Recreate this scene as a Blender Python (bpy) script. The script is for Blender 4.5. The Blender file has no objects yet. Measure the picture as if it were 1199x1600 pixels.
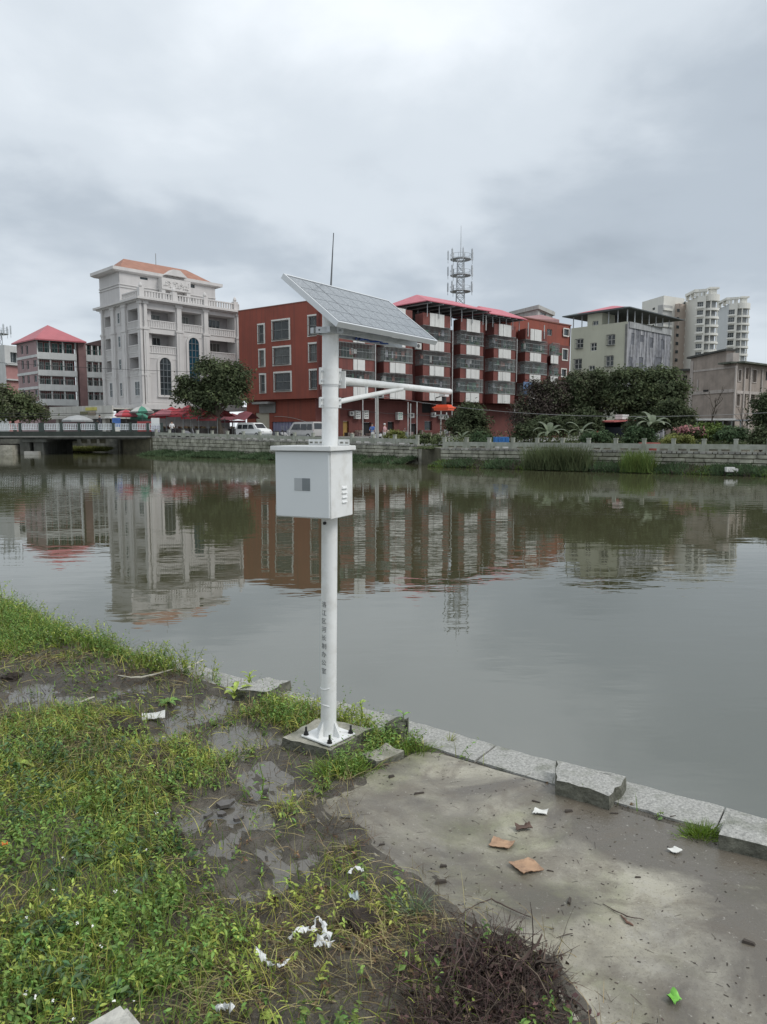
import bpy, bmesh, math, random
import numpy as np
from mathutils import Vector, Matrix, noise as mnoise
R = math.radians
random.seed(7); rng = np.random.default_rng(11)
sc = bpy.context.scene
col = sc.collection

# ---------------------------------------------------------------- camera
FPX = 1150.0; PITCH = math.atan(128 / FPX); CAMH = 2.55
cd = bpy.data.cameras.new('camera'); cam = bpy.data.objects.new('camera', cd); col.objects.link(cam)
cam.location = (0, 0, CAMH); cam.rotation_euler = (R(90) - PITCH, 0, 0)
cd.sensor_fit = 'VERTICAL'; cd.sensor_height = 36; cd.lens = 36 * FPX / 1600
cd.clip_start = .05; cd.clip_end = 5000
sc.camera = cam

# ---------------------------------------------------------------- sky and sun
w = bpy.data.worlds.new('World'); sc.world = w; w.use_nodes = True
nt = w.node_tree; nt.nodes.clear()
def N(tree, kind, **kw):
    n = tree.nodes.new(kind)
    for k, v in kw.items(): setattr(n, k, v)
    return n
def L(tree, a, b): tree.links.new(a, b)
SUN_EL, SUN_ROT = R(48), R(112)
sky = N(nt, 'ShaderNodeTexSky', sky_type='NISHITA', sun_disc=False, sun_elevation=SUN_EL, sun_rotation=SUN_ROT)
bg1 = N(nt, 'ShaderNodeBackground'); bg1.inputs[1].default_value = .08; L(nt, sky.outputs[0], bg1.inputs[0])
tc = N(nt, 'ShaderNodeTexCoord'); sep = N(nt, 'ShaderNodeSeparateXYZ'); L(nt, tc.outputs['Generated'], sep.inputs[0])
za = N(nt, 'ShaderNodeMath', operation='MAXIMUM'); L(nt, sep.outputs[2], za.inputs[0]); za.inputs[1].default_value = 0
zb = N(nt, 'ShaderNodeMath', operation='ADD'); L(nt, za.outputs[0], zb.inputs[0]); zb.inputs[1].default_value = .28
dx = N(nt, 'ShaderNodeMath', operation='DIVIDE'); L(nt, sep.outputs[0], dx.inputs[0]); L(nt, zb.outputs[0], dx.inputs[1])
dy = N(nt, 'ShaderNodeMath', operation='DIVIDE'); L(nt, sep.outputs[1], dy.inputs[0]); L(nt, zb.outputs[0], dy.inputs[1])
cmb = N(nt, 'ShaderNodeCombineXYZ'); L(nt, dx.outputs[0], cmb.inputs[0]); L(nt, dy.outputs[0], cmb.inputs[1])
off = N(nt, 'ShaderNodeVectorMath', operation='ADD'); L(nt, cmb.outputs[0], off.inputs[0]); off.inputs[1].default_value = (3.6, 1.55, .4)
n1 = N(nt, 'ShaderNodeTexNoise'); n1.inputs['Scale'].default_value = .62; n1.inputs['Detail'].default_value = 5; n1.inputs['Roughness'].default_value = .52; n1.inputs['Distortion'].default_value = .15
n2 = N(nt, 'ShaderNodeTexNoise'); n2.inputs['Scale'].default_value = 2.2; n2.inputs['Detail'].default_value = 7; n2.inputs['Roughness'].default_value = .55; n2.inputs['Distortion'].default_value = .2
L(nt, off.outputs[0], n1.inputs['Vector']); L(nt, off.outputs[0], n2.inputs['Vector'])
mxn = N(nt, 'ShaderNodeMix'); mxn.data_type = 'FLOAT'; mxn.inputs[0].default_value = .26
L(nt, n1.outputs[0], mxn.inputs[2]); L(nt, n2.outputs[0], mxn.inputs[3])
# cloud layer gets thinner overhead: zenith brighter than the band above the roofs
zg = N(nt, 'ShaderNodeMath', operation='MULTIPLY_ADD'); L(nt, za.outputs[0], zg.inputs[0]); zg.inputs[1].default_value = .32
L(nt, mxn.outputs[0], zg.inputs[2])
# a brighter rim where the cloud thins towards the horizon
hz = N(nt, 'ShaderNodeMapRange'); hz.inputs[1].default_value = 0; hz.inputs[2].default_value = .30; hz.inputs[3].default_value = .11; hz.inputs[4].default_value = 0; hz.interpolation_type = 'SMOOTHSTEP'; L(nt, za.outputs[0], hz.inputs[0])
za2 = N(nt, 'ShaderNodeMath', operation='ADD'); L(nt, zg.outputs[0], za2.inputs[0]); L(nt, hz.outputs[0], za2.inputs[1])
cr = N(nt, 'ShaderNodeValToRGB'); L(nt, za2.outputs[0], cr.inputs[0])
cr.color_ramp.interpolation = 'EASE'
els = cr.color_ramp.elements
els[0].position = .40; els[0].color = (.30, .345, .395, 1)
els[1].position = .79; els[1].color = (.80, .84, .88, 1)
e = els.new(.50); e.color = (.38, .43, .485, 1)
e = els.new(.61); e.color = (.54, .59, .64, 1)
bg2 = N(nt, 'ShaderNodeBackground'); bg2.inputs[1].default_value = 1.0; L(nt, cr.outputs[0], bg2.inputs[0])
ms = N(nt, 'ShaderNodeMixShader'); ms.inputs[0].default_value = .96
L(nt, bg1.outputs[0], ms.inputs[1]); L(nt, bg2.outputs[0], ms.inputs[2])
wo = N(nt, 'ShaderNodeOutputWorld'); L(nt, ms.outputs[0], wo.inputs[0])

ld = bpy.data.lights.new('sun', 'SUN'); ld.energy = 1.4; ld.angle = R(25); ld.color = (1, .97, .93)
sun = bpy.data.objects.new('sun', ld); col.objects.link(sun)
# direction of SUN_ROT (compass from +Y, clockwise), SUN_EL
sd = Vector((math.sin(SUN_ROT) * math.cos(SUN_EL), math.cos(SUN_ROT) * math.cos(SUN_EL), math.sin(SUN_EL)))
sun.rotation_euler = sd.to_track_quat('Z', 'Y').to_euler()
vs = sc.view_settings; vs.view_transform = 'Standard'; vs.look = 'None'; vs.gamma = 1; vs.use_curve_mapping = False
vs.exposure = 0.42
sc.cycles.use_denoising = True
sc.cycles.max_bounces = 6

# ---------------------------------------------------------------- measuring the place
CP, SP = math.cos(PITCH), math.sin(PITCH)
def ray(px, py):
    u = (px - 599.5) / FPX; v = (800 - py) / FPX
    return Vector((u, CP + v * SP, -SP + v * CP))
def G(px, py, z=.115):
    d = ray(px, py); t = (z - CAMH) / d.z
    return Vector((d.x * t, d.y * t, z))
def at(px, py, Y):
    d = ray(px, py); t = Y / d.y
    return Vector((d.x * t, Y, CAMH + d.z * t))

# ---------------------------------------------------------------- materials
MATS = {}
def mat(name, c, rough=.85, var=.12, scale=2.0, bump=0.0, bscale=None, metal=0, streak=0.0, spec=.5, island=0.0,
        c2=None, dirt=None, dirtamt=.5, dirtscale=.6, trans=0):
    if name in MATS: return MATS[name]
    m = bpy.data.materials.new(name); m.use_nodes = True; t = m.node_tree
    b = t.nodes['Principled BSDF']
    b.inputs['Roughness'].default_value = rough; b.inputs['Metallic'].default_value = metal
    b.inputs['Specular IOR Level'].default_value = spec
    g = N(t, 'ShaderNodeNewGeometry')
    no = N(t, 'ShaderNodeTexNoise'); no.inputs['Scale'].default_value = scale; no.inputs['Detail'].default_value = 6; no.inputs['Roughness'].default_value = .6
    L(t, g.outputs['Position'], no.inputs['Vector'])
    mx = N(t, 'ShaderNodeMix'); mx.data_type = 'RGBA'
    lo = tuple(max(0, x * (1 - var)) for x in c); hi = tuple(min(1, x * (1 + var)) for x in (c2 or c))
    mr = N(t, 'ShaderNodeMapRange'); mr.inputs[1].default_value = .3; mr.inputs[2].default_value = .7
    L(t, no.outputs[0], mr.inputs[0]); L(t, mr.outputs[0], mx.inputs[0])
    mx.inputs[6].default_value = (*lo, 1); mx.inputs[7].default_value = (*hi, 1)
    out = mx.outputs[2]
    if streak > 0:
        mp = N(t, 'ShaderNodeMapping'); mp.inputs['Scale'].default_value = (2.2, 2.2, .12); L(t, g.outputs['Position'], mp.inputs[0])
        ns = N(t, 'ShaderNodeTexNoise'); ns.inputs['Scale'].default_value = 1.3; ns.inputs['Detail'].default_value = 7; L(t, mp.outputs[0], ns.inputs['Vector'])
        r2 = N(t, 'ShaderNodeMapRange'); r2.inputs[1].default_value = .45; r2.inputs[2].default_value = .72; r2.inputs[3].default_value = 0; r2.inputs[4].default_value = streak
        L(t, ns.outputs[0], r2.inputs[0])
        m2 = N(t, 'ShaderNodeMix'); m2.data_type = 'RGBA'; L(t, r2.outputs[0], m2.inputs[0]); L(t, out, m2.inputs[6])
        d = dirt or tuple(x * .35 for x in c); m2.inputs[7].default_value = (*d, 1); out = m2.outputs[2]
    if dirt and not streak:
        nd = N(t, 'ShaderNodeTexNoise'); nd.inputs['Scale'].default_value = dirtscale; nd.inputs['Detail'].default_value = 8; nd.inputs['Roughness'].default_value = .65
        L(t, g.outputs['Position'], nd.inputs['Vector'])
        r2 = N(t, 'ShaderNodeMapRange'); r2.inputs[1].default_value = .48; r2.inputs[2].default_value = .66; r2.inputs[4].default_value = dirtamt
        L(t, nd.outputs[0], r2.inputs[0])
        m2 = N(t, 'ShaderNodeMix'); m2.data_type = 'RGBA'; L(t, r2.outputs[0], m2.inputs[0]); L(t, out, m2.inputs[6]); m2.inputs[7].default_value = (*dirt, 1); out = m2.outputs[2]
    if island > 0:
        hs = N(t, 'ShaderNodeHueSaturation'); L(t, out, hs.inputs['Color'])
        r3 = N(t, 'ShaderNodeMapRange'); r3.inputs[3].default_value = 1 - island; r3.inputs[4].default_value = 1 + island
        L(t, g.outputs['Random Per Island'], r3.inputs[0]); L(t, r3.outputs[0], hs.inputs['Value'])
        mm = N(t, 'ShaderNodeMath', operation='MULTIPLY'); L(t, g.outputs['Random Per Island'], mm.inputs[0]); mm.inputs[1].default_value = 7.31
        fr = N(t, 'ShaderNodeMath', operation='FRACT'); L(t, mm.outputs[0], fr.inputs[0])
        r4 = N(t, 'ShaderNodeMapRange'); r4.inputs[3].default_value = .5 - island * .07; r4.inputs[4].default_value = .5 + island * .05
        L(t, fr.outputs[0], r4.inputs[0]); L(t, r4.outputs[0], hs.inputs['Hue']); out = hs.outputs[0]
    L(t, out, b.inputs['Base Color'])
    if bump > 0:
        nb = N(t, 'ShaderNodeTexNoise'); nb.inputs['Scale'].default_value = bscale or scale * 6; nb.inputs['Detail'].default_value = 5
        L(t, g.outputs['Position'], nb.inputs['Vector'])
        bp = N(t, 'ShaderNodeBump'); bp.inputs['Strength'].default_value = bump; bp.inputs['Distance'].default_value = .02
        L(t, nb.outputs[0], bp.inputs['Height']); L(t, bp.outputs[0], b.inputs['Normal'])
    if trans > 0:  # thin leaves let light through
        b.inputs['Subsurface Weight'].default_value = 0
        tr = N(t, 'ShaderNodeBsdfTranslucent'); L(t, out, tr.inputs[0])
        mxs = N(t, 'ShaderNodeMixShader'); mxs.inputs[0].default_value = trans
        L(t, b.outputs[0], mxs.inputs[1]); L(t, tr.outputs[0], mxs.inputs[2]); L(t, mxs.outputs[0], t.nodes['Material Output'].inputs[0])
    MATS[name] = m; return m

# ---------------------------------------------------------------- things and parts
RM = {}
def prop(o, label=None, cat=None, group=None, kind=None):
    if label: o['label'] = label
    if cat: o['category'] = cat
    if group: o['group'] = group
    if kind: o['kind'] = kind
    return o
def thing(name, label, cat, loc, rot=(0, 0, 0), group=None):
    o = bpy.data.objects.new(name, None); col.objects.link(o); o.empty_display_size = .2
    o.location = loc; o.rotation_euler = rot
    from mathutils import Euler
    RM[o] = Matrix.Translation(Vector(loc)) @ Euler(rot).to_matrix().to_4x4()
    return prop(o, label, cat, group)
def world_mat(o):
    if o is None: return Matrix.Identity(4)
    if o in RM: return RM[o]
    return world_mat(o.parent)
class MB:
    def __init__(s): s.v = []; s.f = []
    def quad(s, *p):
        i = len(s.v); s.v += [Vector(q) for q in p]; s.f.append(tuple(range(i, i + len(p)))); return s
    def hexa(s, b, t):
        i = len(s.v); s.v += [Vector(q) for q in b] + [Vector(q) for q in t]; n = len(b)
        s.f.append(tuple(i + k for k in reversed(range(n)))); s.f.append(tuple(i + n + k for k in range(n)))
        for k in range(n): s.f.append((i + k, i + (k + 1) % n, i + n + (k + 1) % n, i + n + k))
        return s
    def box(s, x0, x1, y0, y1, z0, z1, M=None):
        b = [Vector(q) for q in ((x0, y0, z0), (x1, y0, z0), (x1, y1, z0), (x0, y1, z0))]
        t = [Vector((q.x, q.y, z1)) for q in b]
        if M is not None: b = [M @ q for q in b]; t = [M @ q for q in t]
        return s.hexa(b, t)
    def fbox(s, F, s0, s1, d0, d1, z0, z1):
        if s1 < s0: s0, s1 = s1, s0
        return s.hexa([F.P(s0, d1, z0), F.P(s1, d1, z0), F.P(s1, d0, z0), F.P(s0, d0, z0)], [F.P(s0, d1, z1), F.P(s1, d1, z1), F.P(s1, d0, z1), F.P(s0, d0, z1)])
    def prism(s, pts, z0, z1):
        return s.hexa([Vector((p[0], p[1], z0)) for p in pts], [Vector((p[0], p[1], z1)) for p in pts])
    def tube(s, pts, r, n=8, cap=True):
        pts = [Vector(p) for p in pts]
        rs = r if isinstance(r, (list, tuple)) else [r] * len(pts)
        i0 = len(s.v); up = Vector((0, 0, 1))
        for k, p in enumerate(pts):
            d = (pts[min(k + 1, len(pts) - 1)] - pts[max(k - 1, 0)])
            if d.length < 1e-9: d = Vector((0, 0, 1))
            d.normalize()
            a = d.cross(up)
            if a.length < .05: a = d.cross(Vector((0, 1, 0)))
            a.normalize(); b = d.cross(a)
            for j in range(n):
                an = 2 * math.pi * j / n; s.v.append(p + (a * math.cos(an) + b * math.sin(an)) * rs[k])
        for k in range(len(pts) - 1):
            for j in range(n):
                a0 = i0 + k * n + j; a1 = i0 + k * n + (j + 1) % n
                s.f.append((a0, a1, a1 + n, a0 + n))
        if cap:
            s.f.append(tuple(i0 + j for j in reversed(range(n)))); s.f.append(tuple(i0 + (len(pts) - 1) * n + j for j in range(n)))
        return s
    def blob(s, c, r, sub=1, jit=.25, seed=0):
        bm = bmesh.new(); bmesh.ops.create_icosphere(bm, subdivisions=sub, radius=1)
        rr = random.Random(seed); i = len(s.v)
        r = r if isinstance(r, (tuple, list)) else (r, r, r)
        for v in bm.verts:
            k = 1 + jit * (rr.random() - .5) * 2
            s.v.append(Vector((c[0] + v.co.x * r[0] * k, c[1] + v.co.y * r[1] * k, c[2] + v.co.z * r[2] * k)))
        for f in bm.faces: s.f.append(tuple(i + v.index for v in f.verts))
        bm.free(); return s
    def build(s, name, m, parent=None, smooth=False, local=False, bevel=0, label=None, kind=None, fix=True):
        me = bpy.data.meshes.new(name)
        M = Matrix.Identity(4) if local else world_mat(parent).inverted()
        me.from_pydata([tuple(M @ q) for q in s.v], [], s.f)
        if fix:
            bm = bmesh.new(); bm.from_mesh(me); bmesh.ops.recalc_face_normals(bm, faces=bm.faces)
            if bevel: bmesh.ops.bevel(bm, geom=bm.edges[:] , offset=bevel, segments=2, affect='EDGES', clamp_overlap=True)
            bm.to_mesh(me); bm.free()
        me.materials.append(m)
        if smooth:
            me.shade_smooth()
            try: me.set_sharp_from_angle(angle=R(38))
            except Exception: pass
        o = bpy.data.objects.new(name, me); col.objects.link(o); o.parent = parent
        if label: o['label'] = label
        if kind: o['kind'] = kind
        return o
class Fr:
    """upright plane through two ground points; s runs along it, d towards the river, z up"""
    def __init__(s, a, b):
        s.o = Vector((a[0], a[1], 0)); v = Vector((b[0], b[1], 0)) - s.o; s.len = v.length; s.u = v.normalized()
        s.n = Vector((s.u.y, -s.u.x, 0))
        if s.n.y > 0: s.n = -s.n
    def P(s, a, d, z): return s.o + s.u * a + s.n * d + Vector((0, 0, z))
    def off(s, d, a=0):
        f = Fr.__new__(Fr); f.o = s.o + s.n * d + s.u * a; f.u = s.u; f.n = s.n; f.len = s.len; return f
    def sz(s, px, py):
        r = ray(px, py); c = Vector((0, 0, CAMH))
        t = (s.o - c).dot(s.n) / r.dot(s.n); p = c + r * t
        return (p - s.o).dot(s.u), p.z
    def S(s, px): return s.sz(px, 600)[0]
    def Z(s, px, py): return s.sz(px, py)[1]
    def rect(s, x0, y0, x1, y1):
        xm = (x0 + x1) / 2
        return (s.S(x0), s.S(x1), s.Z(xm, y1), s.Z(xm, y0))
def wall_grid(mb, F, s0, s1, z0, z1, holes, depth=.25, d=0):
    ss = sorted({s0, s1, *[h[0] for h in holes], *[h[1] for h in holes]}); zs = sorted({z0, z1, *[h[2] for h in holes], *[h[3] for h in holes]})
    ss = [x for x in ss if s0 - 1e-6 <= x <= s1 + 1e-6]; zs = [x for x in zs if z0 - 1e-6 <= x <= z1 + 1e-6]
    for a, b in zip(ss, ss[1:]):
        for c, e in zip(zs, zs[1:]):
            ms, mz = (a + b) / 2, (c + e) / 2
            if any(h[0] < ms < h[1] and h[2] < mz < h[3] for h in holes): continue
            mb.quad(F.P(a, d, c), F.P(b, d, c), F.P(b, d, e), F.P(a, d, e))
    for h in holes:
        a, b, c, e = h[:4]; q = d - depth
        mb.quad(F.P(a, d, c), F.P(a, q, c), F.P(a, q, e), F.P(a, d, e)); mb.quad(F.P(b, d, c), F.P(b, d, e), F.P(b, q, e), F.P(b, q, c))
        mb.quad(F.P(a, d, c), F.P(b, d, c), F.P(b, q, c), F.P(a, q, c)); mb.quad(F.P(a, d, e), F.P(a, q, e), F.P(b, q, e), F.P(b, d, e))
def window(F, r, parent, mf, mg, d=-.15, nx=2, nz=1, fw=.06, surround=None, sw=.15, bars=None, label=None, tr=None):
    a, b, c, e = r; mb = MB()
    for (p, q, y, z) in ((a, b, c, c + fw), (a, b, e - fw, e), (a, a + fw, c + fw, e - fw), (b - fw, b, c + fw, e - fw)): mb.fbox(F, p, q, d - .05, d + .03, y, z)
    for i in range(1, nx):
        x = a + (b - a) * i / nx; mb.fbox(F, x - fw * .4, x + fw * .4, d - .04, d + .02, c + fw, e - fw)
    for i in range(1, nz):
        z = c + (e - c) * i / nz; mb.fbox(F, a + fw, b - fw, d - .045, d + .025, z - fw * .35, z + fw * .35)
    o = mb.build('window', mf, parent, fix=False, label=label)
    MB().quad(F.P(a, d - .03, c), F.P(b, d - .03, c), F.P(b, d - .03, e), F.P(a, d - .03, e)).build('pane', mg, o, fix=False)
    if surround:
        m2 = MB()
        for (p, q, y, z) in ((a - sw, b + sw, c - sw, c), (a - sw, b + sw, e, e + sw), (a - sw, a, c, e), (b, b + sw, c, e)): m2.fbox(F, p, q, .0, .07, y, z)
        m2.build('surround', surround, o, fix=False)
    if bars:
        m2 = MB(); k = max(3, int((b - a) / .2)); dd = .3
        for i in range(k + 1):
            x = a + (b - a) * i / k; m2.fbox(F, x - .015, x + .015, dd - .03, dd, c - .05, e)
        for z in (c - .05, (c + e) / 2, e - .03): m2.fbox(F, a, b, dd, dd + .03, z - .02, z + .02)
        for x in (a, b):
            for z in (c - .05, e - .03): m2.fbox(F, x - .02, x + .02, .02, dd, z - .02, z + .02)
        m2.fbox(F, a, b, 0.02, dd, c - .1, c - .07)
        m2.build('window_bars', bars, o, fix=False)
    return o
def dup(o, loc=None, rz=None, label=None, parent=None, group=None):
    c = o.copy(); col.objects.link(c)
    if parent is not None: c.parent = parent
    else:
        if loc is not None: c.location = loc
        if rz is not None: c.rotation_euler.z = rz
        if label: c['label'] = label
        if group: c['group'] = group
    for ch in list(o.children): dup(ch, parent=c)
    return c
# ================================================================ SETTING
M_conc = mat('concrete', (.30, .295, .27), .85, .2, 1.5, bump=.4, dirt=(.13, .13, .10), dirtamt=.6)
M_stone = mat('embankment_stone', (.27, .262, .215), .9, .45, 2.0, bump=.6, bscale=7, dirt=(.09, .095, .06), dirtamt=.7, dirtscale=.8, island=.3)
M_dark = mat('dark_void', (.02, .02, .02), .9, 0)
M_street = mat('street_paving', (.20, .20, .19), .6, .15, .8)
M_soil = mat('soil', (.075, .07, .045), .95, .35, 2.0, bump=.6)
M_granite = mat('granite', (.32, .318, .295), .6, .42, 55, bump=.6, bscale=60, dirt=(.13, .14, .10), dirtamt=.75, dirtscale=4)
M_white = mat('white_paint', (.70, .71, .70), .35, .03, 3)

# water -----------------------------------------------------------
m = bpy.data.materials.new('river_water'); m.use_nodes = True; t = m.node_tree; b = t.nodes['Principled BSDF']
b.inputs['Roughness'].default_value = .012; b.inputs['IOR'].default_value = 2.9
g = N(t, 'ShaderNodeNewGeometry')
na = N(t, 'ShaderNodeTexNoise'); na.inputs['Scale'].default_value = .12; na.inputs['Detail'].default_value = 3; L(t, g.outputs['Position'], na.inputs['Vector'])
mx = N(t, 'ShaderNodeMix'); mx.data_type = 'RGBA'; L(t, na.outputs[0], mx.inputs[0])
mx.inputs[6].default_value = (.056, .055, .026, 1); mx.inputs[7].default_value = (.068, .069, .040, 1); L(t, mx.outputs[2], b.inputs['Base Color'])
mp = N(t, 'ShaderNodeMapping'); mp.inputs['Rotation'].default_value = (0, 0, R(-15)); mp.inputs['Scale'].default_value = (.55, 1.35, 1); L(t, g.outputs['Position'], mp.inputs[0])
nb = N(t, 'ShaderNodeTexNoise'); nb.inputs['Scale'].default_value = 1.6; nb.inputs['Detail'].default_value = 3; nb.inputs['Roughness'].default_value = .5; L(t, mp.outputs[0], nb.inputs['Vector'])
nc = N(t, 'ShaderNodeTexNoise'); nc.inputs['Scale'].default_value = .09; nc.inputs['Detail'].default_value = 2; L(t, g.outputs['Position'], nc.inputs['Vector'])
mr = N(t, 'ShaderNodeMapRange'); mr.inputs[1].default_value = .42; mr.inputs[2].default_value = .62; mr.inputs[3].default_value = .16; mr.inputs[4].default_value = .5; L(t, nc.outputs[0], mr.inputs[0])
bp = N(t, 'ShaderNodeBump'); bp.inputs['Distance'].default_value = .015; L(t, nb.outputs[0], bp.inputs['Height']); L(t, mr.outputs[0], bp.inputs['Strength'])
L(t, bp.outputs[0], b.inputs['Normal']); M_water = m
prop(MB().quad((-260, -20, 0), (260, -20, 0), (260, 180, 0), (-260, 180, 0)).build('river_water', M_water, fix=False), kind='structure')

# far bank ----------------------------------------------------------
FRONT = [(-300, 92, 2.1), (-33, 92, 2.0), (-28, 79.5, 1.8), (-24, 77, 1.75), (2.7, 57.5, 1.34), (4.1, 52.8, 1.24), (21.4, 42.3, 1.24), (60, 19, 1.24), (220, -78, 1.24)]
mb = MB()
for (a, b_) in zip(FRONT, FRONT[1:]):
    mb.quad(a, b_, (b_[0] * 6, 2200, 1.6), (a[0] * 6, 2200, 1.6))
    mb.quad(a, (a[0], a[1], -1), (b_[0], b_[1], -1), b_)
prop(mb.build('far_bank_ground', M_soil, fix=False), kind='structure')
def gz(x):
    for a, b_ in zip(FRONT, FRONT[1:]):
        if a[0] <= x <= b_[0]: return a[2] + (b_[2] - a[2]) * (x - a[0]) / (b_[0] - a[0])
    return 1.24
mb = MB()
A0, A1 = Vector((-24, 77, 0)), Vector((2.7, 57.5, 0)); dA = (A1 - A0).normalized(); nA = Vector((-dA.y, dA.x, 0))
for k in range(8):
    p0 = A0 + dA * (A1 - A0).length * k / 8 + nA * .4; p1 = A0 + dA * (A1 - A0).length * (k + 1) / 8 + nA * .4
    mb.quad((*p0.xy, gz(p0.x) + .03), (*p1.xy, gz(p1.x) + .03), (*(p1 + nA * 48).xy, gz(p1.x) + .05), (*(p0 + nA * 48).xy, gz(p0.x) + .05))
prop(mb.build('street', M_street, fix=False), kind='structure')
mb = MB(); mb.quad((-33, 79.2, 2.02), (-28.2, 78, 2.0), (-20, 95, 1.95), (-33, 110, 2.02)); mb.quad((-80, 92.5, 2.14), (-33, 92.5, 2.06), (-33, 125, 2.06), (-80, 125, 2.14))
prop(mb.build('market_pavement', M_street, fix=False), kind='structure')

# embankment walls --------------------------------------------------
def embankment(name, label, a, b_, z0a, z0b, courses, stations, maxblocks):
    root = thing(name, label, 'embankment wall', (a[0], a[1], 0))
    F = Fr(a, b_); core = MB()
    # front frame d=0 face; top slopes with the street
    top = lambda s: z0a + (z0b - z0a) * s / F.len
    for k in range(10):
        s0, s1 = F.len * k / 10, F.len * (k + 1) / 10
        core.hexa([F.P(s0, -.02, -.8), F.P(s1, -.02, -.8), F.P(s1, -.5, -.8), F.P(s0, -.5, -.8)],
                  [F.P(s0, -.02, top(s0) - .14), F.P(s1, -.02, top(s1) - .14), F.P(s1, -.5, top(s1) - .14), F.P(s0, -.5, top(s0) - .14)])
    core.build('core', mat('mortar_joint', (.03, .03, .024), .95, .3, 3), root)
    # coping: row of narrow edge stones
    cp = MB(); s = 0; rr = random.Random(3)
    while s < F.len:
        wd = rr.uniform(.26, .4); z = top(s)
        cp.fbox(F, s + .03, min(s + wd, F.len) - .03, -.45, .07 + rr.uniform(0, .02), z - .14, z + rr.uniform(-.01, .01)); s += wd
    cp.build('coping', mat('coping_stone', (.27, .265, .235), .85, .25, 2, island=.25), root, kind='stuff', fix=False)
    protos = []
    for q in range(5):
        bm = MB(); bm.box(-.5, .5, 0, 1, -.5, .5); o = bm.build('stone_block', M_stone, root, local=True, bevel=.06); protos.append(o.data); bpy.data.objects.remove(o)
        me = protos[-1]
        for v in me.vertices: v.co += Vector((rr.uniform(-.02, .02), rr.uniform(-.12, .12), rr.uniform(-.05, .05)))
    n = 0; ang = math.atan2(F.u.y, F.u.x)
    for c in range(courses):
        s = -rr.random() * .6
        while s < F.len and n < maxblocks:
            wd = rr.uniform(.75, 1.35); e0, e1 = max(s, 0) + .02, min(s + wd, F.len) - .02
            if e1 - e0 > .15:
                sm = (e0 + e1) / 2; ht = (top(sm) - .14 + .15) / courses
                o = bpy.data.objects.new('stone_block', rr.choice(protos)); col.objects.link(o); o.parent = root
                p = F.P(sm, .06, top(sm) - .14 - ht * (c + .5)); o.location = p - Vector((a[0], a[1], 0))
                o.rotation_euler.z = ang; o.scale = (e1 - e0, .12, ht - .055); n += 1
            s += wd
    return root, F, top
rA, FA, topA = embankment('embankment_wall', 'long mossy grey stone block wall running from the bridge towards the middle of the far bank', (-24, 77), (2.7, 57.5), 1.9, 1.42, 5, 0, 170)
rB, FB, topB = embankment('embankment_wall', 'grey stone block wall with grass at its foot along the right half of the far bank', (4.1, 52.8), (25, 40.1), 1.3, 1.3, 5, 0, 130)
rC = thing('retaining_wall', 'low weathered end wall stepping back between the two embankment walls', 'retaining wall', (3.4, 55, 0))
FC = Fr((2.7, 57.4), (4.1, 52.9)); MB().fbox(FC, 0, FC.len, -.3, -.02, -.5, 1.3).build('wall_face', M_stone, rC)

def railing(F, top, s0, s1, sp, root_label, hp=.74, gap=None):
    root = thing('stone_railing', root_label, 'railing', tuple(F.P(s0, -.2, top(s0))))
    pm = None; n = int((s1 - s0) / sp); ang = math.atan2(F.u.y, F.u.x)
    for k in range(n + 1):
        s = s0 + (s1 - s0) * k / n; z = top(s)
        if pm is None:
            q = MB(); q.box(-.11, .11, -.11, .11, 0, hp - .06); q.box(-.13, .13, -.13, .13, hp - .06, hp)
            o = q.build('post', mat('railing_stone', (.31, .32, .275), .85, .2, 2.5, streak=.5, dirt=(.16, .17, .12)), root, local=True); pm = o.data
        else:
            o = bpy.data.objects.new('post', pm); col.objects.link(o); o.parent = root
        o.location = F.P(s, -.2, z) - root.location; o.rotation_euler.z = ang
        if k < n:
            s2 = s0 + (s1 - s0) * (k + 1) / n; z2 = top(s2); r = MB()
            a, b_ = s + .11, s2 - .11
            r.hexa([F.P(a, -.13, z + .13), F.P(b_, -.13, z2 + .13), F.P(b_, -.27, z2 + .13), F.P(a, -.27, z + .13)], [F.P(a, -.13, z + .42), F.P(b_, -.13, z2 + .42), F.P(b_, -.27, z2 + .42), F.P(a, -.27, z + .42)])
            for q0, q1 in ((0, .12), (.44, .56), (.88, 1)):
                x0, x1 = a + (b_ - a) * q0, a + (b_ - a) * q1; r.fbox(F, x0, x1, -.14, -.26, z, z + .13)
            r.build('rail', mat('railing_stone', (0, 0, 0)), root, fix=False)
    return root
railing(FA, topA, .3, FA.len - .2, 2.05, 'low grey stone railing with square posts on the wall beside the parked vans')
railing(FB, topB, .2, FB.len - .2, 1.62, 'low pale stone railing with square posts on the wall in front of the banana plants')

# strips of grassy mud at the foot of the walls
def foot_strip(F, s0, s1, wd, name):
    mb = MB(); n = 40; prev = None; rr = random.Random(5)
    for k in range(n + 1):
        s = s0 + (s1 - s0) * k / n; wv = wd * (.8 + .25 * mnoise.noise(Vector((s * .25, 3, 0)))) + .2 * rr.random()
        cur = (F.P(s, .0, .38), F.P(s, wv * .5, .22), F.P(s, wv, -.06))
        if prev:
            mb.quad(prev[0], cur[0], cur[1], prev[1]); mb.quad(prev[1], cur[1], cur[2], prev[2])
        prev = cur
    return prop(mb.build(name, M_soil, fix=False, smooth=True), kind='structure')
foot_strip(FA, 0, FA.len, 2.2, 'mud_bank'); foot_strip(FB, 0, FB.len, 2.0, 'mud_bank')

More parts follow.
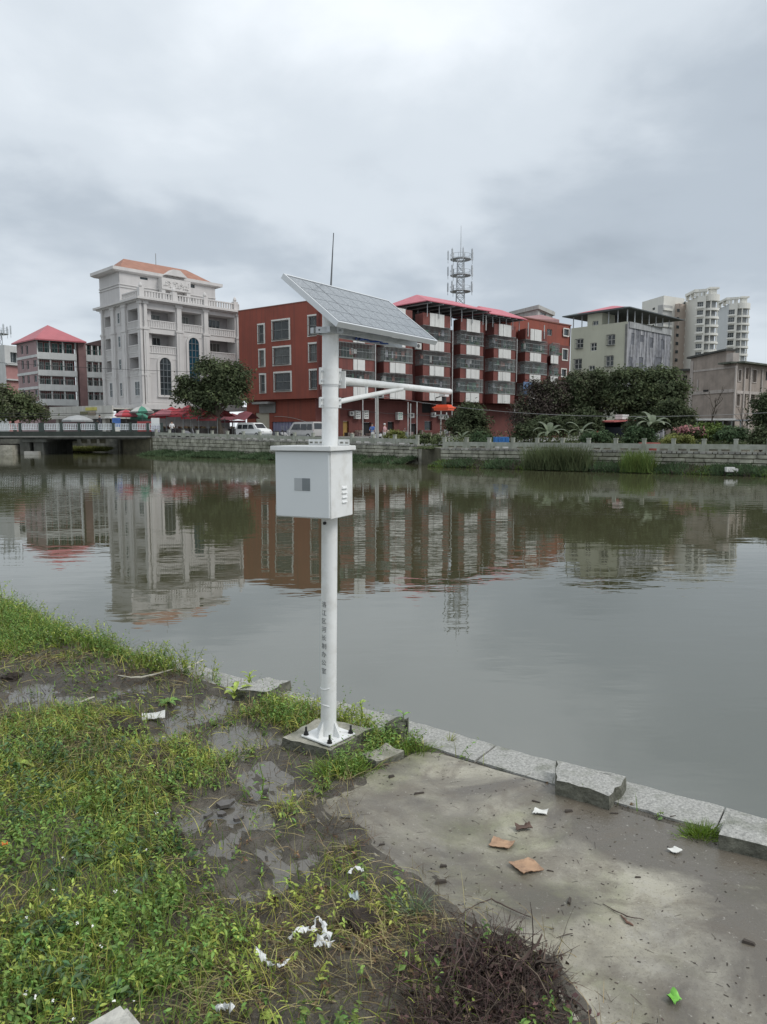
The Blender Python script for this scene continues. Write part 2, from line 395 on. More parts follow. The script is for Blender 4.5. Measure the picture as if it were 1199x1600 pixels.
# bridge -------------------------------------------------------------
br = thing('road_bridge', 'low concrete road bridge with white railing panels crossing the side channel at the left', 'bridge', (-36, 77, 0))
BY = 76.5; FBR = Fr((-62, BY), (-24.3, BY + .6)); bx = lambda px: FBR.S(px)
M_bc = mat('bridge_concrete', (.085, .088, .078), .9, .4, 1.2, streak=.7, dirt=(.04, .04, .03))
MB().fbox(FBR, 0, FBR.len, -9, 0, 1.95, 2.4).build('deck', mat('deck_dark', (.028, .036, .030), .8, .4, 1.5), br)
MB().fbox(FBR, 0, FBR.len, -.3, .12, 1.80, 1.94).build('beam', mat('bridge_beam', (.19, .19, .175), .9, .2, 1.5), br)
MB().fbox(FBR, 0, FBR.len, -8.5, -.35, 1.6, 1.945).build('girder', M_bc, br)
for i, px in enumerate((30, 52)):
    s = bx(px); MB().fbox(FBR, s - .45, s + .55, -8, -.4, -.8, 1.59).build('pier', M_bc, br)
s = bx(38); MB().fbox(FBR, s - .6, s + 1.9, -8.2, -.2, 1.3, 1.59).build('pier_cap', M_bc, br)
MB().fbox(FBR, bx(34), bx(56), -6, .3, -.8, .35).build('pier_base', M_conc, br)
MB().fbox(FBR, 0, bx(18), -7, .6, -.8, 1.0).build('abutment', M_stone, br)
MB().fbox(FBR, bx(236), FBR.len - .05, -8, -.1, -.8, 1.59).build('abutment', M_stone, br)
M_dpost = mat('dark_post', (.035, .05, .045), .6, .2, 3)
posts = [-12, 27, 58.5, 62.5, 92, 120, 147.5, 174, 201, 228, 250]
pxs = posts
for px in pxs:
    s = bx(px); MB().fbox(FBR, s - .12, s + .12, -.3, -.05, 2.4, 3.32).build('post', M_dpost, br)
M_wr = mat('white_rail', (.60, .64, .66), .6, .15, 4)
for a, b_ in zip(pxs, pxs[1:]):
    if b_ - a < 8: continue
    s0, s1 = bx(a) + .18, bx(b_) - .18; r = MB()
    r.fbox(FBR, s0, s1, -.2, -.14, 3.16, 3.22); r.fbox(FBR, s0, s1, -.2, -.14, 2.56, 2.62); r.fbox(FBR, s0, s1, -.2, -.14, 2.76, 2.80)
    n = max(3, int((s1 - s0) / .17))
    for k in range(n + 1):
        s = s0 + (s1 - s0) * k / n; r.fbox(FBR, s - .035, s + .035, -.19, -.15, 2.6, 3.18)
    r.build('rail_panel', M_wr, br, fix=False)
# channel bank wall behind the bridge
cw = thing('channel_wall', 'weathered stone channel wall with square drain holes seen under the bridge', 'wall', (-45, 91.9, 0))
FCW = Fr((-75, 91.9), (-33, 91.9)); mb = MB(); holes = []
for px in (98, 112, 128, 143, 157): holes.append((FCW.S(px) - .4, FCW.S(px) + .4, .9, 1.5))
wall_grid(mb, FCW, 0, FCW.len, -.5, 2.0, holes, .5, .1); mb.build('wall_face', mat('channel_stone', (.13, .13, .11), .9, .5, 1.5, streak=.5, dirt=(.04, .04, .03)), cw, fix=False)
h = MB()
for q in holes: h.fbox(FCW, q[0], q[1], -.45, -.4, q[2], q[3])
h.build('drain_hole', M_dark, cw)
mb = MB(); F_ = Fr((-70, 91), (-36, 88))
pr = None
for k in range(25):
    s = F_.len * k / 24; cur = (F_.P(s, -4, .6), F_.P(s, -1.5, .75 + .2 * math.sin(k)), F_.P(s, .6 + .8 * math.sin(k * .9), -.05))
    if pr: mb.quad(pr[0], cur[0], cur[1], pr[1]); mb.quad(pr[1], cur[1], cur[2], pr[2])
    pr = cur
prop(mb.build('channel_bank', M_soil, fix=False, smooth=True), kind='structure'); FCB = F_

# ---------------------------------------------------------------- near bank
SH = [(-14, 19), (-7.5, 12.7), (-5.94, 11.18), (-4.25, 9.35), (-3.16, 8.43), (-2.55, 7.94), (-1.85, 7.39), (-.9, 6.69), (.27, 5.90), (.52, 5.68), (1.23, 5.18), (1.7, 4.83), (2.16, 4.53), (2.45, 4.32), (4.5, 2.9), (12, -2.4)]
def shore(x):
    for a, b_ in zip(SH, SH[1:]):
        if a[0] <= x <= b_[0]: return a[1] + (b_[1] - a[1]) * (x - a[0]) / (b_[0] - a[0])
    return -10
def blobdef(px, py, rx, ry):
    c = G(px, py); r = (c - Vector((0, 0, CAMH))).length; RY = abs(G(px, py - ry).y - G(px, py + ry).y) / 2
    return (c.x, c.y, rx * r / FPX, RY)
PUD = [blobdef(*q) for q in ((90, 1090, 95, 22), (200, 1075, 75, 14), (40, 1075, 60, 18), (235, 1142, 38, 18), (345, 1100, 55, 28), (385, 1150, 55, 30), (410, 1205, 45, 24), (455, 1232, 35, 22), (430, 1225, 60, 20),
       (345, 1262, 55, 26), (335, 1310, 45, 26), (455, 1338, 42, 26), (420, 1380, 30, 16), (300, 1112, 30, 16), (380, 1400, 18, 9), (270, 1130, 30, 14), (255, 1470, 22, 12), (370, 1290, 35, 25))]
MUD = [blobdef(*q) for q in ((180, 1145, 30, 12), (240, 1200, 18, 25), (260, 1310, 22, 25), (540, 1300, 35, 30), (520, 1420, 40, 25), (560, 1480, 45, 30), (500, 1520, 45, 25), (430, 1455, 40, 20), (60, 1035, 50, 10), (690, 1470, 60, 40), (240, 1060, 60, 14), (290, 1560, 25, 15), (420, 1560, 60, 22), (590, 1550, 40, 25), (300, 1440, 30, 18), (330, 1400, 30, 14))]
def warp(x, y, sn=math.sin):
    return (x + .09 * sn(7.1 * x + 2.3 * sn(5.3 * y)) + .05 * sn(17 * x + 11 * y) + .025 * sn(37 * x - 29 * y + 3 * sn(13 * y)),
            y + .10 * sn(6.3 * y + 2.1 * sn(6.1 * x) + 1) + .05 * sn(19 * y - 15 * x) + .025 * sn(41 * y + 23 * x + 2 * sn(17 * x)))
def bl(x, y, B, soft=1.0):
    v = 0; x, y = warp(x, y)
    for cx, cy, rx, ry in B:
        d = ((x - cx) / rx) ** 2 + ((y - cy) / ry) ** 2
        if d < 4: v = max(v, math.exp(-(d ** 1.5) * .9 * soft))
    return v
PADP = [(478, 1262), (505, 1245), (520, 1222), (560, 1215), (605, 1196), (640, 1182), (668, 1180), (700, 1188), (770, 1209), (855, 1232), (975, 1275), (1075, 1305), (1250, 1352)]
PAD = [G(a, b_, .118).xy + (Vector((.04, .055)) if i > 4 else Vector((0, 0))) for i, (a, b_) in enumerate(PADP)]
PAD += [Vector((5.5, 1.9)), Vector((5.5, -1)), Vector((1.05, -1)), Vector((.95, 2.2))]
PAD += [G(a, b_, .118).xy for a, b_ in ((880, 1560), (860, 1500), (800, 1462), (735, 1445), (690, 1425), (640, 1385), (590, 1350), (540, 1318), (505, 1290))]
def inpoly(x, y, P):
    c = False; j = len(P) - 1
    for i in range(len(P)):
        if (P[i][1] > y) != (P[j][1] > y) and x < (P[j][0] - P[i][0]) * (y - P[i][1]) / (P[j][1] - P[i][1]) + P[i][0]: c = not c
        j = i
    return c
def gh(x, y):
    v = shore(x) - y
    n = mnoise.noise(Vector((x * 1.3, y * 1.3, 0))) * .02 + mnoise.noise(Vector((x * 5, y * 5, 3))) * .018 + mnoise.noise(Vector((x * 13, y * 13, 7))) * .016
    h = .112 + n
    if x < -1.2 and v > 0: h += .10 * min(1, (-1.2 - x) / 2) * (1 if y < 6 else .3)
    p = bl(x, y, PUD); h = h * (1 - p) + (.062 + n * 1.1 + mnoise.noise(Vector((x * 9, y * 9, 11))) * .014) * p
    if inpoly(x, y, PAD):
        k = .08 + .30 * max(0, .5 + mnoise.noise(Vector((x * 2.6, y * 2.6, 5)))) ** 1.5; c = 0
        if y < 3.5: k *= .35
        if x < .9:
            for q in (.25, .5, .75, 1.0, 1.25): c += not inpoly(x - k * q, y - k * q * .6, PAD)
        h = .098 + .031 * c / 5 + mnoise.noise(Vector((x * 12, y * 12, 2))) * .014 * (c > 0)
    if v < .42: h = min(h, .03 + .09 * max(0, v) / .42)
    return h
mb = MB(); xs = [-13 + .12 * i for i in range(53)] + [-6.64 + .042 * i for i in range(325)]; vs_ = [0.03] + [.045 * i for i in range(1, 147)] + [6.6 + .5 * i for i in range(1, 26)]
W = len(vs_)
for x in xs:
    sy = shore(x)
    for v in vs_:
        y = sy - v; mb.v.append(Vector((x, y, gh(x, y) if v < 9 else .12)))
for i in range(len(xs) - 1):
    for j in range(W - 1):
        a = i * W + j; mb.f.append((a, a + 1, a + W + 1, a + W))
m = mat('bank_mud', (.080, .070, .054), .58, .45, 6.0, bump=1.0, bscale=55, dirt=(.030, .024, .016), dirtamt=.7, dirtscale=5)
prop(mb.build('bank_ground', m, smooth=True, fix=False), kind='structure')
# puddles: one shallow sheet of muddy water, showing only where the ground dips under it
m = bpy.data.materials.new('puddle_water'); m.use_nodes = True; t = m.node_tree; b = t.nodes['Principled BSDF']; b.inputs['IOR'].default_value = 1.7; b.inputs['Base Color'].default_value = (.095, .085, .068, 1)
b.inputs['Roughness'].default_value = .07
g = N(t, 'ShaderNodeNewGeometry'); nb = N(t, 'ShaderNodeTexNoise'); nb.inputs['Scale'].default_value = 12; L(t, g.outputs['Position'], nb.inputs['Vector'])
mr = N(t, 'ShaderNodeMapRange'); mr.inputs[3].default_value = .05; mr.inputs[4].default_value = .32; mr.inputs[1].default_value = .4; mr.inputs[2].default_value = .7; L(t, nb.outputs[0], mr.inputs[0]); L(t, mr.outputs[0], b.inputs['Roughness'])
bp = N(t, 'ShaderNodeBump'); bp.inputs['Strength'].default_value = .15; bp.inputs['Distance'].default_value = .01; L(t, nb.outputs[0], bp.inputs['Height']); L(t, bp.outputs[0], b.inputs['Normal'])
mb = MB()
pp = [(-6.5, shore(-6.5) - .7), (-4.25, shore(-4.25) - .75), (-1.85, shore(-1.85) - .55), (-.9, shore(-.9) - .5), (-.2, 5.3), (-.2, 3.2), (-6.5, 3.2)]
mb.quad(*[(a, b_, .078) for a, b_ in pp]); prop(mb.build('puddle', m, fix=False), kind='structure')

# concrete pad, wet and stained
m = bpy.data.materials.new('wet_concrete_pad'); m.use_nodes = True; t = m.node_tree; b = t.nodes['Principled BSDF']
g = N(t, 'ShaderNodeNewGeometry')
def nz(scale, det=8, rg=.6, dist=0, mapv=None):
    n = N(t, 'ShaderNodeTexNoise'); n.inputs['Scale'].default_value = scale; n.inputs['Detail'].default_value = det; n.inputs['Roughness'].default_value = rg; n.inputs['Distortion'].default_value = dist
    if mapv:
        q = N(t, 'ShaderNodeMapping'); q.inputs['Location'].default_value = mapv; L(t, g.outputs['Position'], q.inputs[0]); L(t, q.outputs[0], n.inputs['Vector'])
    else: L(t, g.outputs['Position'], n.inputs['Vector'])
    return n
def rng_(n, a, b2, lo=0, hi=1):
    q = N(t, 'ShaderNodeMapRange'); q.inputs[1].default_value = a; q.inputs[2].default_value = b2; q.inputs[3].default_value = lo; q.inputs[4].default_value = hi; L(t, n.outputs[0], q.inputs[0]); return q
def mixc(fac, a, c2):
    q = N(t, 'ShaderNodeMix'); q.data_type = 'RGBA'; L(t, fac.outputs[0], q.inputs[0])
    for i, z in ((6, a), (7, c2)):
        if isinstance(z, tuple): q.inputs[i].default_value = (*z, 1)
        else: L(t, z.outputs[2], q.inputs[i])
    return q
wetn = rng_(nz(.75, 8, .62, .6), .42, .60)
c = mixc(rng_(nz(1.6, 8, .6, .4, (3, 1, 0)), .35, .65), (.29, .27, .205), (.38, .36, .295))
c = mixc(rng_(nz(1.1, 6, .6, .5, (9, 4, 0)), .48, .62, 0, .8), c, (.18, .19, .095))
c = mixc(rng_(nz(2.3, 7, .7, .3, (1, 7, 2)), .56, .68, 0, .7), c, (.36, .345, .31))
c = mixc(rng_(nz(.75, 8, .62, .6), .42, .55, 0, .85), c, (.080, .068, .056))
c = mixc(rng_(nz(2.2, 9, .68, 1.2, (5, 2, 8)), .50, .62, 0, .55), c, (.12, .10, .075))
c = mixc(rng_(nz(75, 5, .75), .55, .66, 0, .55), c, (.09, .075, .055))
c = mixc(rng_(nz(22, 8, .8, .5, (2, 2, 9)), .56, .64, 0, .5), c, (.11, .095, .07))
c = mixc(rng_(nz(40, 5, .7, 0, (7, 2, 9)), .62, .70, 0, .5), c, (.45, .43, .38))
c = mixc(rng_(nz(5, 8, .75, 1.0, (4, 4, 1)), .60, .70, 0, .5), c, (.10, .088, .065))
L(t, c.outputs[2], b.inputs['Base Color']); rr_ = rng_(nz(.75, 8, .62, .6), .42, .60, .62, .22); L(t, rr_.outputs[0], b.inputs['Roughness'])
nb = nz(28, 6, .65); bp = N(t, 'ShaderNodeBump'); bp.inputs['Strength'].default_value = .35; bp.inputs['Distance'].default_value = .012; L(t, nb.outputs[0], bp.inputs['Height']); L(t, bp.outputs[0], b.inputs['Normal'])
M_pad = m
P2 = []
rr = random.Random(2)
for i in range(len(PAD)):
    a, c2 = PAD[i], PAD[(i + 1) % len(PAD)]; L_ = (c2 - a).length; k = max(1, int(L_ / .05)) if L_ < 3 and not (i < 12 and i > 6) else 1
    for j in range(k):
        q = a.lerp(c2, j / k); am = .018 if k > 1 else 0
        P2.append((q.x + rr.uniform(-am, am), q.y + rr.uniform(-am, am)))
prop(MB().prism(P2, .02, .118).build('concrete_pavement', M_pad), kind='structure')

# kerb stones along the water
ks = thing('stone_kerb', 'pale speckled granite kerb stones along the edge of the near bank at water level', 'kerb', (.5, 5.5, 0))
def alongshore(x0, x1): return Vector((x0, shore(x0), 0)), Vector((x1, shore(x1), 0))
kx = [-6.6, -5.5, -4.4, -3.5, -2.75, -1.95, -1.2, -.45, .16, .86, 1.52, 2.2, 2.9, 3.7, 4.5, 5.6]
for i, (a, c2) in enumerate(zip(kx, kx[1:])):
    F = Fr((a, shore(a)), (c2, shore(c2))); zt = .126 if a > -.5 else (.10 if a > -2.9 else .05); rr = random.Random(i)
    q = MB(); n = 8
    bot, top_ = [], []
    for k in range(n + 1):
        s = .006 + (F.len - .012) * k / n; dd = rr.uniform(-.008, .008); bot.append(F.P(s, -.02 + dd, -.3)); top_.append(F.P(s, -.02 + dd, zt + .012 * mnoise.noise(Vector((s * 3, i, 0)))))
    for k in range(n, -1, -1):
        s = .006 + (F.len - .012) * k / n; dd = rr.uniform(-.008, .008); bot.append(F.P(s, .30 + dd, -.3)); top_.append(F.P(s, .30 + dd, zt - .004))
    q.hexa(bot, top_); o = q.build('kerb_stone', M_granite, ks)
# ================================================================ BUILDINGS ON THE FAR BANK
G1 = mat('window_glass', (.035, .045, .05), .12, .5, .35, spec=.6)
G2 = mat('curtained_glass', (.12, .13, .125), .25, .5, .6)
G3 = mat('green_glass', (.05, .12, .11), .2, .4, .5)
G4 = mat('blue_glass', (.012, .05, .075), .1, .3, .6)
M_alu = mat('aluminium_frame', (.42, .44, .43), .45, .1, 1)
M_bars = mat('steel_bars', (.22, .235, .23), .55, .25, 3)
M_rbars = mat('window_bars_paint', (.10, .105, .10), .6, .3, 3)
M_cream = mat('white_surround', (.62, .61, .57), .7, .08, 1)
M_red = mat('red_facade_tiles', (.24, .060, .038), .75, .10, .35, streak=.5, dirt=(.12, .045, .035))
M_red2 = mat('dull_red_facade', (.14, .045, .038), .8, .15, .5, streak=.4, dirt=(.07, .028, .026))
M_shade = mat('room_wall', (.12, .105, .10), .9, .3, .5)
M_pink = mat('pink_sheet_roof', (.46, .12, .15), .55, .12, .8)
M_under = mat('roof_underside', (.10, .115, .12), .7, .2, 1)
M_panelw = mat('white_tile_panel', (.62, .62, .60), .6, .06, 2, streak=.35, dirt=(.28, .27, .25))
rnd = random.Random(21)

# ---- red apartment building ---------------------------------------------------
c0 = at(522, 650, 94).xy; l0 = at(376, 650, 104.5).xy; r0 = at(888, 650, 130).xy
FL, FRt = Fr(l0, c0), Fr(c0, r0)
rb = thing('apartment_building', 'long dark red apartment building with caged balconies and pink sheet roofs', 'apartment building', (c0.x, c0.y, 1.4))
ZB, ZT = 6.65, 18.9
wins = [(406, 508, 414, 534.5), (407, 547.5, 414, 571), (407.5, 586, 414.5, 612), (428, 501, 453, 529.5), (429, 543, 454, 568.5), (430, 583, 454.5, 609.5), (484, 494, 498, 522.5), (484.5, 537.5, 499, 563), (485.5, 579, 500, 606)]
rects = [FL.rect(*q) for q in wins]
mb = MB(); wall_grid(mb, FL, 0, FL.len, ZB, ZT, rects, .3)
for q in ((0, FL.len), ): mb.fbox(FL, q[0], q[1], -8, -.31, ZB, ZB + .3)
mb.quad(FL.P(0, 0, ZB), FL.P(0, -9, ZB), FL.P(0, -9, ZT), FL.P(0, 0, ZT))
mb.quad(FL.P(0, 0, ZT), FL.P(FL.len, 0, ZT), FL.P(FL.len, -12, ZT), FL.P(0, -12, ZT))
mb.quad(FL.P(0, 0, ZB), FL.P(FL.len, 0, ZB), FL.P(FL.len, -1.2, ZB), FL.P(0, -1.2, ZB))
mb.build('end_wall', M_red, rb, fix=False)
MB().fbox(FL, -.05, FL.len, -.4, .06, ZT, ZT + .12).build('parapet_cap', mat('cap', (.20, .08, .06), .7), rb)
for i, q in enumerate(rects): window(FL, q, rb, M_alu, (G2 if i % 3 == 1 else G1), surround=M_cream, sw=.24, bars=M_rbars if i not in (3,) else M_rbars, nx=2 if i > 2 else 1, nz=2)
# ground floor of the end wall, set back
mb = MB(); S = FL.S
sh = [FL.off(-1.2).rect(398, 645, 420, 690), FL.off(-1.2).rect(424, 659, 484, 690)]
F2 = FL.off(-1.2); wall_grid(mb, F2, 0, F2.len, 1.2, ZB, sh, .3); mb.build('ground_floor_wall', M_red, rb, fix=False)
def shutter(F, r, mm, parent, name='shutter', step=.22):
    a, b_, c, e = r; q = MB(); z = c; k = 0
    while z < e - .02: q.fbox(F, a, b_, -.3, -.22 + (.03 if k % 2 else 0), z, min(z + step, e)); z += step; k += 1
    return q.build(name, mm, parent, fix=False)
shutter(F2, sh[0], mat('cream_shutter', (.45, .42, .33), .6, .08, 1), rb)
q = MB(); a, b_, c, e = sh[1]; s = a; k = 0
while s < b_ - .05: q.fbox(F2, s, s + .28, -.3, -.2 + (.05 if k % 2 else 0), c, e); s += .3; k += 1
q.build('corrugated_hoarding', mat('violet_grey_sheet', (.20, .20, .29), .6, .12, 1), rb, fix=False)
aw = FL.off(0).rect(396, 628, 421, 645); MB().fbox(FL, aw[0], aw[1], -1.1, .35, aw[3] - .3, aw[3]).fbox(FL, aw[0], aw[1], -1.15, -1.0, aw[2], aw[3]).build('shop_canopy', mat('grey_lintel', (.23, .23, .22), .8), rb)
# right facade: balcony front plane FRt, wall 1.3 m behind
BD = 2.1; FW = FRt.off(-BD); FW.len = FW.S(889.5)
sG = FRt.S
bays = [(526, 530, 588, 552, 570, 5.0), (588, 600, 646, 609, 633, 0), (648, 661, 705, 671, 693, 0), (707, 719, 756, 728, 748.5, 0), (757, 771, 806, 778, 797, 0), (807, 820, 855, 827, 844, 0), (856, 862, 874, 859.5, 871, 0)]
floors = [(6.7, 8.15), (10.2, 11.65), (13.7, 15.15)]
holes = []
for bi, (x0, x1, x2, p0, p1, _) in enumerate(bays):
    a, b_ = FW.S(x0), FW.S(x2)
    for f0, f1 in floors:
        for u0, u1 in ((.12, .42), (.5, .9)): holes.append((a + (b_ - a) * u0, a + (b_ - a) * u1, f1 - .25, f1 + 1.75))
swin = [FW.rect(*q) for q in ((879, 514, 886.5, 524), (878, 546, 885.5, 562), (877, 577, 884, 588))]
mb = MB(); wall_grid(mb, FW, -1, FW.len, 6.5, 17.4, holes + swin, .25)
mb.quad(FW.P(FW.len, 0, 1), FW.P(FW.len, -12, 1), FW.P(FW.len, -12, 21), FW.P(FW.len, 0, 21))
mb.quad(FW.P(0, 0, 17.4), FW.P(FW.len, 0, 17.4), FW.P(FW.len, -12, 17.4), FW.P(0, -12, 17.4))
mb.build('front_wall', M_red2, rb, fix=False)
for i, q in enumerate(holes): window(FW, q, rb, M_alu, rnd.choice([G1, G1, G2, G3]), nx=2, nz=1, fw=.07)
for q in swin: window(FW, q, rb, M_alu, G1, surround=M_cream, sw=.18, nx=1)
# red penthouse block on the right end
FP = FW.off(-.2); FP.len = FP.S(889.5); a = sG(800); mb = MB()
hp = [FP.rect(853, 514, 861, 524)]
for (u, v_) in ((a, FP.len),): wall_grid(mb, FP, u, v_, 17.4, 21.0, hp, .25)
mb.quad(FP.P(a, 0, 17.4), FP.P(a, -9, 17.4), FP.P(a, -9, 21), FP.P(a, 0, 21)); mb.quad(FP.P(a, 0, 21), FP.P(FP.len, 0, 21), FP.P(FP.len, -9, 21), FP.P(a, -9, 21))
mb.build('penthouse_wall', M_red, rb, fix=False); window(FP, hp[0], rb, M_alu, G1)
MB().fbox(FP, a - .1, FP.len + .1, -9, .12, 21.0, 21.18).build('penthouse_cap', mat('cap', (0, 0, 0)), rb)
# stair head behind roofs 1-2 (pinkish wall seen under the canopy)
mb = MB(); mb.fbox(FW, sG(560), sG(752), -6, -4.5, 17.45, 20.2); mb.build('roof_room', M_shade, rb)
M_bal = mat('balcony_parapet', (.17, .052, .042), .75, .2, .8, streak=.6, dirt=(.075, .028, .025))
def bay_plan(F, a, m_, b_, d=0): return [F.P(a, -BD, 0), F.P(m_, d, 0), F.P(b_, d, 0), F.P(b_ + .9, -BD, 0)]
cols3 = [mat('clothes_a', (.3, .3, .33), .9, .4, 2), mat('clothes_b', (.28, .12, .10), .9, .4, 2), mat('clothes_c', (.10, .2, .14), .9, .4, 2), mat('clothes_d', (.5, .5, .48), .9, .3, 2)]
for bi, (x0, x1, x2, p0, p1, _) in enumerate(bays):
    a, m_, b_ = FW.S(x0) + .1, sG(x1), sG(x2) - .25; plan = bay_plan(FRt, a, m_, b_)
    tops = floors + ([(17.2, 18.85)] if bi < 6 else [(17.3, 18.6)])
    for fi, (f0, f1) in enumerate(tops):
        if bi == 6 and fi == 3: continue
        o = MB().prism([q.xy for q in plan], f0, f1).build('balcony', M_bal, rb)
        q0, q1 = sG(p0), sG(p1); pz0, pz1 = (f0 + .05, f1 - .05) if fi < 3 else (f0 - .1, f1 + .06)
        pm = MB(); nseg = 3
        for k in range(nseg): pm.fbox(FRt, q0 + (q1 - q0) * k / nseg, q0 + (q1 - q0) * (k + 1) / nseg - .02, .01, .10 + .06 * (k == 1), pz0, pz1)
        pm.build('tile_panel', M_panelw, o, fix=False)
        if fi < 3:
            MB().prism([q.xy for q in bay_plan(FRt, a - .05, m_ - .03, b_ + .1, .08)], f1, f1 + .09).build('sill_slab', mat('slab_edge', (.20, .20, .19), .8, .2, 1), o)
            # cage of bars
            cg = MB(); top = f1 + 2.05; P = [FRt.P(a, -BD + .1, 0), FRt.P(m_, .05, 0), FRt.P(b_, .05, 0), FRt.P(b_ + .9, -BD + .1, 0)]
            st = rnd.choice(['bars', 'bars', 'grid', 'glass'])
            for sgi in range(3):
                u, v_ = P[sgi], P[sgi + 1]; ln = (v_ - u).length; k = max(2, int(ln / .24))
                F3 = Fr.__new__(Fr); F3.o = u; F3.u = (v_ - u).normalized(); F3.n = Vector((F3.u.y, -F3.u.x, 0)); F3.len = ln
                for j in range(k + 1): s = ln * j / k; cg.fbox(F3, s - .017, s + .017, -.017, .017, f1 + .09, top)
                zz = [f1 + .14, f1 + .75, f1 + 1.4, top - .04] if st == 'grid' else [f1 + .14, f1 + 1.0, top - .04]
                for z in zz: cg.fbox(F3, 0, ln, -.02, .02, z - .025, z + .025)
            cg.build('window_grille', M_bars if st != 'glass' else mat('pale_bars', (.33, .36, .35), .5, .2, 3), o, fix=False)
            # laundry and pots behind the bars
            cl = MB(); rr = random.Random(bi * 10 + fi)
            for _k in range(rr.randint(3, 5)):
                cl = MB(); s = rr.uniform(m_, b_ - .9); wd = rr.uniform(.3, .6); z1 = f1 + rr.uniform(1.3, 1.8); cl.fbox(FRt, s, s + wd, -.6, -.56, z1 - rr.uniform(.5, 1.0), z1); cl.build('hanging_garment', rr.choice(cols3), o, fix=False)
            pl = MB()
            for _k in range(rr.randint(2, 5)):
                s = rr.uniform(a + .8, b_ - .8); pl.blob(FRt.P(s, -.25, f1 + .3), rr.uniform(.15, .3), 1, .4, _k)
            pl.build('potted_plants', mat('pot_plant', (.06, .10, .05), .9, .4, 3), o, fix=False)
# blue sheet on the lower right balcony
rB_ = FRt.rect(817, 597, 832, 616); MB().fbox(FRt, rB_[0], rB_[1], .12, .18, rB_[2], rB_[3]).build('blue_sheet', mat('blue_sheet', (.10, .17, .30), .5), rb)
# ground floor under the balconies, open and dark red
F2 = FW.off(-.4); F2.len = F2.S(889.5); gh_ = [F2.rect(*q) for q in ((536, 658, 545, 683), (568, 660, 580, 684), (606, 659, 616, 680), (640, 662, 652, 680), (664, 658, 676, 672), (660, 630, 676, 645))]
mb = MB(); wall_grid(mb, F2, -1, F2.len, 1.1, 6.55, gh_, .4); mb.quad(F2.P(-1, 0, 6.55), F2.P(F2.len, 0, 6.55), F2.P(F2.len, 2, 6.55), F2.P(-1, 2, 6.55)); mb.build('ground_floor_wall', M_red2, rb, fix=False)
for i, q in enumerate(gh_):
    MB().fbox(F2, q[0] + .01, q[1] - .01, -.4, -.3, q[2] + .01, q[3] - .01).build('door' if i < 4 else 'window', [mat('ochre_door', (.38, .24, .07), .6), M_dark, M_dark, M_dark, G1, M_dark][i], rb, fix=False)
# drain pipes
M_pipe = mat('pvc_pipe', (.45, .45, .44), .5, .2, 2)
for px, z0, z1 in ((586, 1.3, 16), (706, 4.5, 17), (566, 1.3, 6.5), (637, 1.4, 6.4), (641, 1.4, 6.2), (651, 1.4, 6.5), (804, 3, 6.5), (806, 10.2, 17)):
    s = sG(px); MB().tube([FRt.P(s, .12, z0), FRt.P(s, .12, z1)], .07, 6).build('drain_pipe', M_pipe, rb, smooth=True, fix=False)
for px in (757.5, 823, 848): s = FRt.S(px); MB().tube([FRt.P(s, .1, 17.6), FRt.P(s, .1, 19.8)], .09, 6).build('drain_pipe', M_pipe, rb, smooth=True, fix=False)
# pink sheet roofs on thin posts
def canopy(F, s0, s1, d0, d1, ze, zr, name='sheet_roof'):
    o = MB(); sm = (s0 + s1) / 2; dm = (d0 + d1) / 2; k0, k1 = s0 + (s1 - s0) * .22, s1 - (s1 - s0) * .22
    e_ = [F.P(s0, d1, ze), F.P(s1, d1, ze), F.P(s1, d0, ze), F.P(s0, d0, ze)]; r0_, r1_ = F.P(k0, dm, zr), F.P(k1, dm, zr)
    dn = Vector((0, 0, .13))
    o.quad(e_[0], e_[1], r1_, r0_).quad(e_[1], e_[2], r1_).quad(e_[2], e_[3], r0_, r1_).quad(e_[3], e_[0], r0_)
    for i in range(4): o.quad(e_[i], e_[(i + 1) % 4], e_[(i + 1) % 4] - dn, e_[i] - dn)
    r = o.build(name, M_pink, rb, fix=False)
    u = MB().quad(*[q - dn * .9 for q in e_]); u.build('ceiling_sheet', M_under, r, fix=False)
    p = MB(); k = 5
    for j in range(k + 1):
        for dd in (d1 - .9, (d0 + d1) / 2): p.tube([F.P(s0 + .9 + (s1 - s0 - 1.8) * j / k, dd, 18.3), F.P(s0 + .9 + (s1 - s0 - 1.8) * j / k, dd, ze - .1)], .06, 5)
        p.fbox(F, s0 + .9 + (s1 - s0 - 1.8) * j / k - .04, s0 + .9 + (s1 - s0 - 1.8) * j / k + .04, d0 + .3, d1 - .1, ze - .3, ze - .14)
    p.build('roof_posts', mat('galvanised_post', (.38, .40, .41), .5, .1, 1), r, fix=False)
canopy(FRt, sG(658), sG(757), -9, 1.2, 20.35, 22.1)
canopy(FRt, sG(752), sG(815), -6, .9, 20.1, 21.7)
# air conditioners are their own things
def ac(F, px, py, d, label, sz=.85):
    s, z = F.sz(px, py); p = F.P(s, d, z); o = thing('air_conditioner', label, 'air conditioner', tuple(p), group='air conditioners on the red building')
    M_ = mat('ac_casing', (.48, .48, .46), .6, .1, 3); MB().fbox(F, s - sz / 2, s + sz / 2, d - .32, d, z - sz * .4, z + sz * .4).build('casing', M_, o)
    q = MB(); n = 14; c = F.P(s - sz * .12, d + .02, z)
    q.quad(*[c + F.u * math.cos(j * 2 * math.pi / n) * sz * .27 + Vector((0, 0, math.sin(j * 2 * math.pi / n) * sz * .27)) for j in range(n)]); q.build('fan_grille', mat('fan_dark', (.08, .08, .08), .6), o, fix=False)
    MB().fbox(F, s - sz / 2, s + sz / 2, d - .4, d + .02, z - sz * .48, z - sz * .42).build('bracket', M_bars, o)
ac(FRt, 651, 541, .5, 'air conditioner box hung high on the red building beside the solar panel corner', 1.0)
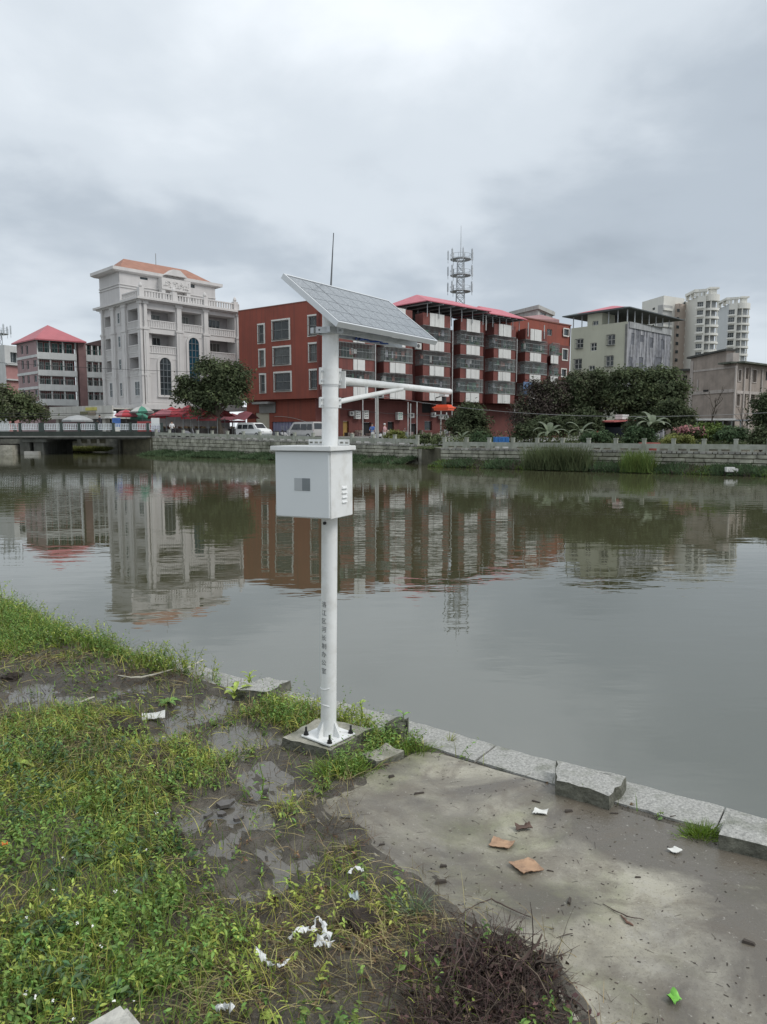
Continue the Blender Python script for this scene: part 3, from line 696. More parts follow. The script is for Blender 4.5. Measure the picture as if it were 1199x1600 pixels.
for px, py, lb in ((550, 646, 'small pale air conditioner on the red ground floor wall, nearest the white pole'), (644, 649, 'air conditioner on the ground floor wall between two drain pipes'), (678, 648, 'air conditioner on the ground floor wall below the end of the white arm'), (690, 651, 'air conditioner left of a matching one next to the small tree by the orange sensor'), (698, 652, 'air conditioner right of a matching one next to the small tree by the orange sensor')):
    ac(FW, px, py, .1, lb, .8 if px > 600 else .7)
# meter boxes / white boards on ground floor wall
for px, py, wd, hh, lb in ((559, 648, 8, 13, 'white meter cabinet left of a drain pipe on the red ground floor wall'), (572, 648, 7, 13, 'white meter cabinet right of a drain pipe on the red ground floor wall'), (625, 650, 8, 12, 'white meter cabinet with green label above the dark doorway')):
    q = FW.rect(px - wd / 2, py - hh / 2, px + wd / 2, py + hh / 2); o = thing('meter_cabinet', lb, 'meter cabinet', tuple(FW.P(q[0], .1, q[2])))
    MB().fbox(FW, q[0], q[1], -.35, .12, q[2], q[3]).build('cabinet_body', M_panelw, o)
    k = MB()
    for r_ in range(3):
        z = q[2] + (q[3] - q[2]) * (.18 + .28 * r_); k.fbox(FW, q[0] + (q[1] - q[0]) * .15, q[0] + (q[1] - q[0]) * .45, .121, .14, z, z + .12); k.fbox(FW, q[0] + (q[1] - q[0]) * .55, q[0] + (q[1] - q[0]) * .8, .121, .14, z + .05, z + .15)
    k.build('meter_window', mat('meter_dark', (.12, .13, .12), .4) if px != 625 else mat('green_label', (.06, .3, .2), .5), o, fix=False)

# ---- grey penthouse building behind ------------------------------------------
pb = thing('rear_building', 'pale stair tower with flat overhanging roof rising behind the red building', 'building', tuple(at(830, 670, 150)))
FA_ = Fr(at(797, 600, 156).xy, at(838, 600, 148).xy); FB_ = Fr(at(838, 600, 148).xy, at(861, 600, 156).xy)
mp_ = mat('pale_render', (.40, .40, .38), .85, .1, .6, streak=.3)
z1 = FA_.Z(838, 484); mb = MB(); hB = [FB_.rect(842, 487, 851, 500)]
wall_grid(mb, FB_, 0, FB_.len, 1.5, z1, hB, .3); mb.quad(FA_.P(0, 0, 1.5), FA_.P(FA_.len, 0, 1.5), FA_.P(FA_.len, 0, z1), FA_.P(0, 0, z1)); mb.build('wall', mp_, pb, fix=False)
window(FB_, hB[0], pb, M_alu, G1)
a, b_, c2 = FA_.P(0, 0, 0), FA_.P(FA_.len, 0, 0), FB_.P(FB_.len, 0, 0); d2 = a + c2 - b_; ctr = (a + c2) / 2
MB().prism([(q + (q - ctr) * .12).xy for q in (a, b_, c2, d2)], z1, z1 + .75).build('roof_slab', mp_, pb)
lb_ = thing('rear_house', 'low pinkish pitched roof wing in front of the pale stair tower', 'building', tuple(at(815, 670, 142)))
mb = MB(); p = [at(785, 495, 142), at(822, 486, 142), at(835, 492, 142), at(868, 492, 150)]
mb.quad(at(780, 497, 142), at(822, 487.5, 142), at(824, 499, 142), at(795, 503, 142)); pw = [at(780, 660, 142.1).xy, at(835, 660, 142.1).xy, at(870, 660, 150).xy, at(870, 660, 160).xy, at(780, 660, 152).xy]
MB().prism(pw, 1.5, at(800, 498, 142).z).build('wall', mat('mauve_wall', (.28, .20, .20), .8, .1, 1), lb_); 
zt = at(800, 498, 142).z; q = MB(); q.hexa([Vector((*v.xy, zt)) if True else 0 for v in [Vector((*x, 0)) for x in pw]][:3] + [Vector((*pw[4], zt))], [Vector((*pw[0].lerp(pw[4], .45), zt + .1)), Vector((*pw[1].lerp(pw[3], .2), zt + 1.3)), Vector((*pw[2], zt + 1.0)), Vector((*pw[4], zt + 1.0))]); q.build('roof', mat('dusty_pink_roof', (.30, .17, .17), .8, .1, 1), lb_)

# ---- white classical building -----------------------------------------------
M_wst = mat('pale_stone_cladding', (.50, .485, .475), .75, .07, .5, streak=.22, dirt=(.30, .29, .28))
M_wst2 = mat('pale_stone_trim', (.54, .525, .51), .75, .06, .6, streak=.2, dirt=(.33, .32, .31))
M_orange = mat('orange_roof_tiles', (.30, .15, .105), .8, .15, 1.2)
cw0 = at(226, 650, 100).xy; wl = at(164, 650, 109).xy; wr = at(377, 650, 111.7).xy
WL, WR = Fr(wl, cw0), Fr(cw0, wr)
wb = thing('classical_building', 'tall pale stone building with loggias, arched windows and an orange tiled roof', 'building', (cw0.x, cw0.y, 2))
ZS, ZC = 6.0, 19.6
def opn(F, x0, x1, rows): return [F.rect(x0, a, x1, b_) for a, b_ in rows]
left_l = opn(WL, 168, 178, ((494, 510), (529, 546), (564, 582))); left_r = opn(WL, 204, 220.5, ((482, 501), (520, 539), (558, 576)))
slim = opn(WL, 188.5, 192, ((488, 505), (525, 542.5), (561, 578), (598, 619))); low = opn(WL, 172.5, 181, ((598, 621),)) + opn(WL, 212, 221, ((596, 618),))
mb = MB(); wall_grid(mb, WL, 0, WL.len, ZS, ZC, left_l + left_r, 1.8); mb.build('side_wall', M_wst, wb, fix=False)
rl = opn(WR, 234, 277, ((485.5, 502), (521.5, 541))); rm = opn(WR, 287, 318, ((489, 508),)); rr_l = opn(WR, 328, 369, ((494, 514.5), (531, 551), (568, 588)))
arch1 = WR.rect(250, 559, 267.5, 617.5); arch2 = WR.rect(296, 528, 312, 600)
mb = MB(); wall_grid(mb, WR, 0, WR.len, ZS, ZC, rl + rm + rr_l, 1.9); mb.build('front_wall', M_wst, wb, fix=False)
# inner walls of loggias with windows
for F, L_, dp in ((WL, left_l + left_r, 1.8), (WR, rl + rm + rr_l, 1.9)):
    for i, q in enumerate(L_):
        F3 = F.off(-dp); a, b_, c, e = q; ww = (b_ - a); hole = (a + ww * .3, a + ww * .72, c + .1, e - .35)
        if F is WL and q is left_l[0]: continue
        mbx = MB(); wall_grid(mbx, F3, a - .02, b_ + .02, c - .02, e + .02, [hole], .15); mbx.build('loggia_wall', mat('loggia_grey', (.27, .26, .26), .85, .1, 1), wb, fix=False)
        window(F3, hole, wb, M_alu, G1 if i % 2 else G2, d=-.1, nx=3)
        # parapet with balustrade
        p = MB(); p.fbox(F, a, b_, -.25, .04, c - 1.75 if F is WR else c - 1.3, c - 1.0); p.fbox(F, a, b_, -.2, .1, c - .12, c + .02); p.fbox(F, a - .0, b_, .0, .12, c - 1.05, c - .95)
        k = max(3, int(ww / .35))
        for j in range(k): s = a + ww * (j + .5) / k; p.fbox(F, s - .07, s + .07, .0, .07, c - .95, c - .12)
        p.build('balcony_parapet', M_wst2, wb, fix=False)
for q in slim + low: window(WL, q, wb, M_alu, G1, d=.06, nx=1 if q in slim else 2, nz=2, surround=M_wst2, sw=.16)
def arched(F, r, glass, nx, nz):
    a, b_, c, e = r; rad = (b_ - a) / 2; sm = (a + b_) / 2; zc = e - rad; n = 14
    out = [F.P(a, .06, c), F.P(b_, .06, c)] + [F.P(sm + rad * math.cos(math.pi * j / n), .06, zc + rad * math.sin(math.pi * j / n)) for j in range(n + 1)]
    fr_ = MB()
    fr_.fbox(F, a - .35, a, 0, .16, c, zc); fr_.fbox(F, b_, b_ + .35, 0, .16, c, zc); fr_.fbox(F, a - .4, b_ + .4, 0, .22, c - .3, c)
    for j in range(n):
        t0, t1 = math.pi * j / n, math.pi * (j + 1) / n; R2 = rad + .35
        fr_.hexa([F.P(sm + rad * math.cos(t0), 0, zc + rad * math.sin(t0)), F.P(sm + R2 * math.cos(t0), 0, zc + R2 * math.sin(t0)), F.P(sm + R2 * math.cos(t1), 0, zc + R2 * math.sin(t1)), F.P(sm + rad * math.cos(t1), 0, zc + rad * math.sin(t1))],
                 [F.P(sm + rad * math.cos(t0), .16, zc + rad * math.sin(t0)), F.P(sm + R2 * math.cos(t0), .16, zc + R2 * math.sin(t0)), F.P(sm + R2 * math.cos(t1), .16, zc + R2 * math.sin(t1)), F.P(sm + rad * math.cos(t1), .16, zc + rad * math.sin(t1))])
    o = fr_.build('arched_window', M_wst2, wb, fix=False); MB().quad(*out).build('pane', glass, o, fix=False)
    g_ = MB()
    for i in range(1, nx): s = a + (b_ - a) * i / nx; g_.fbox(F, s - .04, s + .04, .06, .12, c, zc + rad * .85)
    for i in range(1, nz): z = c + (zc - c) * i / (nz - 1); g_.fbox(F, a, b_, .06, .13, z - .04, z + .04)
    g_.build('glazing_bars', mat('arch_bars', (.13, .15, .16), .5), o, fix=False)
arched(WR, arch1, G1, 3, 6); arched(WR, arch2, G4, 3, 7)
# pilasters
for F, ps in ((WR, ((226, 234), (277, 287), (319, 328), (370, 377))), (WL, ((164, 167.5), (179, 185), (196, 203), (221.5, 226)))):
    for x0, x1 in ps:
        a, b_ = F.S(x0), F.S(x1); p = MB(); p.fbox(F, a, b_, .0, .3, ZS, 15.9); p.fbox(F, a - .1, b_ + .1, 0, .38, 15.9, 16.2); p.fbox(F, a + .15, b_ - .15, 0, .27, 16.2, ZC)
        wdt = b_ - a; p.fbox(F, a + wdt * .3, b_ - wdt * .3, .3, .36, ZS + .3, 15.6); p.fbox(F, a - .05, b_ + .05, 0, .34, ZC - .35, ZC); p.fbox(F, a - .08, b_ + .08, .01, .35, 9.8, 10.1)
        p.build('pilaster', M_wst2, wb, fix=False)
# stone courses as thin grooves (raised bands)
p = MB()
for F, L_, hl in ((WR, WR.len, rl + rm + rr_l), (WL, WL.len, left_l + left_r)):
    z = ZS + .5
    for z in (ZS + .3, ZS + 4.2, ZS + 7.6, ZS + 11): p.fbox(F, 0, L_, 0, .0401, z, z + .08)
p.build('string_course', M_wst2, wb, fix=False)
def ringf(FA, FB, name, o0, o1, z0, z1, m_, back=9):
    """slab following both faces of the corner building"""
    a = FA.P(-o1, o1, 0); c = FA.P(FA.len, 0, 0); n = (FA.n + FB.n); n = n / n.dot(FA.n) ; k = c + n * o1; e = FB.P(FB.len + o1, o1, 0)
    bb = FB.P(FB.len + o1, -back, 0); aa = FA.P(-o1, -back, 0)
    return MB().hexa([Vector((*v.xy, z0)) for v in (a, k, e, bb, aa)], [Vector((*v.xy, z1)) for v in (a, k, e, bb, aa)]).build(name, m_, wb)
ringf(WL, WR, 'cornice', 0, .8, ZC + .15, ZC + .42, M_wst2); ringf(WL, WR, 'cornice_lower', 0, .45, ZC, ZC + .148, M_wst2)
ringf(WL, WR, 'base_slab', 0, .7, 5.35, 5.998, M_wst2)
ringf(WL, WR, 'ground_floor', 0, -1.2, 1.9, 5.35, mat('ground_floor_grey', (.23, .22, .215), .85, .2, .6))
# roof terrace balustrade + urn posts
bal = MB()
for F, s0, s1 in ((WR, 0, WR.len), (WL, WL.S(196), WL.len)):
    bal.fbox(F, s0, s1, -.25, 0.05, ZC + .42, ZC + .62); bal.fbox(F, s0, s1, -.25, .05, ZC + 1.35, ZC + 1.5)
    k = int((s1 - s0) / .42)
    for j in range(k + 1): s = s0 + (s1 - s0) * j / k; bal.fbox(F, s - .09, s + .09, -.2, 0, ZC + .62, ZC + 1.35)
bal.build('roof_balustrade', M_wst2, wb, fix=False)
for F, px in ((WR, 226), (WR, 277), (WR, 325), (WR, 371)):
    s, _ = F.sz(px, 600); p = MB(); p.fbox(F, s - .35, s + .35, -.5, .12, ZC + .42, ZC + 1.75); p.tube([F.P(s, -.2, ZC + 1.75), F.P(s, -.2, ZC + 1.95), F.P(s, -.2, ZC + 2.2), F.P(s, -.2, ZC + 2.5)], [.1, .28, .22, .03], 8); p.build('finial_post', M_wst2, wb, fix=False)
# upper set-back block
ka = WL.S(193); WU = Fr(WL.P(ka, 0, 0).xy, (WL.P(ka, 0, 0) + WR.u * (WR.len - .2)).xy)
ZU = WU.Z(196, 426)
u1 = [WU.rect(285 - 60, 434, 237, 438), WU.rect(297, 444.5, 309, 450), WU.rect(262, 459, 270, 463.5), WU.rect(280, 462, 290, 466.5), WU.rect(299, 465, 308, 471)]
mb = MB(); wall_grid(mb, WU, 0, WU.S(340), ZC, ZU, u1, .3); sE = WU.S(340)
mb.quad(WL.P(0, .02, ZC), WL.P(ka, .02, ZC), WL.P(ka, .02, ZU), WL.P(0, .02, ZU)); mb.quad(WU.P(sE, 0, ZC), WU.P(sE, -8, ZC), WU.P(sE, -8, ZU), WU.P(sE, 0, ZU))
mb.build('upper_storey_wall', M_wst, wb, fix=False)
for q in u1: MB().fbox(WU, q[0], q[1], -.3, -.2, q[2], q[3]).build('window', G1, wb, fix=False)
# moulding band, central projection with relief, eaves and roof
bd = MB(); zb_ = WU.Z(200, 446); bd.fbox(WU, 0, sE, 0, .12, zb_, zb_ + .14); bd.fbox(WU, 0, sE, 0, .12, zb_ - .35, zb_ - .25); bd.fbox(WL, 0, ka, .02, .14, zb_, zb_ + .14); bd.fbox(WL, 0, ka, .02, .14, zb_ - .35, zb_ - .25); bd.build('moulding_band', M_wst2, wb, fix=False)
sa, sb_ = WU.S(252), WU.S(296); zc_ = WU.Z(275, 458); pj = MB(); pj.fbox(WU, sa, sb_, 0.01, 1.1, zc_ + .1, ZU - .02)
for s in (sa + .3, sb_ - .3): pj.fbox(WU, s - .3, s + .3, .3, 1.0, ZC + .4, zc_ + .1)
pj.hexa([WU.P(sa + .6, 0, ZU + .42), WU.P(sb_ - .6, 0, ZU + .42), WU.P(sb_ - .6, 1.3, ZU + .42), WU.P(sa + .6, 1.3, ZU + .42)], [WU.P(sa + 1.8, 0, ZU + 1.3), WU.P(sb_ - 1.8, 0, ZU + 1.3), WU.P(sb_ - 1.8, 1.3, ZU + 1.3), WU.P(sa + 1.8, 1.3, ZU + 1.3)])
pj.build('portico', M_wst2, wb)
rl_ = MB(); rr = random.Random(9)
for k in range(60): s = rr.uniform(sa + .3, sb_ - .3); z = rr.uniform(zc_ + .5, ZU - .4); rl_.blob(WU.P(s, 1.12, z), rr.uniform(.07, .16), 1, .4, k)
rl_.build('carved_relief', M_wst2, wb, fix=False)
A_ = WL.P(0, 0, 0); B_ = WU.P(0, 0, 0); C_ = WU.P(sE, 0, 0); D_ = A_ + (C_ - B_); ce = (A_ + C_) / 2
def grow(P, k): return [v + (v - ce).normalized() * k for v in P]
ev = grow((A_, B_, C_, D_), 1.2); ev2 = grow((A_, B_, C_, D_), .7)
MB().hexa([Vector((*v.xy, ZU)) for v in ev2], [Vector((*v.xy, ZU + .18)) for v in ev]).build('eaves_soffit', M_wst2, wb)
MB().prism([v.xy for v in ev], ZU + .18, ZU + .6).build('eaves', M_wst2, wb)
zr = at(217, 413.5, 108).z; ii = grow((A_, B_, C_, D_), -.2)
e3 = [Vector((*v.xy, ZU + .6)) for v in ii]; ra = (ii[0] + ii[1]) / 2 * .72 + ce * .28; rb2 = (ii[2] + ii[3]) / 2 * .62 + ce * .38; ra = Vector((*ra.xy, zr + .9)); rb2 = Vector((*rb2.xy, zr + .9))
MB().quad(e3[1], e3[2], rb2, ra).quad(e3[2], e3[3], rb2).quad(e3[3], e3[0], ra, rb2).quad(e3[0], e3[1], ra).build('roof', M_orange, wb, fix=False)
MB().tube([rb2 * .5 + ra * .5, rb2 * .5 + ra * .5 + Vector((0, 0, 1.6))], .05, 5).build('lightning_rod', M_bars, wb, fix=False)

# ---- red roof flats on the left ----------------------------------------------------
M_mauve = mat('mauve_tiles', (.29, .20, .20), .8, .12, .6, streak=.2); M_lw = mat('balcony_white', (.50, .51, .50), .75, .08, .8, streak=.25, dirt=(.3, .3, .29)); M_dred = mat('dull_red_wall', (.22, .085, .08), .8, .2, .6)
c1 = at(63, 650, 115).xy; l1 = at(32, 650, 121).xy; r1 = at(126, 650, 118.7).xy; r2 = at(168, 650, 121).xy
LA, LB = Fr(l1, c1), Fr(c1, r2); lf = thing('apartment_block', 'four storey block with white balcony bands and a bright red hipped roof', 'apartment building', (c1.x, c1.y, 2))
sR = LB.S(127); zf = [LB.Z(63, y) for y in (549, 576, 599, 622.5, 633)]; ztop = LB.Z(63, 530)
rowy = [(549, 563), (576, 587), (599, 610), (624, 633)]
bands = [(LB.Z(64, y1), LB.Z(64, y0)) for y0, y1 in ((550, 560.5), (577.5, 586.5), (600, 610), (623, 633))]
# side wall with windows
hs = []
for y0, y1 in ((539, 553), (563, 577), (587, 599), (610, 620)):
    for x0 in (35.5, 43.5): hs.append(LA.rect(x0, y0 + (0 if x0 < 40 else 0), x0 + 3.5, y1))
hs += [LA.rect(54, y, 59, y + 11) for y in (562, 586, 609)]
mb = MB(); wall_grid(mb, LA, 0, LA.len, 1.8, ztop, hs, .2); mb.build('side_wall', M_mauve, lf, fix=False)
for q in hs: window(LA, q, lf, M_alu, G1, nx=1)
mb = MB()
for z0, z1 in bands: mb.fbox(LA, 0, LA.len - .01, .01, .12, z0 + .25, z0 + .65)
mb.build('side_band', M_lw, lf, fix=False)
FB3 = LB.off(-1.4)
for bi, (s0, s1) in enumerate(((0, sR - .5), (LB.S(136.5), LB.len))):
    nwin = 5 if bi == 0 else 3
    for fi, (z0, z1) in enumerate(bands):
        o = MB().fbox(LB, s0, s1, -1.5, .05, z0, z1).build('balcony', M_lw, lf)
        zz = bands[fi - 1][0] if fi else ztop
        mb = MB(); hl = []
        for k in range(nwin): a = s0 + .3 + (s1 - s0 - .4) * k / nwin; hl.append((a, a + (s1 - s0) / nwin * .78, z1 + .05, zz - .35))
        wall_grid(mb, FB3, s0, s1, z1 - .1, zz + .02, hl, .1); mb.build('rear_wall', M_dred, lf, fix=False)
        for k, h in enumerate(hl): window(FB3, h, lf, M_alu, rnd.choice([G3, G1, G2, G2]) if fi else G3, nx=2, d=-.05)
        q = MB()
        for k in range(int((s1 - s0) / .3)): q.fbox(LB, s0 + k * .3, s0 + k * .3 + .03, -.05, -.02, z1, z1 + (zz - z1) * (.98 if fi else .0) + .01)
        q.fbox(LB, s0, s1, -.05, -.02, z1 + .7, z1 + .74); q.build('window_grille', M_bars, o, fix=False)
        for s in (s0 + .1, s0 + (s1 - s0) * .33, s0 + (s1 - s0) * .66, s1 - .1): MB().fbox(LB, s - .1, s + .1, -.25, -.08, z1, zz).build('balcony_post', M_lw, o, fix=False)
MB().fbox(LB, sR - .2, LB.S(136.5), -1.6, .1, 1.8, ztop).build('party_wall', mat('muted_brown_tiles', (.20, .12, .115), .8, .2, .8), lf)
MB().fbox(LB, 0, LB.len, -9, -1.55, 1.8, bands[3][0]).fbox(LB, 0, LB.len, -9, -1.55, ztop - .3, ztop - .1).build('core', M_mauve, lf)
p0, p1, p2 = LA.P(-.6, .6, ztop), LB.P(-.3, .8, ztop), LB.P(sR + .9, .8, ztop); p3 = p0 + (p2 - p1); cc = (p0 + p2) / 2
apx = LB.P(LB.S(88), 0, 0); ap = Vector((cc.x, cc.y, ztop + 2.75))
z_ = Vector((0, 0, .2)); MB().quad(p0, p1, ap).quad(p1, p2, ap).quad(p2, p3, ap).quad(p3, p0, ap).quad(p0 - z_, p1 - z_, p1, p0).quad(p1 - z_, p2 - z_, p2, p1).build('roof', mat('red_sheet_roof', (.38, .10, .115), .55, .1, .8), lf, fix=False)
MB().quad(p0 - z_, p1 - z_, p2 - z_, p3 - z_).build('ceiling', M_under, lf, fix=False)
MB().hexa([LB.P(LB.S(137), 0, ztop - .4), LB.P(LB.len, 0, ztop - .4), LB.P(LB.len, -6, ztop - .4), LB.P(LB.S(137), -6, ztop - .4)], [LB.P(LB.S(137), 0, ztop - .2), LB.P(LB.len, 0, ztop + .7), LB.P(LB.len, -6, ztop + .9), LB.P(LB.S(137), -6, ztop - .1)]).build('lean_to_roof', mat('rusty_dark_roof', (.07, .045, .045), .8, .3, 1), lf)
# far left flats
fl = thing('apartment_block', 'pale block with pinkish lower floors at the far left behind the green tree', 'apartment building', tuple(at(15, 660, 138)))
F4 = Fr(at(-40, 650, 136).xy, at(13, 650, 138).xy); F5 = Fr(at(13, 650, 134).xy, at(36, 650, 137).xy)
for F, xs_, zt in ((F4, ((-30, -18), (-12, -2), (1, 11)), F4.Z(5, 541)), (F5, ((19, 31),), F5.Z(16, 540))):
    hs = [F.rect(x0, y0, x1, y0 + 16) for x0, x1 in xs_ for y0 in (551, 575, 598)]
    mb = MB(); wall_grid(mb, F, 0, F.len, 1.8, zt, hs, .6); mb.quad(F.P(0, 0, zt), F.P(F.len, 0, zt), F.P(F.len, -8, zt), F.P(0, -8, zt)); mb.quad(F.P(0, 0, 1.8), F.P(0, -6, 1.8), F.P(0, -6, zt), F.P(0, 0, zt)); mb.build('wall', M_lw, fl, fix=False)
    for i, h in enumerate(hs):
        window(F, h, fl, M_alu, (G1, G2)[i % 2], d=-.5, nx=2)
    q = MB()
    for y in (569, 593): q.fbox(F, 0, F.len, .02, .5, F.Z(10, y) - .1, F.Z(10, y) + .15)
    q.build('ledge', M_lw, fl, fix=False)
MB().fbox(F5, .1, F5.len - .1, -.3, .05, 1.8, F5.Z(20, 572)).build('lower_wall', mat('pink_wall', (.36, .19, .18), .8, .1, 1), fl)

# ---- low white shop with yellow sign ---------------------------------------------
sp = thing('market_hall', 'low white canopy hall with a faded yellow sign between the flats and the classical building', 'shop building', tuple(at(120, 670, 104)))
F6 = Fr(at(78, 650, 106).xy, at(176, 650, 98).xy); M_sh = mat('white_fascia', (.50, .49, .45), .75, .12, .7, streak=.4, dirt=(.28, .26, .22))
zl0, zl1 = F6.Z(80, 653), F6.Z(80, 637)
n = 7
for k in range(n): MB().fbox(F6, F6.len * k / n + .02, F6.len * (k + 1) / n - .02, -.2, 0, F6.Z(130, 652) , F6.Z(130, 634.5)).build('fascia_panel', M_sh, sp)
MB().fbox(F6, 0, F6.len, -7, -.21, F6.Z(130, 640), F6.Z(130, 638)).fbox(F6, -1.2, F6.len, -3, .4, F6.Z(130, 654.5), F6.Z(130, 652.5)).build('roof', M_sh, sp)
for px in (84, 157, 172): s = F6.S(px); MB().fbox(F6, s - .35, s + .35, -1, -.3, 1.9, F6.Z(130, 654)).build('column', M_sh, sp)
MB().fbox(F6, -2, F6.len, -7.2, -7, 1.9, F6.Z(130, 652)).build('back_wall', mat('dim_wall', (.08, .08, .075), .9, .3, .4), sp)
q = F6.rect(133, 636.5, 150, 641.5); MB().fbox(F6, q[0], q[1], .01, .1, q[2], q[3]).build('sign_board', mat('yellow_sign', (.50, .46, .12), .6, .25, .9), sp)
q = F6.rect(124, 643, 136, 648); MB().fbox(F6, q[0], q[1], .01, .08, q[2], q[3]).build('sign_board', mat('olive_sign', (.16, .15, .07), .6, .4, 3), sp)
q = F6.rect(136.5, 643, 148, 649); MB().fbox(F6, q[0], q[1], .01, .08, q[2], q[3]).build('sign_board', mat('brown_sign', (.28, .23, .17), .6, .2, 2), sp)

# ---- cream block with green roof ------------------------------------------------
M_yel = mat('cream_render', (.43, .43, .345), .85, .07, .4, streak=.15, dirt=(.30, .29, .23)); M_mould = mat('mouldy_grey_render', (.13, .135, .15), .9, .6, 1.6, streak=1.0, dirt=(.46, .46, .47))
c5 = at(976, 650, 95).xy; l5 = at(889, 650, 101.5).xy; r5 = at(1043, 650, 103).xy
YL, YR = Fr(l5, c5), Fr(c5, r5); yb = thing('apartment_building', 'cream apartment building with a mouldy grey side and a roof canopy with a pink patch', 'apartment building', (c5.x, c5.y, 1.3))
ZY = YL.Z(974, 503)
P4 = lambda x0, y0, x1, y1: YL.rect(860 + x0 / 3.537, 440 + y0 / 3.537, 860 + x1 / 3.537, 440 + y1 / 3.537)
yw = [P4(137, 318, 176, 368), P4(216, 338, 250, 384), P4(308, 294, 350, 350), P4(129, 428, 171, 484), P4(210, 464, 243, 512), P4(302, 410, 345, 468)]
mb = MB(); wall_grid(mb, YL, 0, YL.len, 1.2, ZY, yw, .25); mb.quad(YL.P(0, 0, ZY), YL.P(YL.len, 0, ZY), YL.P(YL.len, -9, ZY), YL.P(0, -9, ZY)); mb.quad(YL.P(0, 0, 1.2), YL.P(0, -8, 1.2), YL.P(0, -8, ZY), YL.P(0, 0, ZY)); mb.build('front_wall', M_yel, yb, fix=False)
for i, q in enumerate(yw): window(YL, q, yb, M_cream, G1, nx=2, nz=2, bars=M_rbars if i not in (1, 4) else None, fw=.07)
yg = [YR.rect(*q) for q in ((984, 520, 989, 538), (998, 523, 1003, 534), (1013, 527, 1018, 543), (1030, 530, 1035, 545), (983, 558, 987, 575), (997, 558, 1004, 575), (1023, 558, 1032, 578))]
mb = MB(); wall_grid(mb, YR, 0, YR.len, 1.2, ZY, yg, .12); mb.build('side_wall', M_mould, yb, fix=False)
for q in yg: MB().fbox(YR, q[0], q[1], -.12, -.05, q[2], q[3]).build('window', mat('boarded_window', (.10, .105, .12), .6, .4, 1.5), yb, fix=False)
MB().fbox(YL, YL.len - .3, YL.len, 0, .06, 1.2, ZY - .3).build('corner_stain', mat('corner_grey', (.17, .17, .16), .9, .3, 1), yb)
MB().fbox(YR, 0.3, YR.len, .0, .12, ZY - .75, ZY).build('parapet', mat('parapet_grey', (.33, .34, .34), .85, .2, 1, streak=.6, dirt=(.14, .14, .14)), yb)
q = P4(196, 186, 275, 275); hw = [P4(224, 218, 256, 264)]
mb = MB(); YU = YL.off(.02); wall_grid(mb, YU, q[0], q[1], ZY - .02, q[3] + .3, hw, .2); mb.quad(YU.P(q[0], 0, ZY), YU.P(q[0], -3, ZY), YU.P(q[0], -3, q[3] + .3), YU.P(q[0], 0, q[3] + .3)).quad(YU.P(q[1], 0, ZY), YU.P(q[1], -3, ZY), YU.P(q[1], -3, q[3] + .3), YU.P(q[1], 0, q[3] + .3)); mb.build('stair_head', M_yel, yb, fix=False); window(YU, hw[0], yb, M_cream, G1, nx=2, nz=2)
MB().fbox(YU, q[0] - .15, q[1] + .1, -3, .15, q[3] + .3, q[3] + .5).build('stair_head_cap', M_yel, yb)
# canopy
e0 = YL.P(-.8, 1.0, 0); e1 = YL.P(YL.len, .0, 0) + (YL.n + YR.n) * .6; e2 = YR.P(YR.len + 1.8, 1.0, 0); e3_ = e0 + (e2 - e1)
zE = [YL.Z(890, 496), YL.Z(976, 482.5), YR.Z(1046, 502.5)]; zM = zE[1]
ce2 = (e0 + e2) / 2
g0, g1, g2, g3 = (Vector((*e0.xy, ZY + 1.6)), Vector((*e1.xy, ZY + 1.7)), Vector((*e2.xy, ZY + 1.45)), Vector((*e3_.xy, ZY + 1.5))); rp = at(957, 478.5, 101)
MB().quad(g0, g1, rp).quad(g1, g2, g3, rp).quad(g3, g0, rp).build('roof', mat('green_grey_sheet', (.07, .10, .095), .5, .15, .7), yb, fix=False)
dz = Vector((0, 0, .06)); k0 = g0.lerp(g1, .22); k1 = g0.lerp(g1, .93)
MB().quad(k0 + dz, k1 + dz, rp.lerp(g1, .3) + dz, rp + dz).build('pink_roof_sheet', M_pink, yb, fix=False)
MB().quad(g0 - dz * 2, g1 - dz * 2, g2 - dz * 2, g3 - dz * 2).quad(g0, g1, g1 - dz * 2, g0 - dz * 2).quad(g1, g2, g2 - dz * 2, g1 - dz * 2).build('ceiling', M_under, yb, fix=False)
ps = MB()
for F, ln in ((YL, YL.len), (YR, YR.len)):
    for k in range(7): s = .2 + (ln - .4) * k / 6; ps.tube([F.P(s, -.2, ZY - .1), F.P(s, -.2, ZY + 1.5)], .07, 5)
ps.build('roof_posts', mat('galvanised_post', (0, 0, 0)), yb, fix=False)

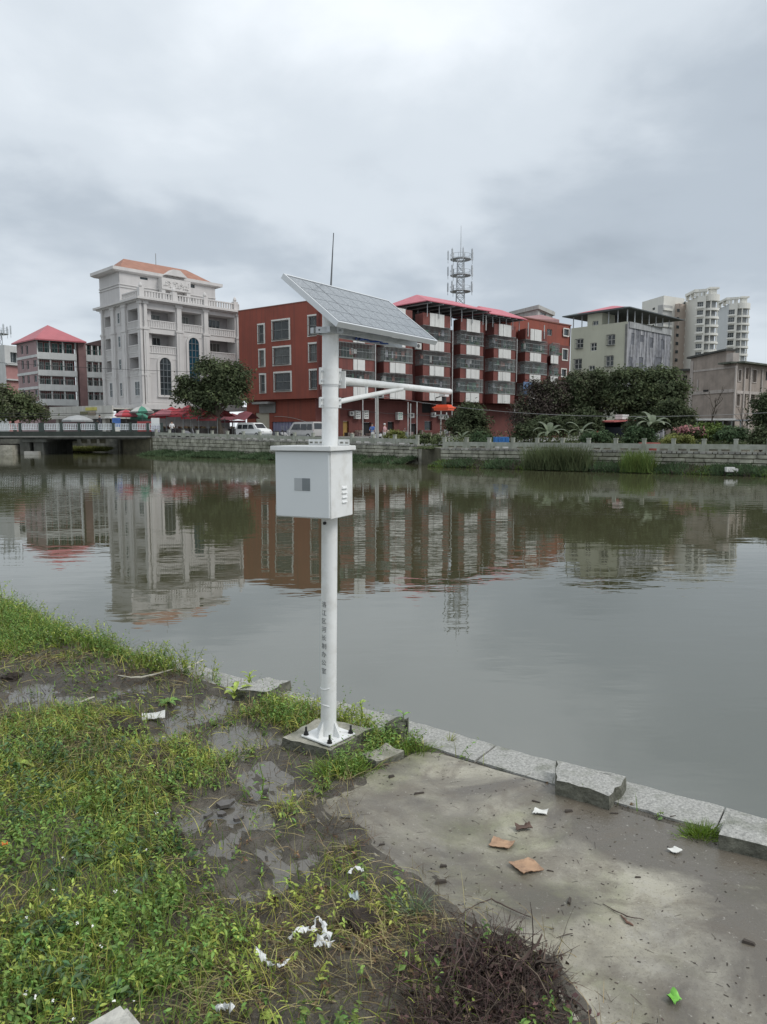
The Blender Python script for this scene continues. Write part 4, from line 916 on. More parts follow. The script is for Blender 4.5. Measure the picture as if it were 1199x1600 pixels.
# ---- two high-rise towers far behind ----------------------------------------------
M_hi = mat('highrise_cream', (.66, .65, .60), .8, .04, .2, streak=.1); M_hi2 = mat('highrise_beige', (.45, .38, .33), .8, .05, .2); M_hw = mat('highrise_grey', (.54, .56, .56), .8, .04, .2)
def tower(name, label, D, xL, xc, xm, xr, ytop, rows, dy, extra):
    root = thing(name, label, 'high-rise building', tuple(at(xc, 670, D)))
    cA = at(xc, 650, D).xy; cL = at(xL, 650, D * 1.05).xy; cM = at(xm, 650, D * .995).xy
    F, Fm = Fr(cL, cA), Fr(cA, cM); zt = F.Z(xc, ytop + 6)
    sm = [F.rect(xL + (xc - xL) * .12, ytop + 13 + dy * k, xL + (xc - xL) * .25, ytop + 16.5 + dy * k) for k in range(rows)]
    mb = MB(); wall_grid(mb, F, 0, F.len, 1.5, zt, sm, .3); mb.build('side_wall', M_hi if extra else M_hw, root, fix=False)
    for q in sm: MB().fbox(F, q[0], q[1], -.3, -.2, q[2], q[3]).build('window', G1, root, fix=False)
    bw = [Fm.rect(xc + 2, ytop + 11 + dy * k, xm - 1.5, ytop + 18.5 + dy * k) for k in range(rows)]
    mb = MB(); wall_grid(mb, Fm, 0, Fm.len, 1.5, zt, bw, .8); mb.build('front_wall', M_hi, root, fix=False)
    for q in bw:
        window(Fm, q, root, M_alu, G1, d=-.5, nx=3, nz=2, fw=.1); MB().fbox(Fm, q[0] - .3, q[1] + .3, .0, .5, q[2] - .7, q[2] - .25).build('balcony', M_hi, root)
    # curved balcony wing
    rad = (at(xr, 650, D).x - at(xm, 650, D).x) * .62; cen = Vector((at(xm, 650, D).x + rad * .55, D + rad * .95 - 1, 0)); seg = 12
    arc = lambda r, z: [Vector((cen.x + r * math.cos(a), cen.y + r * math.sin(a), z)) for a in [R(208) + R(155) * j / seg for j in range(seg + 1)]]
    inner = MB(); i0 = arc(rad - 1.1, 0)
    inner.hexa([Vector((*v.xy, 1.5)) for v in i0], [Vector((*v.xy, zt)) for v in i0]); inner.build('wing_core', mat('wing_shade', (.22, .23, .23), .4, .4, .25), root)
    for k in range(rows + 1):
        zc = Fm.Z((xc + xm) / 2, ytop + 9.5 + dy * k)
        q = MB(); o_ = arc(rad, 0); hgt = 1.05 if k else 2.2
        q.hexa([Vector((*v.xy, zc - (.35 if k else 0))) for v in o_], [Vector((*v.xy, zc - (.35 if k else 0) + hgt * (.72 if k else 1))) for v in o_]); q.build('balcony', M_hi, root)
    for j in range(0, seg + 1, 4):
        a = R(208) + R(155) * j / seg; p = Vector((cen.x + (rad - .3) * math.cos(a), cen.y + (rad - .3) * math.sin(a), 0)); MB().box(-.16, .16, -.16, .16, 1.5, zt, Matrix.Translation(p)).build('column', M_hi, root)
    # open roof frame
    q = MB(); zt2 = F.Z(xc, ytop)
    for s in (F.len * .35, F.len * .7, F.len - .5): q.fbox(F, s - .5, s + .5, -1, 0, zt, zt2)
    for s in (.1, Fm.len * .5, Fm.len - .9): q.fbox(Fm, s, s + .9, -1, .01, zt, zt2)
    q.fbox(F, F.len * .3, F.len + .3, -1.2, .2, zt2, zt2 + .9); q.fbox(Fm, -.2, Fm.len + .3, -1.2, .2, zt2 - .02, zt2 + .88); q.build('roof_frame', M_hi, root)
    MB().box(-1.6, 1.6, -1.6, 1.6, 0, .6, Matrix.Translation(Vector((cen.x + rad * .35, cen.y, zt + 2.6)))).box(-1, 1, -1, 1, -2.5, 0, Matrix.Translation(Vector((cen.x + rad * .35, cen.y, zt + 2.6)))).build('roof_pavilion', M_hi, root)
    return root, F, Fm, zt
t1, TF, TM, tz = tower('high_rise', 'nearer cream high-rise with curved balconies and an open roof frame', 255, 1062, 1082, 1095, 1120, 461, 9, 13.0, True)
tower('high_rise', 'farther grey-sided high-rise with curved balconies at the right', 300, 1112, 1131, 1144, 1168, 473, 8, 12.0, False)
# rear wing of the nearer tower
FX = Fr(at(1030, 650, 262).xy, at(1062, 650, 268).xy); FY = Fr(at(997, 650, 275).xy, at(1030, 650, 262).xy)
zz = FX.Z(1040, 462); hx = [FX.rect(1050, 479 + 13 * k, 1058, 486 + 13 * k) for k in range(8)]
mb = MB(); wall_grid(mb, FX, 0, FX.len, 1.5, zz, hx, .5)
hy_ = [FY.rect(1032.5 - 7.5 - 10, 482 + 13 * k, 1019, 486 + 13 * k) for k in range(6)]
wall_grid(mb, FY, 0, FY.len, 1.5, FY.Z(1010, 470), hy_, .5); mb.build('rear_wing', M_hi, t1, fix=False)
for h in hx: window(FX, h, t1, M_alu, G1, d=-.3, nx=2, fw=.15)
for h in hy_: MB().fbox(FY, h[0], h[1], -.5, -.4, h[2], h[3]).build('window', G1, t1, fix=False)
q = FX.off(1.5); MB().fbox(q, q.S(1031), q.S(1046), -2, 0, 1.5, zz - 3.5).build('bay_tower', mat('bay_dark', (.34, .34, .33), .6, .3, .15), t1)
MB().fbox(FX, FX.S(1050) , FX.S(1062), .01, 1.5, 1.5, FX.Z(1055, 475)).build('beige_strip', M_hi2, t1)
bz = [FX.off(1.5).rect(1053, 482 + 13 * k, 1057, 487 + 13 * k) for k in range(9)]
for h in bz: MB().fbox(FX.off(1.5), h[0], h[1], .01, .1, h[2], h[3]).build('window', G1, t1, fix=False)
for k in range(6):
    z = q.Z(1038, 482 + 13 * k); MB().fbox(q, q.S(1031.5), q.S(1045.5), .02, .5, z - .6, z + .2).build('balcony', M_hi, t1)

# ---- old brick house --------------------------------------------------------------
M_brk = mat('old_brick', (.30, .255, .22), .95, .22, .9, bump=.5, bscale=9, streak=.45, dirt=(.19, .165, .15)); M_bm = mat('old_render', (.40, .36, .33), .9, .15, 1, streak=.4, dirt=(.17, .15, .13))
c6 = at(1148, 650, 80).xy; l6 = at(1076, 650, 87).xy; r6 = at(1235, 650, 89).xy
BL, BR = Fr(l6, c6), Fr(c6, r6); ob = thing('brick_house', 'old unfinished brick house with a sloping gable and stained walls', 'house', (c6.x, c6.y, 1.3))
zg = [BL.Z(1076, 561), BL.Z(1135, 548), BL.Z(1148, 552)]; sp_ = BL.S(1133); zr1 = BL.Z(1148, 568)
mb = MB(); mb.quad(BL.P(0, 0, 1.2), BL.P(sp_, 0, 1.2), BL.P(sp_, 0, zg[1]), BL.P(0, 0, zg[0])); mb.quad(BL.P(sp_, 0, 1.2), BL.P(BL.len, 0, 1.2), BL.P(BL.len, 0, zr1), BL.P(sp_, 0, zr1 + .2)); mb.quad(BL.P(sp_, 0, zr1), BL.P(sp_, -1.1, zr1), BL.P(sp_, -1.1, zg[1]), BL.P(sp_, 0, zg[1]))
mb.quad(BL.P(0, 0, 1.2), BL.P(0, -1.1, 1.2), BL.P(0, -1.1, zg[0]), BL.P(0, 0, zg[0])); mb.build('gable_wall', M_brk, ob, fix=False)
MB().hexa([BL.P(-.4, .3, zg[0]), BL.P(sp_ + .2, .3, zg[1]), BL.P(sp_ + .2, -1.2, zg[1]), BL.P(-.4, -1.2, zg[0])], [BL.P(-.4, .3, zg[0] + .22), BL.P(sp_ + .2, .3, zg[1] + .2), BL.P(sp_ + .2, -1.2, zg[1] + .2), BL.P(-.4, -1.2, zg[0] + .2)]).build('gable_roof', mat('dark_tile_roof', (.06, .06, .055), .9, .3, 2), ob)
MB().fbox(BL, sp_ + .01, sp_ + 1.0, -.8, .0, zr1 + .2, BL.Z(1140, 552)).build('chimney_block', M_bm, ob)
bh = [BR.rect(*q) for q in ((1153, 578, 1157, 595), (1152, 616, 1157, 634), (1175, 578, 1181, 597), (1165, 575, 1169, 592), (1175, 617, 1181, 637), (1163, 615, 1167, 637), (1196, 580, 1203, 595), (1192, 617, 1198, 634))]
zr2 = BR.Z(1170, 569.5); mb = MB(); wall_grid(mb, BR, 0, BR.len, 1.2, zr1, bh, .4); mb.build('front_wall', M_brk, ob, fix=False)
for i, q in enumerate(bh): window(BR, q, ob, M_bm, M_dark if i in (3, 5) else G1, d=-.3, nx=1 + (i % 2), surround=M_bm if i < 3 else None, sw=.1)
q = MB(); q.fbox(BL, 0, BL.len, 0.01, .1, BL.Z(1100, 616), BL.Z(1100, 611)); q.fbox(BR, 0, BR.len, 0.01, .1, BR.Z(1170, 616), BR.Z(1170, 611.5)); q.fbox(BL, .02, .5, .01, .08, 1.2, zg[0] - .3)
q.fbox(BL, BL.S(1090), BL.S(1092), .01, .08, BL.Z(1090, 611), BL.Z(1090, 593)); q.fbox(BL, 0.5, BL.len, .01, .06, BL.Z(1100, 580), BL.Z(1100, 577))
for px in (1147, 1160.5, 1170, 1188): s = BR.S(px + .6); q.fbox(BR, s, s + .28, .01, .14, 1.2, zr1 - .3)
q.build('concrete_frame', M_bm, ob)
q = MB(); q.fbox(BR, 0, BR.len, -.4, .8, zr1, zr1 + .18); q.fbox(BL, BL.S(1130), BL.len, -.5, .8, zr1 + .001, zr1 + .17); q.build('roof_slab', mat('mossy_slab', (.09, .10, .08), .95, .4, 2), ob)
vb = BL.rect(1101, 609, 1109, 612); MB().fbox(BL, vb[0], vb[1], .11, .14, vb[2], vb[3]).build('vent', M_dark, ob)
# small shed roof link between cream building and brick house
lk = thing('lean_to_shed', 'dark lean-to roof with a barred opening between the cream block and the brick house', 'shed', tuple(at(1060, 660, 92)))
F7 = Fr(at(1040, 650, 91).xy, at(1077, 650, 90).xy); MB().fbox(F7, -1, F7.len, -5, .5, F7.Z(1060, 580), F7.Z(1060, 577)).build('roof', mat('dark_tile_roof', (0, 0, 0)), lk)
hh = [F7.rect(1066, 586, 1074, 600)]; mb = MB(); wall_grid(mb, F7, 0, F7.len, 1.2, F7.Z(1060, 580), hh, .3); mb.build('wall', M_brk, lk, fix=False); window(F7, hh[0], lk, M_bm, M_dark)
# white flat roof shelter at right
sh_ = thing('garden_shelter', 'long low shelter with a white sheet roof in front of the brick house', 'shelter', tuple(at(1120, 675, 66)))
F8 = Fr(at(1088, 650, 66).xy, at(1160, 650, 65).xy); z8 = F8.Z(1120, 656); MB().fbox(F8, 0, F8.len * .86, -3.5, .1, z8 - .05, z8 + .12).build('roof', M_panelw, sh_)
MB().fbox(F8, F8.len * .86 + .03, F8.len + 1, -3, .0, z8 - .1, z8 + .02).build('roof', mat('grey_sheet', (.28, .30, .32), .6, .2, 1), sh_)
MB().fbox(F8, 0, F8.len, -3.4, -3.3, 1.2, z8 - .06).build('back_wall', mat('shed_dark', (.06, .055, .05), .9, .3, 1), sh_)
q = MB()
for k in range(6): s = .1 + (F8.len - .2) * k / 5; q.tube([F8.P(s, -.1, 1.2), F8.P(s, -.1, z8)], .06, 5)
q.build('posts', M_bars, sh_, fix=False)
# dark shed with red/blue awning under the big tree
ds = thing('roadside_shed', 'dark open shed with a red and white awning under the big trees', 'shed', tuple(at(955, 680, 60)))
F9 = Fr(at(936, 650, 62).xy, at(980, 650, 60).xy); z9 = F9.Z(950, 658); MB().fbox(F9, 0, F9.len, -3, -2.9, 1.2, z9).fbox(F9, 0, .1, -3, 0, 1.2, z9).fbox(F9, F9.len - .1, F9.len, -3, 0, 1.2, z9).build('wall', mat('tarp_dark', (.015, .02, .03), .8, .3, 1), ds)
MB().fbox(F9, .1, F9.len - .1, -.1, 0, 1.2, z9 - .5).build('curtain', mat('tarp_dark', (0, 0, 0)), ds)
MB().hexa([F9.P(-.2, .6, z9 - .1), F9.P(F9.len * .7, .6, z9 - .1), F9.P(F9.len * .7, -3, z9 + .05), F9.P(-.2, -3, z9 + .05)], [F9.P(-.2, .6, z9), F9.P(F9.len * .7, .6, z9), F9.P(F9.len * .7, -3, z9 + .15), F9.P(-.2, -3, z9 + .15)]).build('awning', mat('awning_red', (.45, .13, .12), .6, .2, 2), ds)
MB().fbox(F9, F9.len * .35, F9.len * .6, -2, -1, z9 + .16, z9 + .55).build('water_tank', M_panelw, ds)

# ---- telecom towers ----------------------------------------------------------------
def lattice(label, px, D, ytop, platforms, zb, hw0, hw1, mast_y, col_=(.42, .45, .47)):
    p = at(px, 600, D); root = thing('telecom_tower', label, 'telecom tower', (p.x, D, 1.5)); M_t = mat('tower_steel', col_, .6, .15, .3)
    zt = at(px, ytop, D).z; n = 3; legs = MB(); br_ = MB()
    nb_ = int((zt - zb) / 1.5)
    def pt(j, z):
        k = (z - zb) / (zt - zb); hw = hw0 + (hw1 - hw0) * k; a = j * math.pi / 2 + .6; return Vector((p.x + hw * math.cos(a), D + hw * math.sin(a), z))
    for j in range(4):
        MB().tube([pt(j, zb), pt(j, zt)], .08, 5).build('leg', M_t, root, fix=False)
        for k in range(nb_):
            z0, z1 = zb + (zt - zb) * k / nb_, zb + (zt - zb) * (k + 1) / nb_
            br_.tube([pt(j, z0), pt(j + 1, z1)], .045, 4, False); br_.tube([pt(j + 1, z0), pt(j, z1)], .045, 4, False); br_.tube([pt(j, z1), pt(j + 1, z1)], .045, 4, False)
    br_.build('lattice_bracing', M_t, root, fix=False)
    for y in platforms:
        z = at(px, y, D).z; rd = 2.05; pm = MB(); nn = 20
        for zz, r0_, r1_ in ((z, .9, rd),):
            for j in range(nn):
                a0, a1 = 2 * math.pi * j / nn, 2 * math.pi * (j + 1) / nn; f = lambda r, a, h: Vector((p.x + r * math.cos(a), D + r * math.sin(a), h))
                pm.hexa([f(r0_, a0, z), f(r1_, a0, z), f(r1_, a1, z), f(r0_, a1, z)], [f(r0_, a0, z + .12), f(r1_, a0, z + .12), f(r1_, a1, z + .12), f(r0_, a1, z + .12)])
                pm.tube([f(r1_, a0, z + 1.0), f(r1_, a1, z + 1.0)], .035, 4, False)
                if j % 2 == 0: pm.tube([f(r1_, a0, z), f(r1_, a0, z + 1.0)], .035, 4, False)
        o = pm.build('platform', M_t, root, fix=False); an_ = MB()
        for j in range(7):
            a = j * 2 * math.pi / 7 + .3; r_ = rd + .45; an_.tube([(p.x + r_ * math.cos(a), D + r_ * math.sin(a), z - .6), (p.x + r_ * math.cos(a), D + r_ * math.sin(a), z + 1.9)], .05, 4)
            an_.box(-.13, .13, -.1, .1, .1, 1.7, Matrix.Translation((p.x + r_ * math.cos(a), D + r_ * math.sin(a), z)) @ Matrix.Rotation(a, 4, 'Z'))
        an_.build('antenna_panels', M_t, o, fix=False)
    MB().tube([(p.x, D, zt), (p.x, D, at(px, mast_y, D).z)], [.12, .03], 5).build('mast', M_t, root, fix=False)
lattice('lattice telecom tower with three ring platforms behind the red building', 718, 150, 402, (406, 431, 456), 1.5, 2.0, .85, 352)
lattice('lattice mast at the far left edge behind the flats', 0, 150, 515, (522,), 1.5, 1.4, .8, 500)
# ================================================================ VEGETATION HELPERS
def np_mesh(name, V, F, m, parent=None, kind=None, smooth=False):
    """V (n,3) float, F (k,4) or (k,3) int; verts are world coordinates"""
    V = np.asarray(V, dtype=np.float64); M = np.array(world_mat(parent).inverted()); V = V @ M[:3, :3].T + M[:3, 3]
    F = np.asarray(F, dtype=np.int32); k = F.shape[1]
    me = bpy.data.meshes.new(name); me.vertices.add(len(V)); me.vertices.foreach_set('co', V.astype(np.float32).ravel())
    me.loops.add(F.size); me.loops.foreach_set('vertex_index', F.ravel()); me.polygons.add(len(F))
    me.polygons.foreach_set('loop_start', np.arange(0, F.size, k, dtype=np.int32)); me.update(calc_edges=True)
    if smooth: me.shade_smooth()
    me.materials.append(m); o = bpy.data.objects.new(name, me); col.objects.link(o); o.parent = parent
    if kind: o['kind'] = kind
    return o
def unit(a): return a / np.maximum(np.linalg.norm(a, axis=1, keepdims=True), 1e-9)
def leaf_quads(C, Nrm, ln, wd, rg=rng):
    n = len(C); N_ = unit(Nrm); t_ = unit(np.cross(N_, rg.normal(size=(n, 3)))); b_ = np.cross(N_, t_)
    l = ln[:, None]; w_ = wd[:, None]
    V = np.stack([C - t_ * l, C + b_ * w_ + N_ * l * .12, C + t_ * l, C - b_ * w_ + N_ * l * .12], 1).reshape(-1, 3)
    return V, np.arange(4 * n).reshape(n, 4)
def crown_pts(blobs, n, clump=.35, spread=.3, rg=rng):
    vol = np.array([b[1][0] * b[1][1] + b[1][0] * b[1][2] for b in blobs]); vol = vol / vol.sum(); C = []; NN = []
    for (c, r), f in zip(blobs, vol):
        k = int(n * f); nc = max(6, int(k / 38)); d = unit(rg.normal(size=(nc, 3))); d[:, 2] = np.where(d[:, 2] < -.45, -d[:, 2], d[:, 2]); rad = rg.uniform(.62, 1.04, (nc, 1)) ** .8
        cc = np.array(c) + d * rad * np.array(r); idx = rg.integers(0, nc, k); p = cc[idx] + rg.normal(size=(k, 3)) * clump * np.array([1, 1, .7])
        C.append(p); NN.append(d[idx] * .8 + np.array([0, 0, .5]) + rg.normal(size=(k, 3)) * spread * 1.6)
    return np.concatenate(C), np.concatenate(NN)
M_bark = mat('bark', (.075, .06, .045), .95, .3, 3, bump=.5)
def leafmat(name, c, isl=.32): return mat(name, c, .75, .35, .6, island=isl, trans=.22, spec=.12)
L_dark = leafmat('leaf_dark', (.072, .092, .048)); L_mid = leafmat('leaf_mid', (.10, .125, .060)); L_olive = leafmat('leaf_olive', (.090, .098, .060)); L_light = leafmat('leaf_light', (.11, .16, .045)); L_brown = leafmat('leaf_brown', (.085, .070, .060)); L_yel = leafmat('leaf_yellowgreen', (.17, .19, .06)); L_bgreen = leafmat('leaf_bluegreen', (.07, .11, .055))
def tree(label, base, blobs, n, leaf, m, cat='tree', name='leafy_tree', clump=.4, trunk=.2, group=None, m2=None, stems=1):
    root = thing(name, label, cat, tuple(base), group=group); bv = Vector(base); tr = MB(); rr = random.Random(int(abs(base[0]) * 100))
    top = sum((Vector(b[0]) for b in blobs), Vector()) / len(blobs)
    for s in range(stems):
        o_ = Vector((rr.uniform(-.3, .3), rr.uniform(-.3, .3), 0)) * (stems > 1); mid = bv.lerp(Vector((top.x, top.y, top.z)), .45) + Vector((rr.uniform(-.2, .2), 0, 0)) + o_
        tr.tube([bv + o_, bv.lerp(mid, .5) + o_, mid], [trunk * 1.25, trunk, trunk * .75], 8)
        for b in blobs[::2]:
            c = Vector(b[0]); tr.tube([mid, mid.lerp(c, .5) + Vector((rr.uniform(-.3, .3), rr.uniform(-.3, .3), .2)), c, c + Vector((rr.uniform(-1, 1) * b[1][0] * .5, rr.uniform(-1, 1) * b[1][1] * .5, b[1][2] * .6))], [trunk * .6, trunk * .4, trunk * .22, .02], 6)
            for _ in range(2):
                e_ = c + Vector((rr.uniform(-1, 1) * b[1][0], rr.uniform(-1, 1) * b[1][1], rr.uniform(-.3, .8) * b[1][2])) * .85; tr.tube([mid.lerp(c, .6), mid.lerp(e_, .7), e_], [trunk * .25, trunk * .15, .015], 5)
    tr.build('trunk', M_bark, root, smooth=True, fix=False)
    C, NN = crown_pts(blobs, n, clump); ln = rng.uniform(.7, 1.3, len(C)) * leaf; V, F = leaf_quads(C, NN, ln, ln * .5)
    if m2:
        h = rng.random(len(F)) < .3 + .3 * np.sin(C[:, 0] * 1.7 + C[:, 2] * 1.3)
        a = F[~h]; V1 = V[a.ravel()]; np_mesh('crown', V1, np.arange(len(V1)).reshape(-1, 4), m, root); a = F[h]; V2 = V[a.ravel()]; np_mesh('crown_second_tone', V2, np.arange(len(V2)).reshape(-1, 4), m2, root)  # leaves of a second colour, mixed in by a wave pattern
    else: np_mesh('crown', V, F, m, root)
    return root
def TB(D, lst):
    """crown blobs measured as (px, py, rx_px, ry_px) at a distance"""
    out = []
    for q in lst:
        px, py, rx, ry = q[:4]; dd = D + (q[4] if len(q) > 4 else 0); k = dd / FPX; out.append((tuple(at(px, py, dd)), (rx * k * .93, rx * k * .75, ry * k * .93)))
        for _ in range(3):
            an = rng.uniform(.0, 3.14); out.append((tuple(at(px + math.cos(an) * rx * .88, py - math.sin(an) * ry * .88, dd + rng.uniform(-1, 1))), (rx * k * .3, rx * k * .3, ry * k * .26)))
    return out
def gp(px, D): p = at(px, 680, D); return (p.x, D, gz(p.x))
# market tree, left tree, trees right of the red building
tree('dark green round tree standing behind the red market canopies in front of the red building', gp(346, 84), TB(84, [(332, 585, 30, 22), (362, 592, 24, 22), (300, 612, 24, 20), (335, 620, 34, 24), (366, 622, 24, 24), (318, 640, 22, 14), (290, 622, 16, 16)]), 15000, .17, L_dark, m2=L_mid, clump=.42, trunk=.28)
tree('green tree at the left edge beyond the bridge railing', gp(25, 97), TB(97, [(8, 630, 26, 22), (35, 636, 26, 20), (55, 646, 16, 13), (20, 648, 40, 14), (-10, 640, 22, 20)]), 11000, .2, L_mid, m2=L_olive, clump=.5)
tree('small dark tree on the bank right of the orange sensor', gp(735, 64), TB(64, [(732, 655, 22, 20), (748, 668, 18, 18), (716, 670, 16, 16), (735, 678, 26, 12)]), 9000, .12, L_dark, clump=.3, trunk=.12)
tree('brownish sparse tree left of the big evergreen trees', gp(835, 66), TB(66, [(835, 628, 24, 26), (862, 618, 24, 22), (822, 645, 18, 18), (850, 648, 30, 20), (868, 640, 20, 24), (818, 660, 16, 14)]), 12000, .11, L_brown, m2=L_olive, clump=.35, trunk=.18)
tree('wide dark evergreen with a domed crown just right of the brownish sparse tree', gp(915, 66), TB(67, [(900, 608, 30, 22), (935, 605, 28, 20), (905, 640, 32, 24), (945, 635, 28, 26), (925, 625, 26, 26)]), 16000, .14, L_dark, m2=L_olive, clump=.36, trunk=.25)
tree('large dark evergreen with the highest crown between the cream block and the brick house', gp(1010, 64), TB(64, [(990, 602, 34, 24), (1030, 606, 34, 26), (975, 630, 30, 24), (1015, 632, 36, 28), (1050, 625, 22, 24), (1000, 655, 30, 18), (1040, 648, 26, 22)]), 21000, .14, L_dark, m2=L_mid, clump=.36, trunk=.28)
tree('small rounded green tree beside the left corner of the brick house', gp(1055, 58), TB(57, [(1050, 645, 20, 16), (1070, 655, 15, 15), (1045, 665, 24, 14)]), 6000, .11, L_dark, m2=L_mid, clump=.28, trunk=.12)
tree('dark tree at the right edge in front of the brick house', gp(1205, 52), TB(52, [(1205, 640, 22, 26), (1192, 662, 14, 16), (1215, 665, 24, 22)]), 7000, .11, L_dark, clump=.3, trunk=.15)
def bare(label, base, h, seed, lean=0, r0=.09, name='bare_tree'):
    root = thing(name, label, 'tree', tuple(base)); rr = random.Random(seed); tr = MB()
    def grow_(p, d, ln, r, k):
        q = p; pts = [p]; 
        for i in range(3): d = (d + Vector((rr.uniform(-.3, .3), rr.uniform(-.2, .2), rr.uniform(-.05, .2)))).normalized(); q = q + d * ln / 3; pts.append(q)
        tr.tube(pts, [r, r * .85, r * .7, r * .55], 5)
        if k > 0:
            for _ in range(rr.choice([2, 3])): grow_(pts[rr.choice([1, 2, 3, 3])], (d + Vector((rr.uniform(-1, 1), rr.uniform(-.6, .6), rr.uniform(-.1, .6)))).normalized(), ln * rr.uniform(.55, .8), r * .55, k - 1)
    grow_(Vector(base), Vector((lean, 0, 1)), h * .42, r0, 4); tr.build('trunk', M_bark, root, smooth=True, fix=False)
bare('leafless dark tree in front of the brick house above the flower bed', gp(1115, 53), 4.3, 4)
bare('small crooked leafless tree under the corner of the brick house', gp(1150, 52), 3.0, 8, .3, .06)
bare('bare forked branches rising behind the blue tank', gp(800, 58), 3.4, 12, -.1, .07)
# bushes along the promenade
def bush(label, px, py, rx, ry, D, m, n=1800, leaf=.09, m2=None, cat='bush', name='bush', group=None):
    p = gp(px, D); k = D / FPX; z = at(px, py, D).z; c = (p[0], D, z); root = thing(name, label, cat, p, group=group)
    C, NN = crown_pts([(c, (rx * k, rx * k * .6, ry * k)), ((c[0] + rx * k * .4, D, z - ry * k * .3), (rx * k * .6, rx * k * .5, ry * k * .7)), ((c[0] - rx * k * .45, D, z - ry * k * .35), (rx * k * .55, rx * k * .5, ry * k * .65))], n, .14)
    C[:, 2] = np.maximum(C[:, 2], p[2] - .05); ln = rng.uniform(.6, 1.4, len(C)) * leaf; V, F = leaf_quads(C, NN, ln, ln * .45); np_mesh('foliage', V, F, m, root)
    st = MB(); rr = random.Random(px)
    for _ in range(6): st.tube([p, (p[0] + rr.uniform(-.5, .5) * rx * k, D, (p[2] + z) / 2), (p[0] + rr.uniform(-1, 1) * rx * k * .8, D, z + ry * k * .6)], [.03, .02, .01], 4)
    st.build('stems', M_bark, root, fix=False); return root
bush('yellow-green low bush at the foot of the white drain pipes', 617, 681, 16, 8, 66, L_yel, 2200, .08)
bush('green climbing mass hanging over the wall left of the small dark tree', 664, 687, 26, 8, 61, L_mid, 2600, .09)
bush('grey-green shrub just left of the blue tank', 752, 686, 16, 10, 57, L_bgreen, 1500)
bush('dark shrub between the blue tank and the first banana plant', 822, 676, 20, 14, 57, L_dark, 2600)
bush('dense grey-green shrub under the largest banana plant', 1000, 682, 26, 16, 50, L_bgreen, 3200)
bush('leafy green bush right of the blossoming bush', 1108, 676, 30, 13, 49.5, L_light, 3600, .10)
bush('light green bush below the leafless tree', 1145, 680, 24, 12, 47.5, L_bgreen, 3000)
bush('low yellow-green bush in front of the blossoming bush', 1060, 688, 24, 7, 47.5, L_yel, 2400, .07)
bush('grey-green bush beside the second banana plant', 935, 684, 28, 9, 53, L_bgreen, 2600)
bush('dark hedge bush under the tree at the right edge', 1190, 684, 16, 14, 44, L_dark, 2400)
bush('overgrown green mass hanging over the wall corner below the orange sensor', 672, 706, 20, 9, 54.5, L_mid, 3000, .08)
bush('trailing vine patch on the left wall near its right end', 640, 706, 10, 7, 58.5, L_dark, 1200, .08)
fb = bush('bush covered in pinkish red blossom behind the railing', 1077, 676, 24, 8, 49, L_mid, 1800, .08)
p = at(1077, 674, 49); k = 49 / FPX; C, NN = crown_pts([(tuple(p), (22 * k, .8, 5 * k))], 900, .15); V, F = leaf_quads(C, NN, np.full(len(C), .07), np.full(len(C), .06)); np_mesh('blossom', V, F, mat('blossom', (.26, .10, .10), .7, .3, 2, island=.3), fb)
fb = bush('small plant with red flowers near the white planter', 929, 682, 8, 6, 55, L_mid, 500, .07); p = at(933, 680, 55); C, NN = crown_pts([(tuple(p), (.35, .3, .25))], 250, .08); V, F = leaf_quads(C, NN, np.full(len(C), .07), np.full(len(C), .06)); np_mesh('blossom', V, F, mat('red_blossom', (.42, .03, .04), .7, .3, 2), fb)
bush('dark shrub filling the gap under the brownish sparse tree', 880, 668, 24, 20, 60, L_dark, 5000, .1)
bush('dark shrub behind the middle banana plant', 918, 662, 24, 24, 61, L_dark, 6000, .1)
bush('dark shrub right of the roadside shed', 1000, 668, 26, 20, 58, L_dark, 5000, .1)
bush('dark shrub behind the first banana plant', 845, 668, 22, 20, 60, L_dark, 5000, .1)
# far greenery that reads as one mass
C = []; 
for _ in range(9000):
    px = rng.uniform(655, 1230); D = np.interp(px, [655, 700, 1199], [63, 57, 47]) + rng.uniform(1.5, 5); p = gp(px, D); C.append((p[0], D, p[2] + abs(rng.normal()) * .45))
C = np.array(C); ln = rng.uniform(.06, .16, len(C)); V, F = leaf_quads(C, rng.normal(size=C.shape) + [0, 0, .6], ln, ln * .4); prop(np_mesh('undergrowth', V, F, L_mid), 'mixed green weeds filling the garden behind the stone railing', 'undergrowth', kind='stuff')
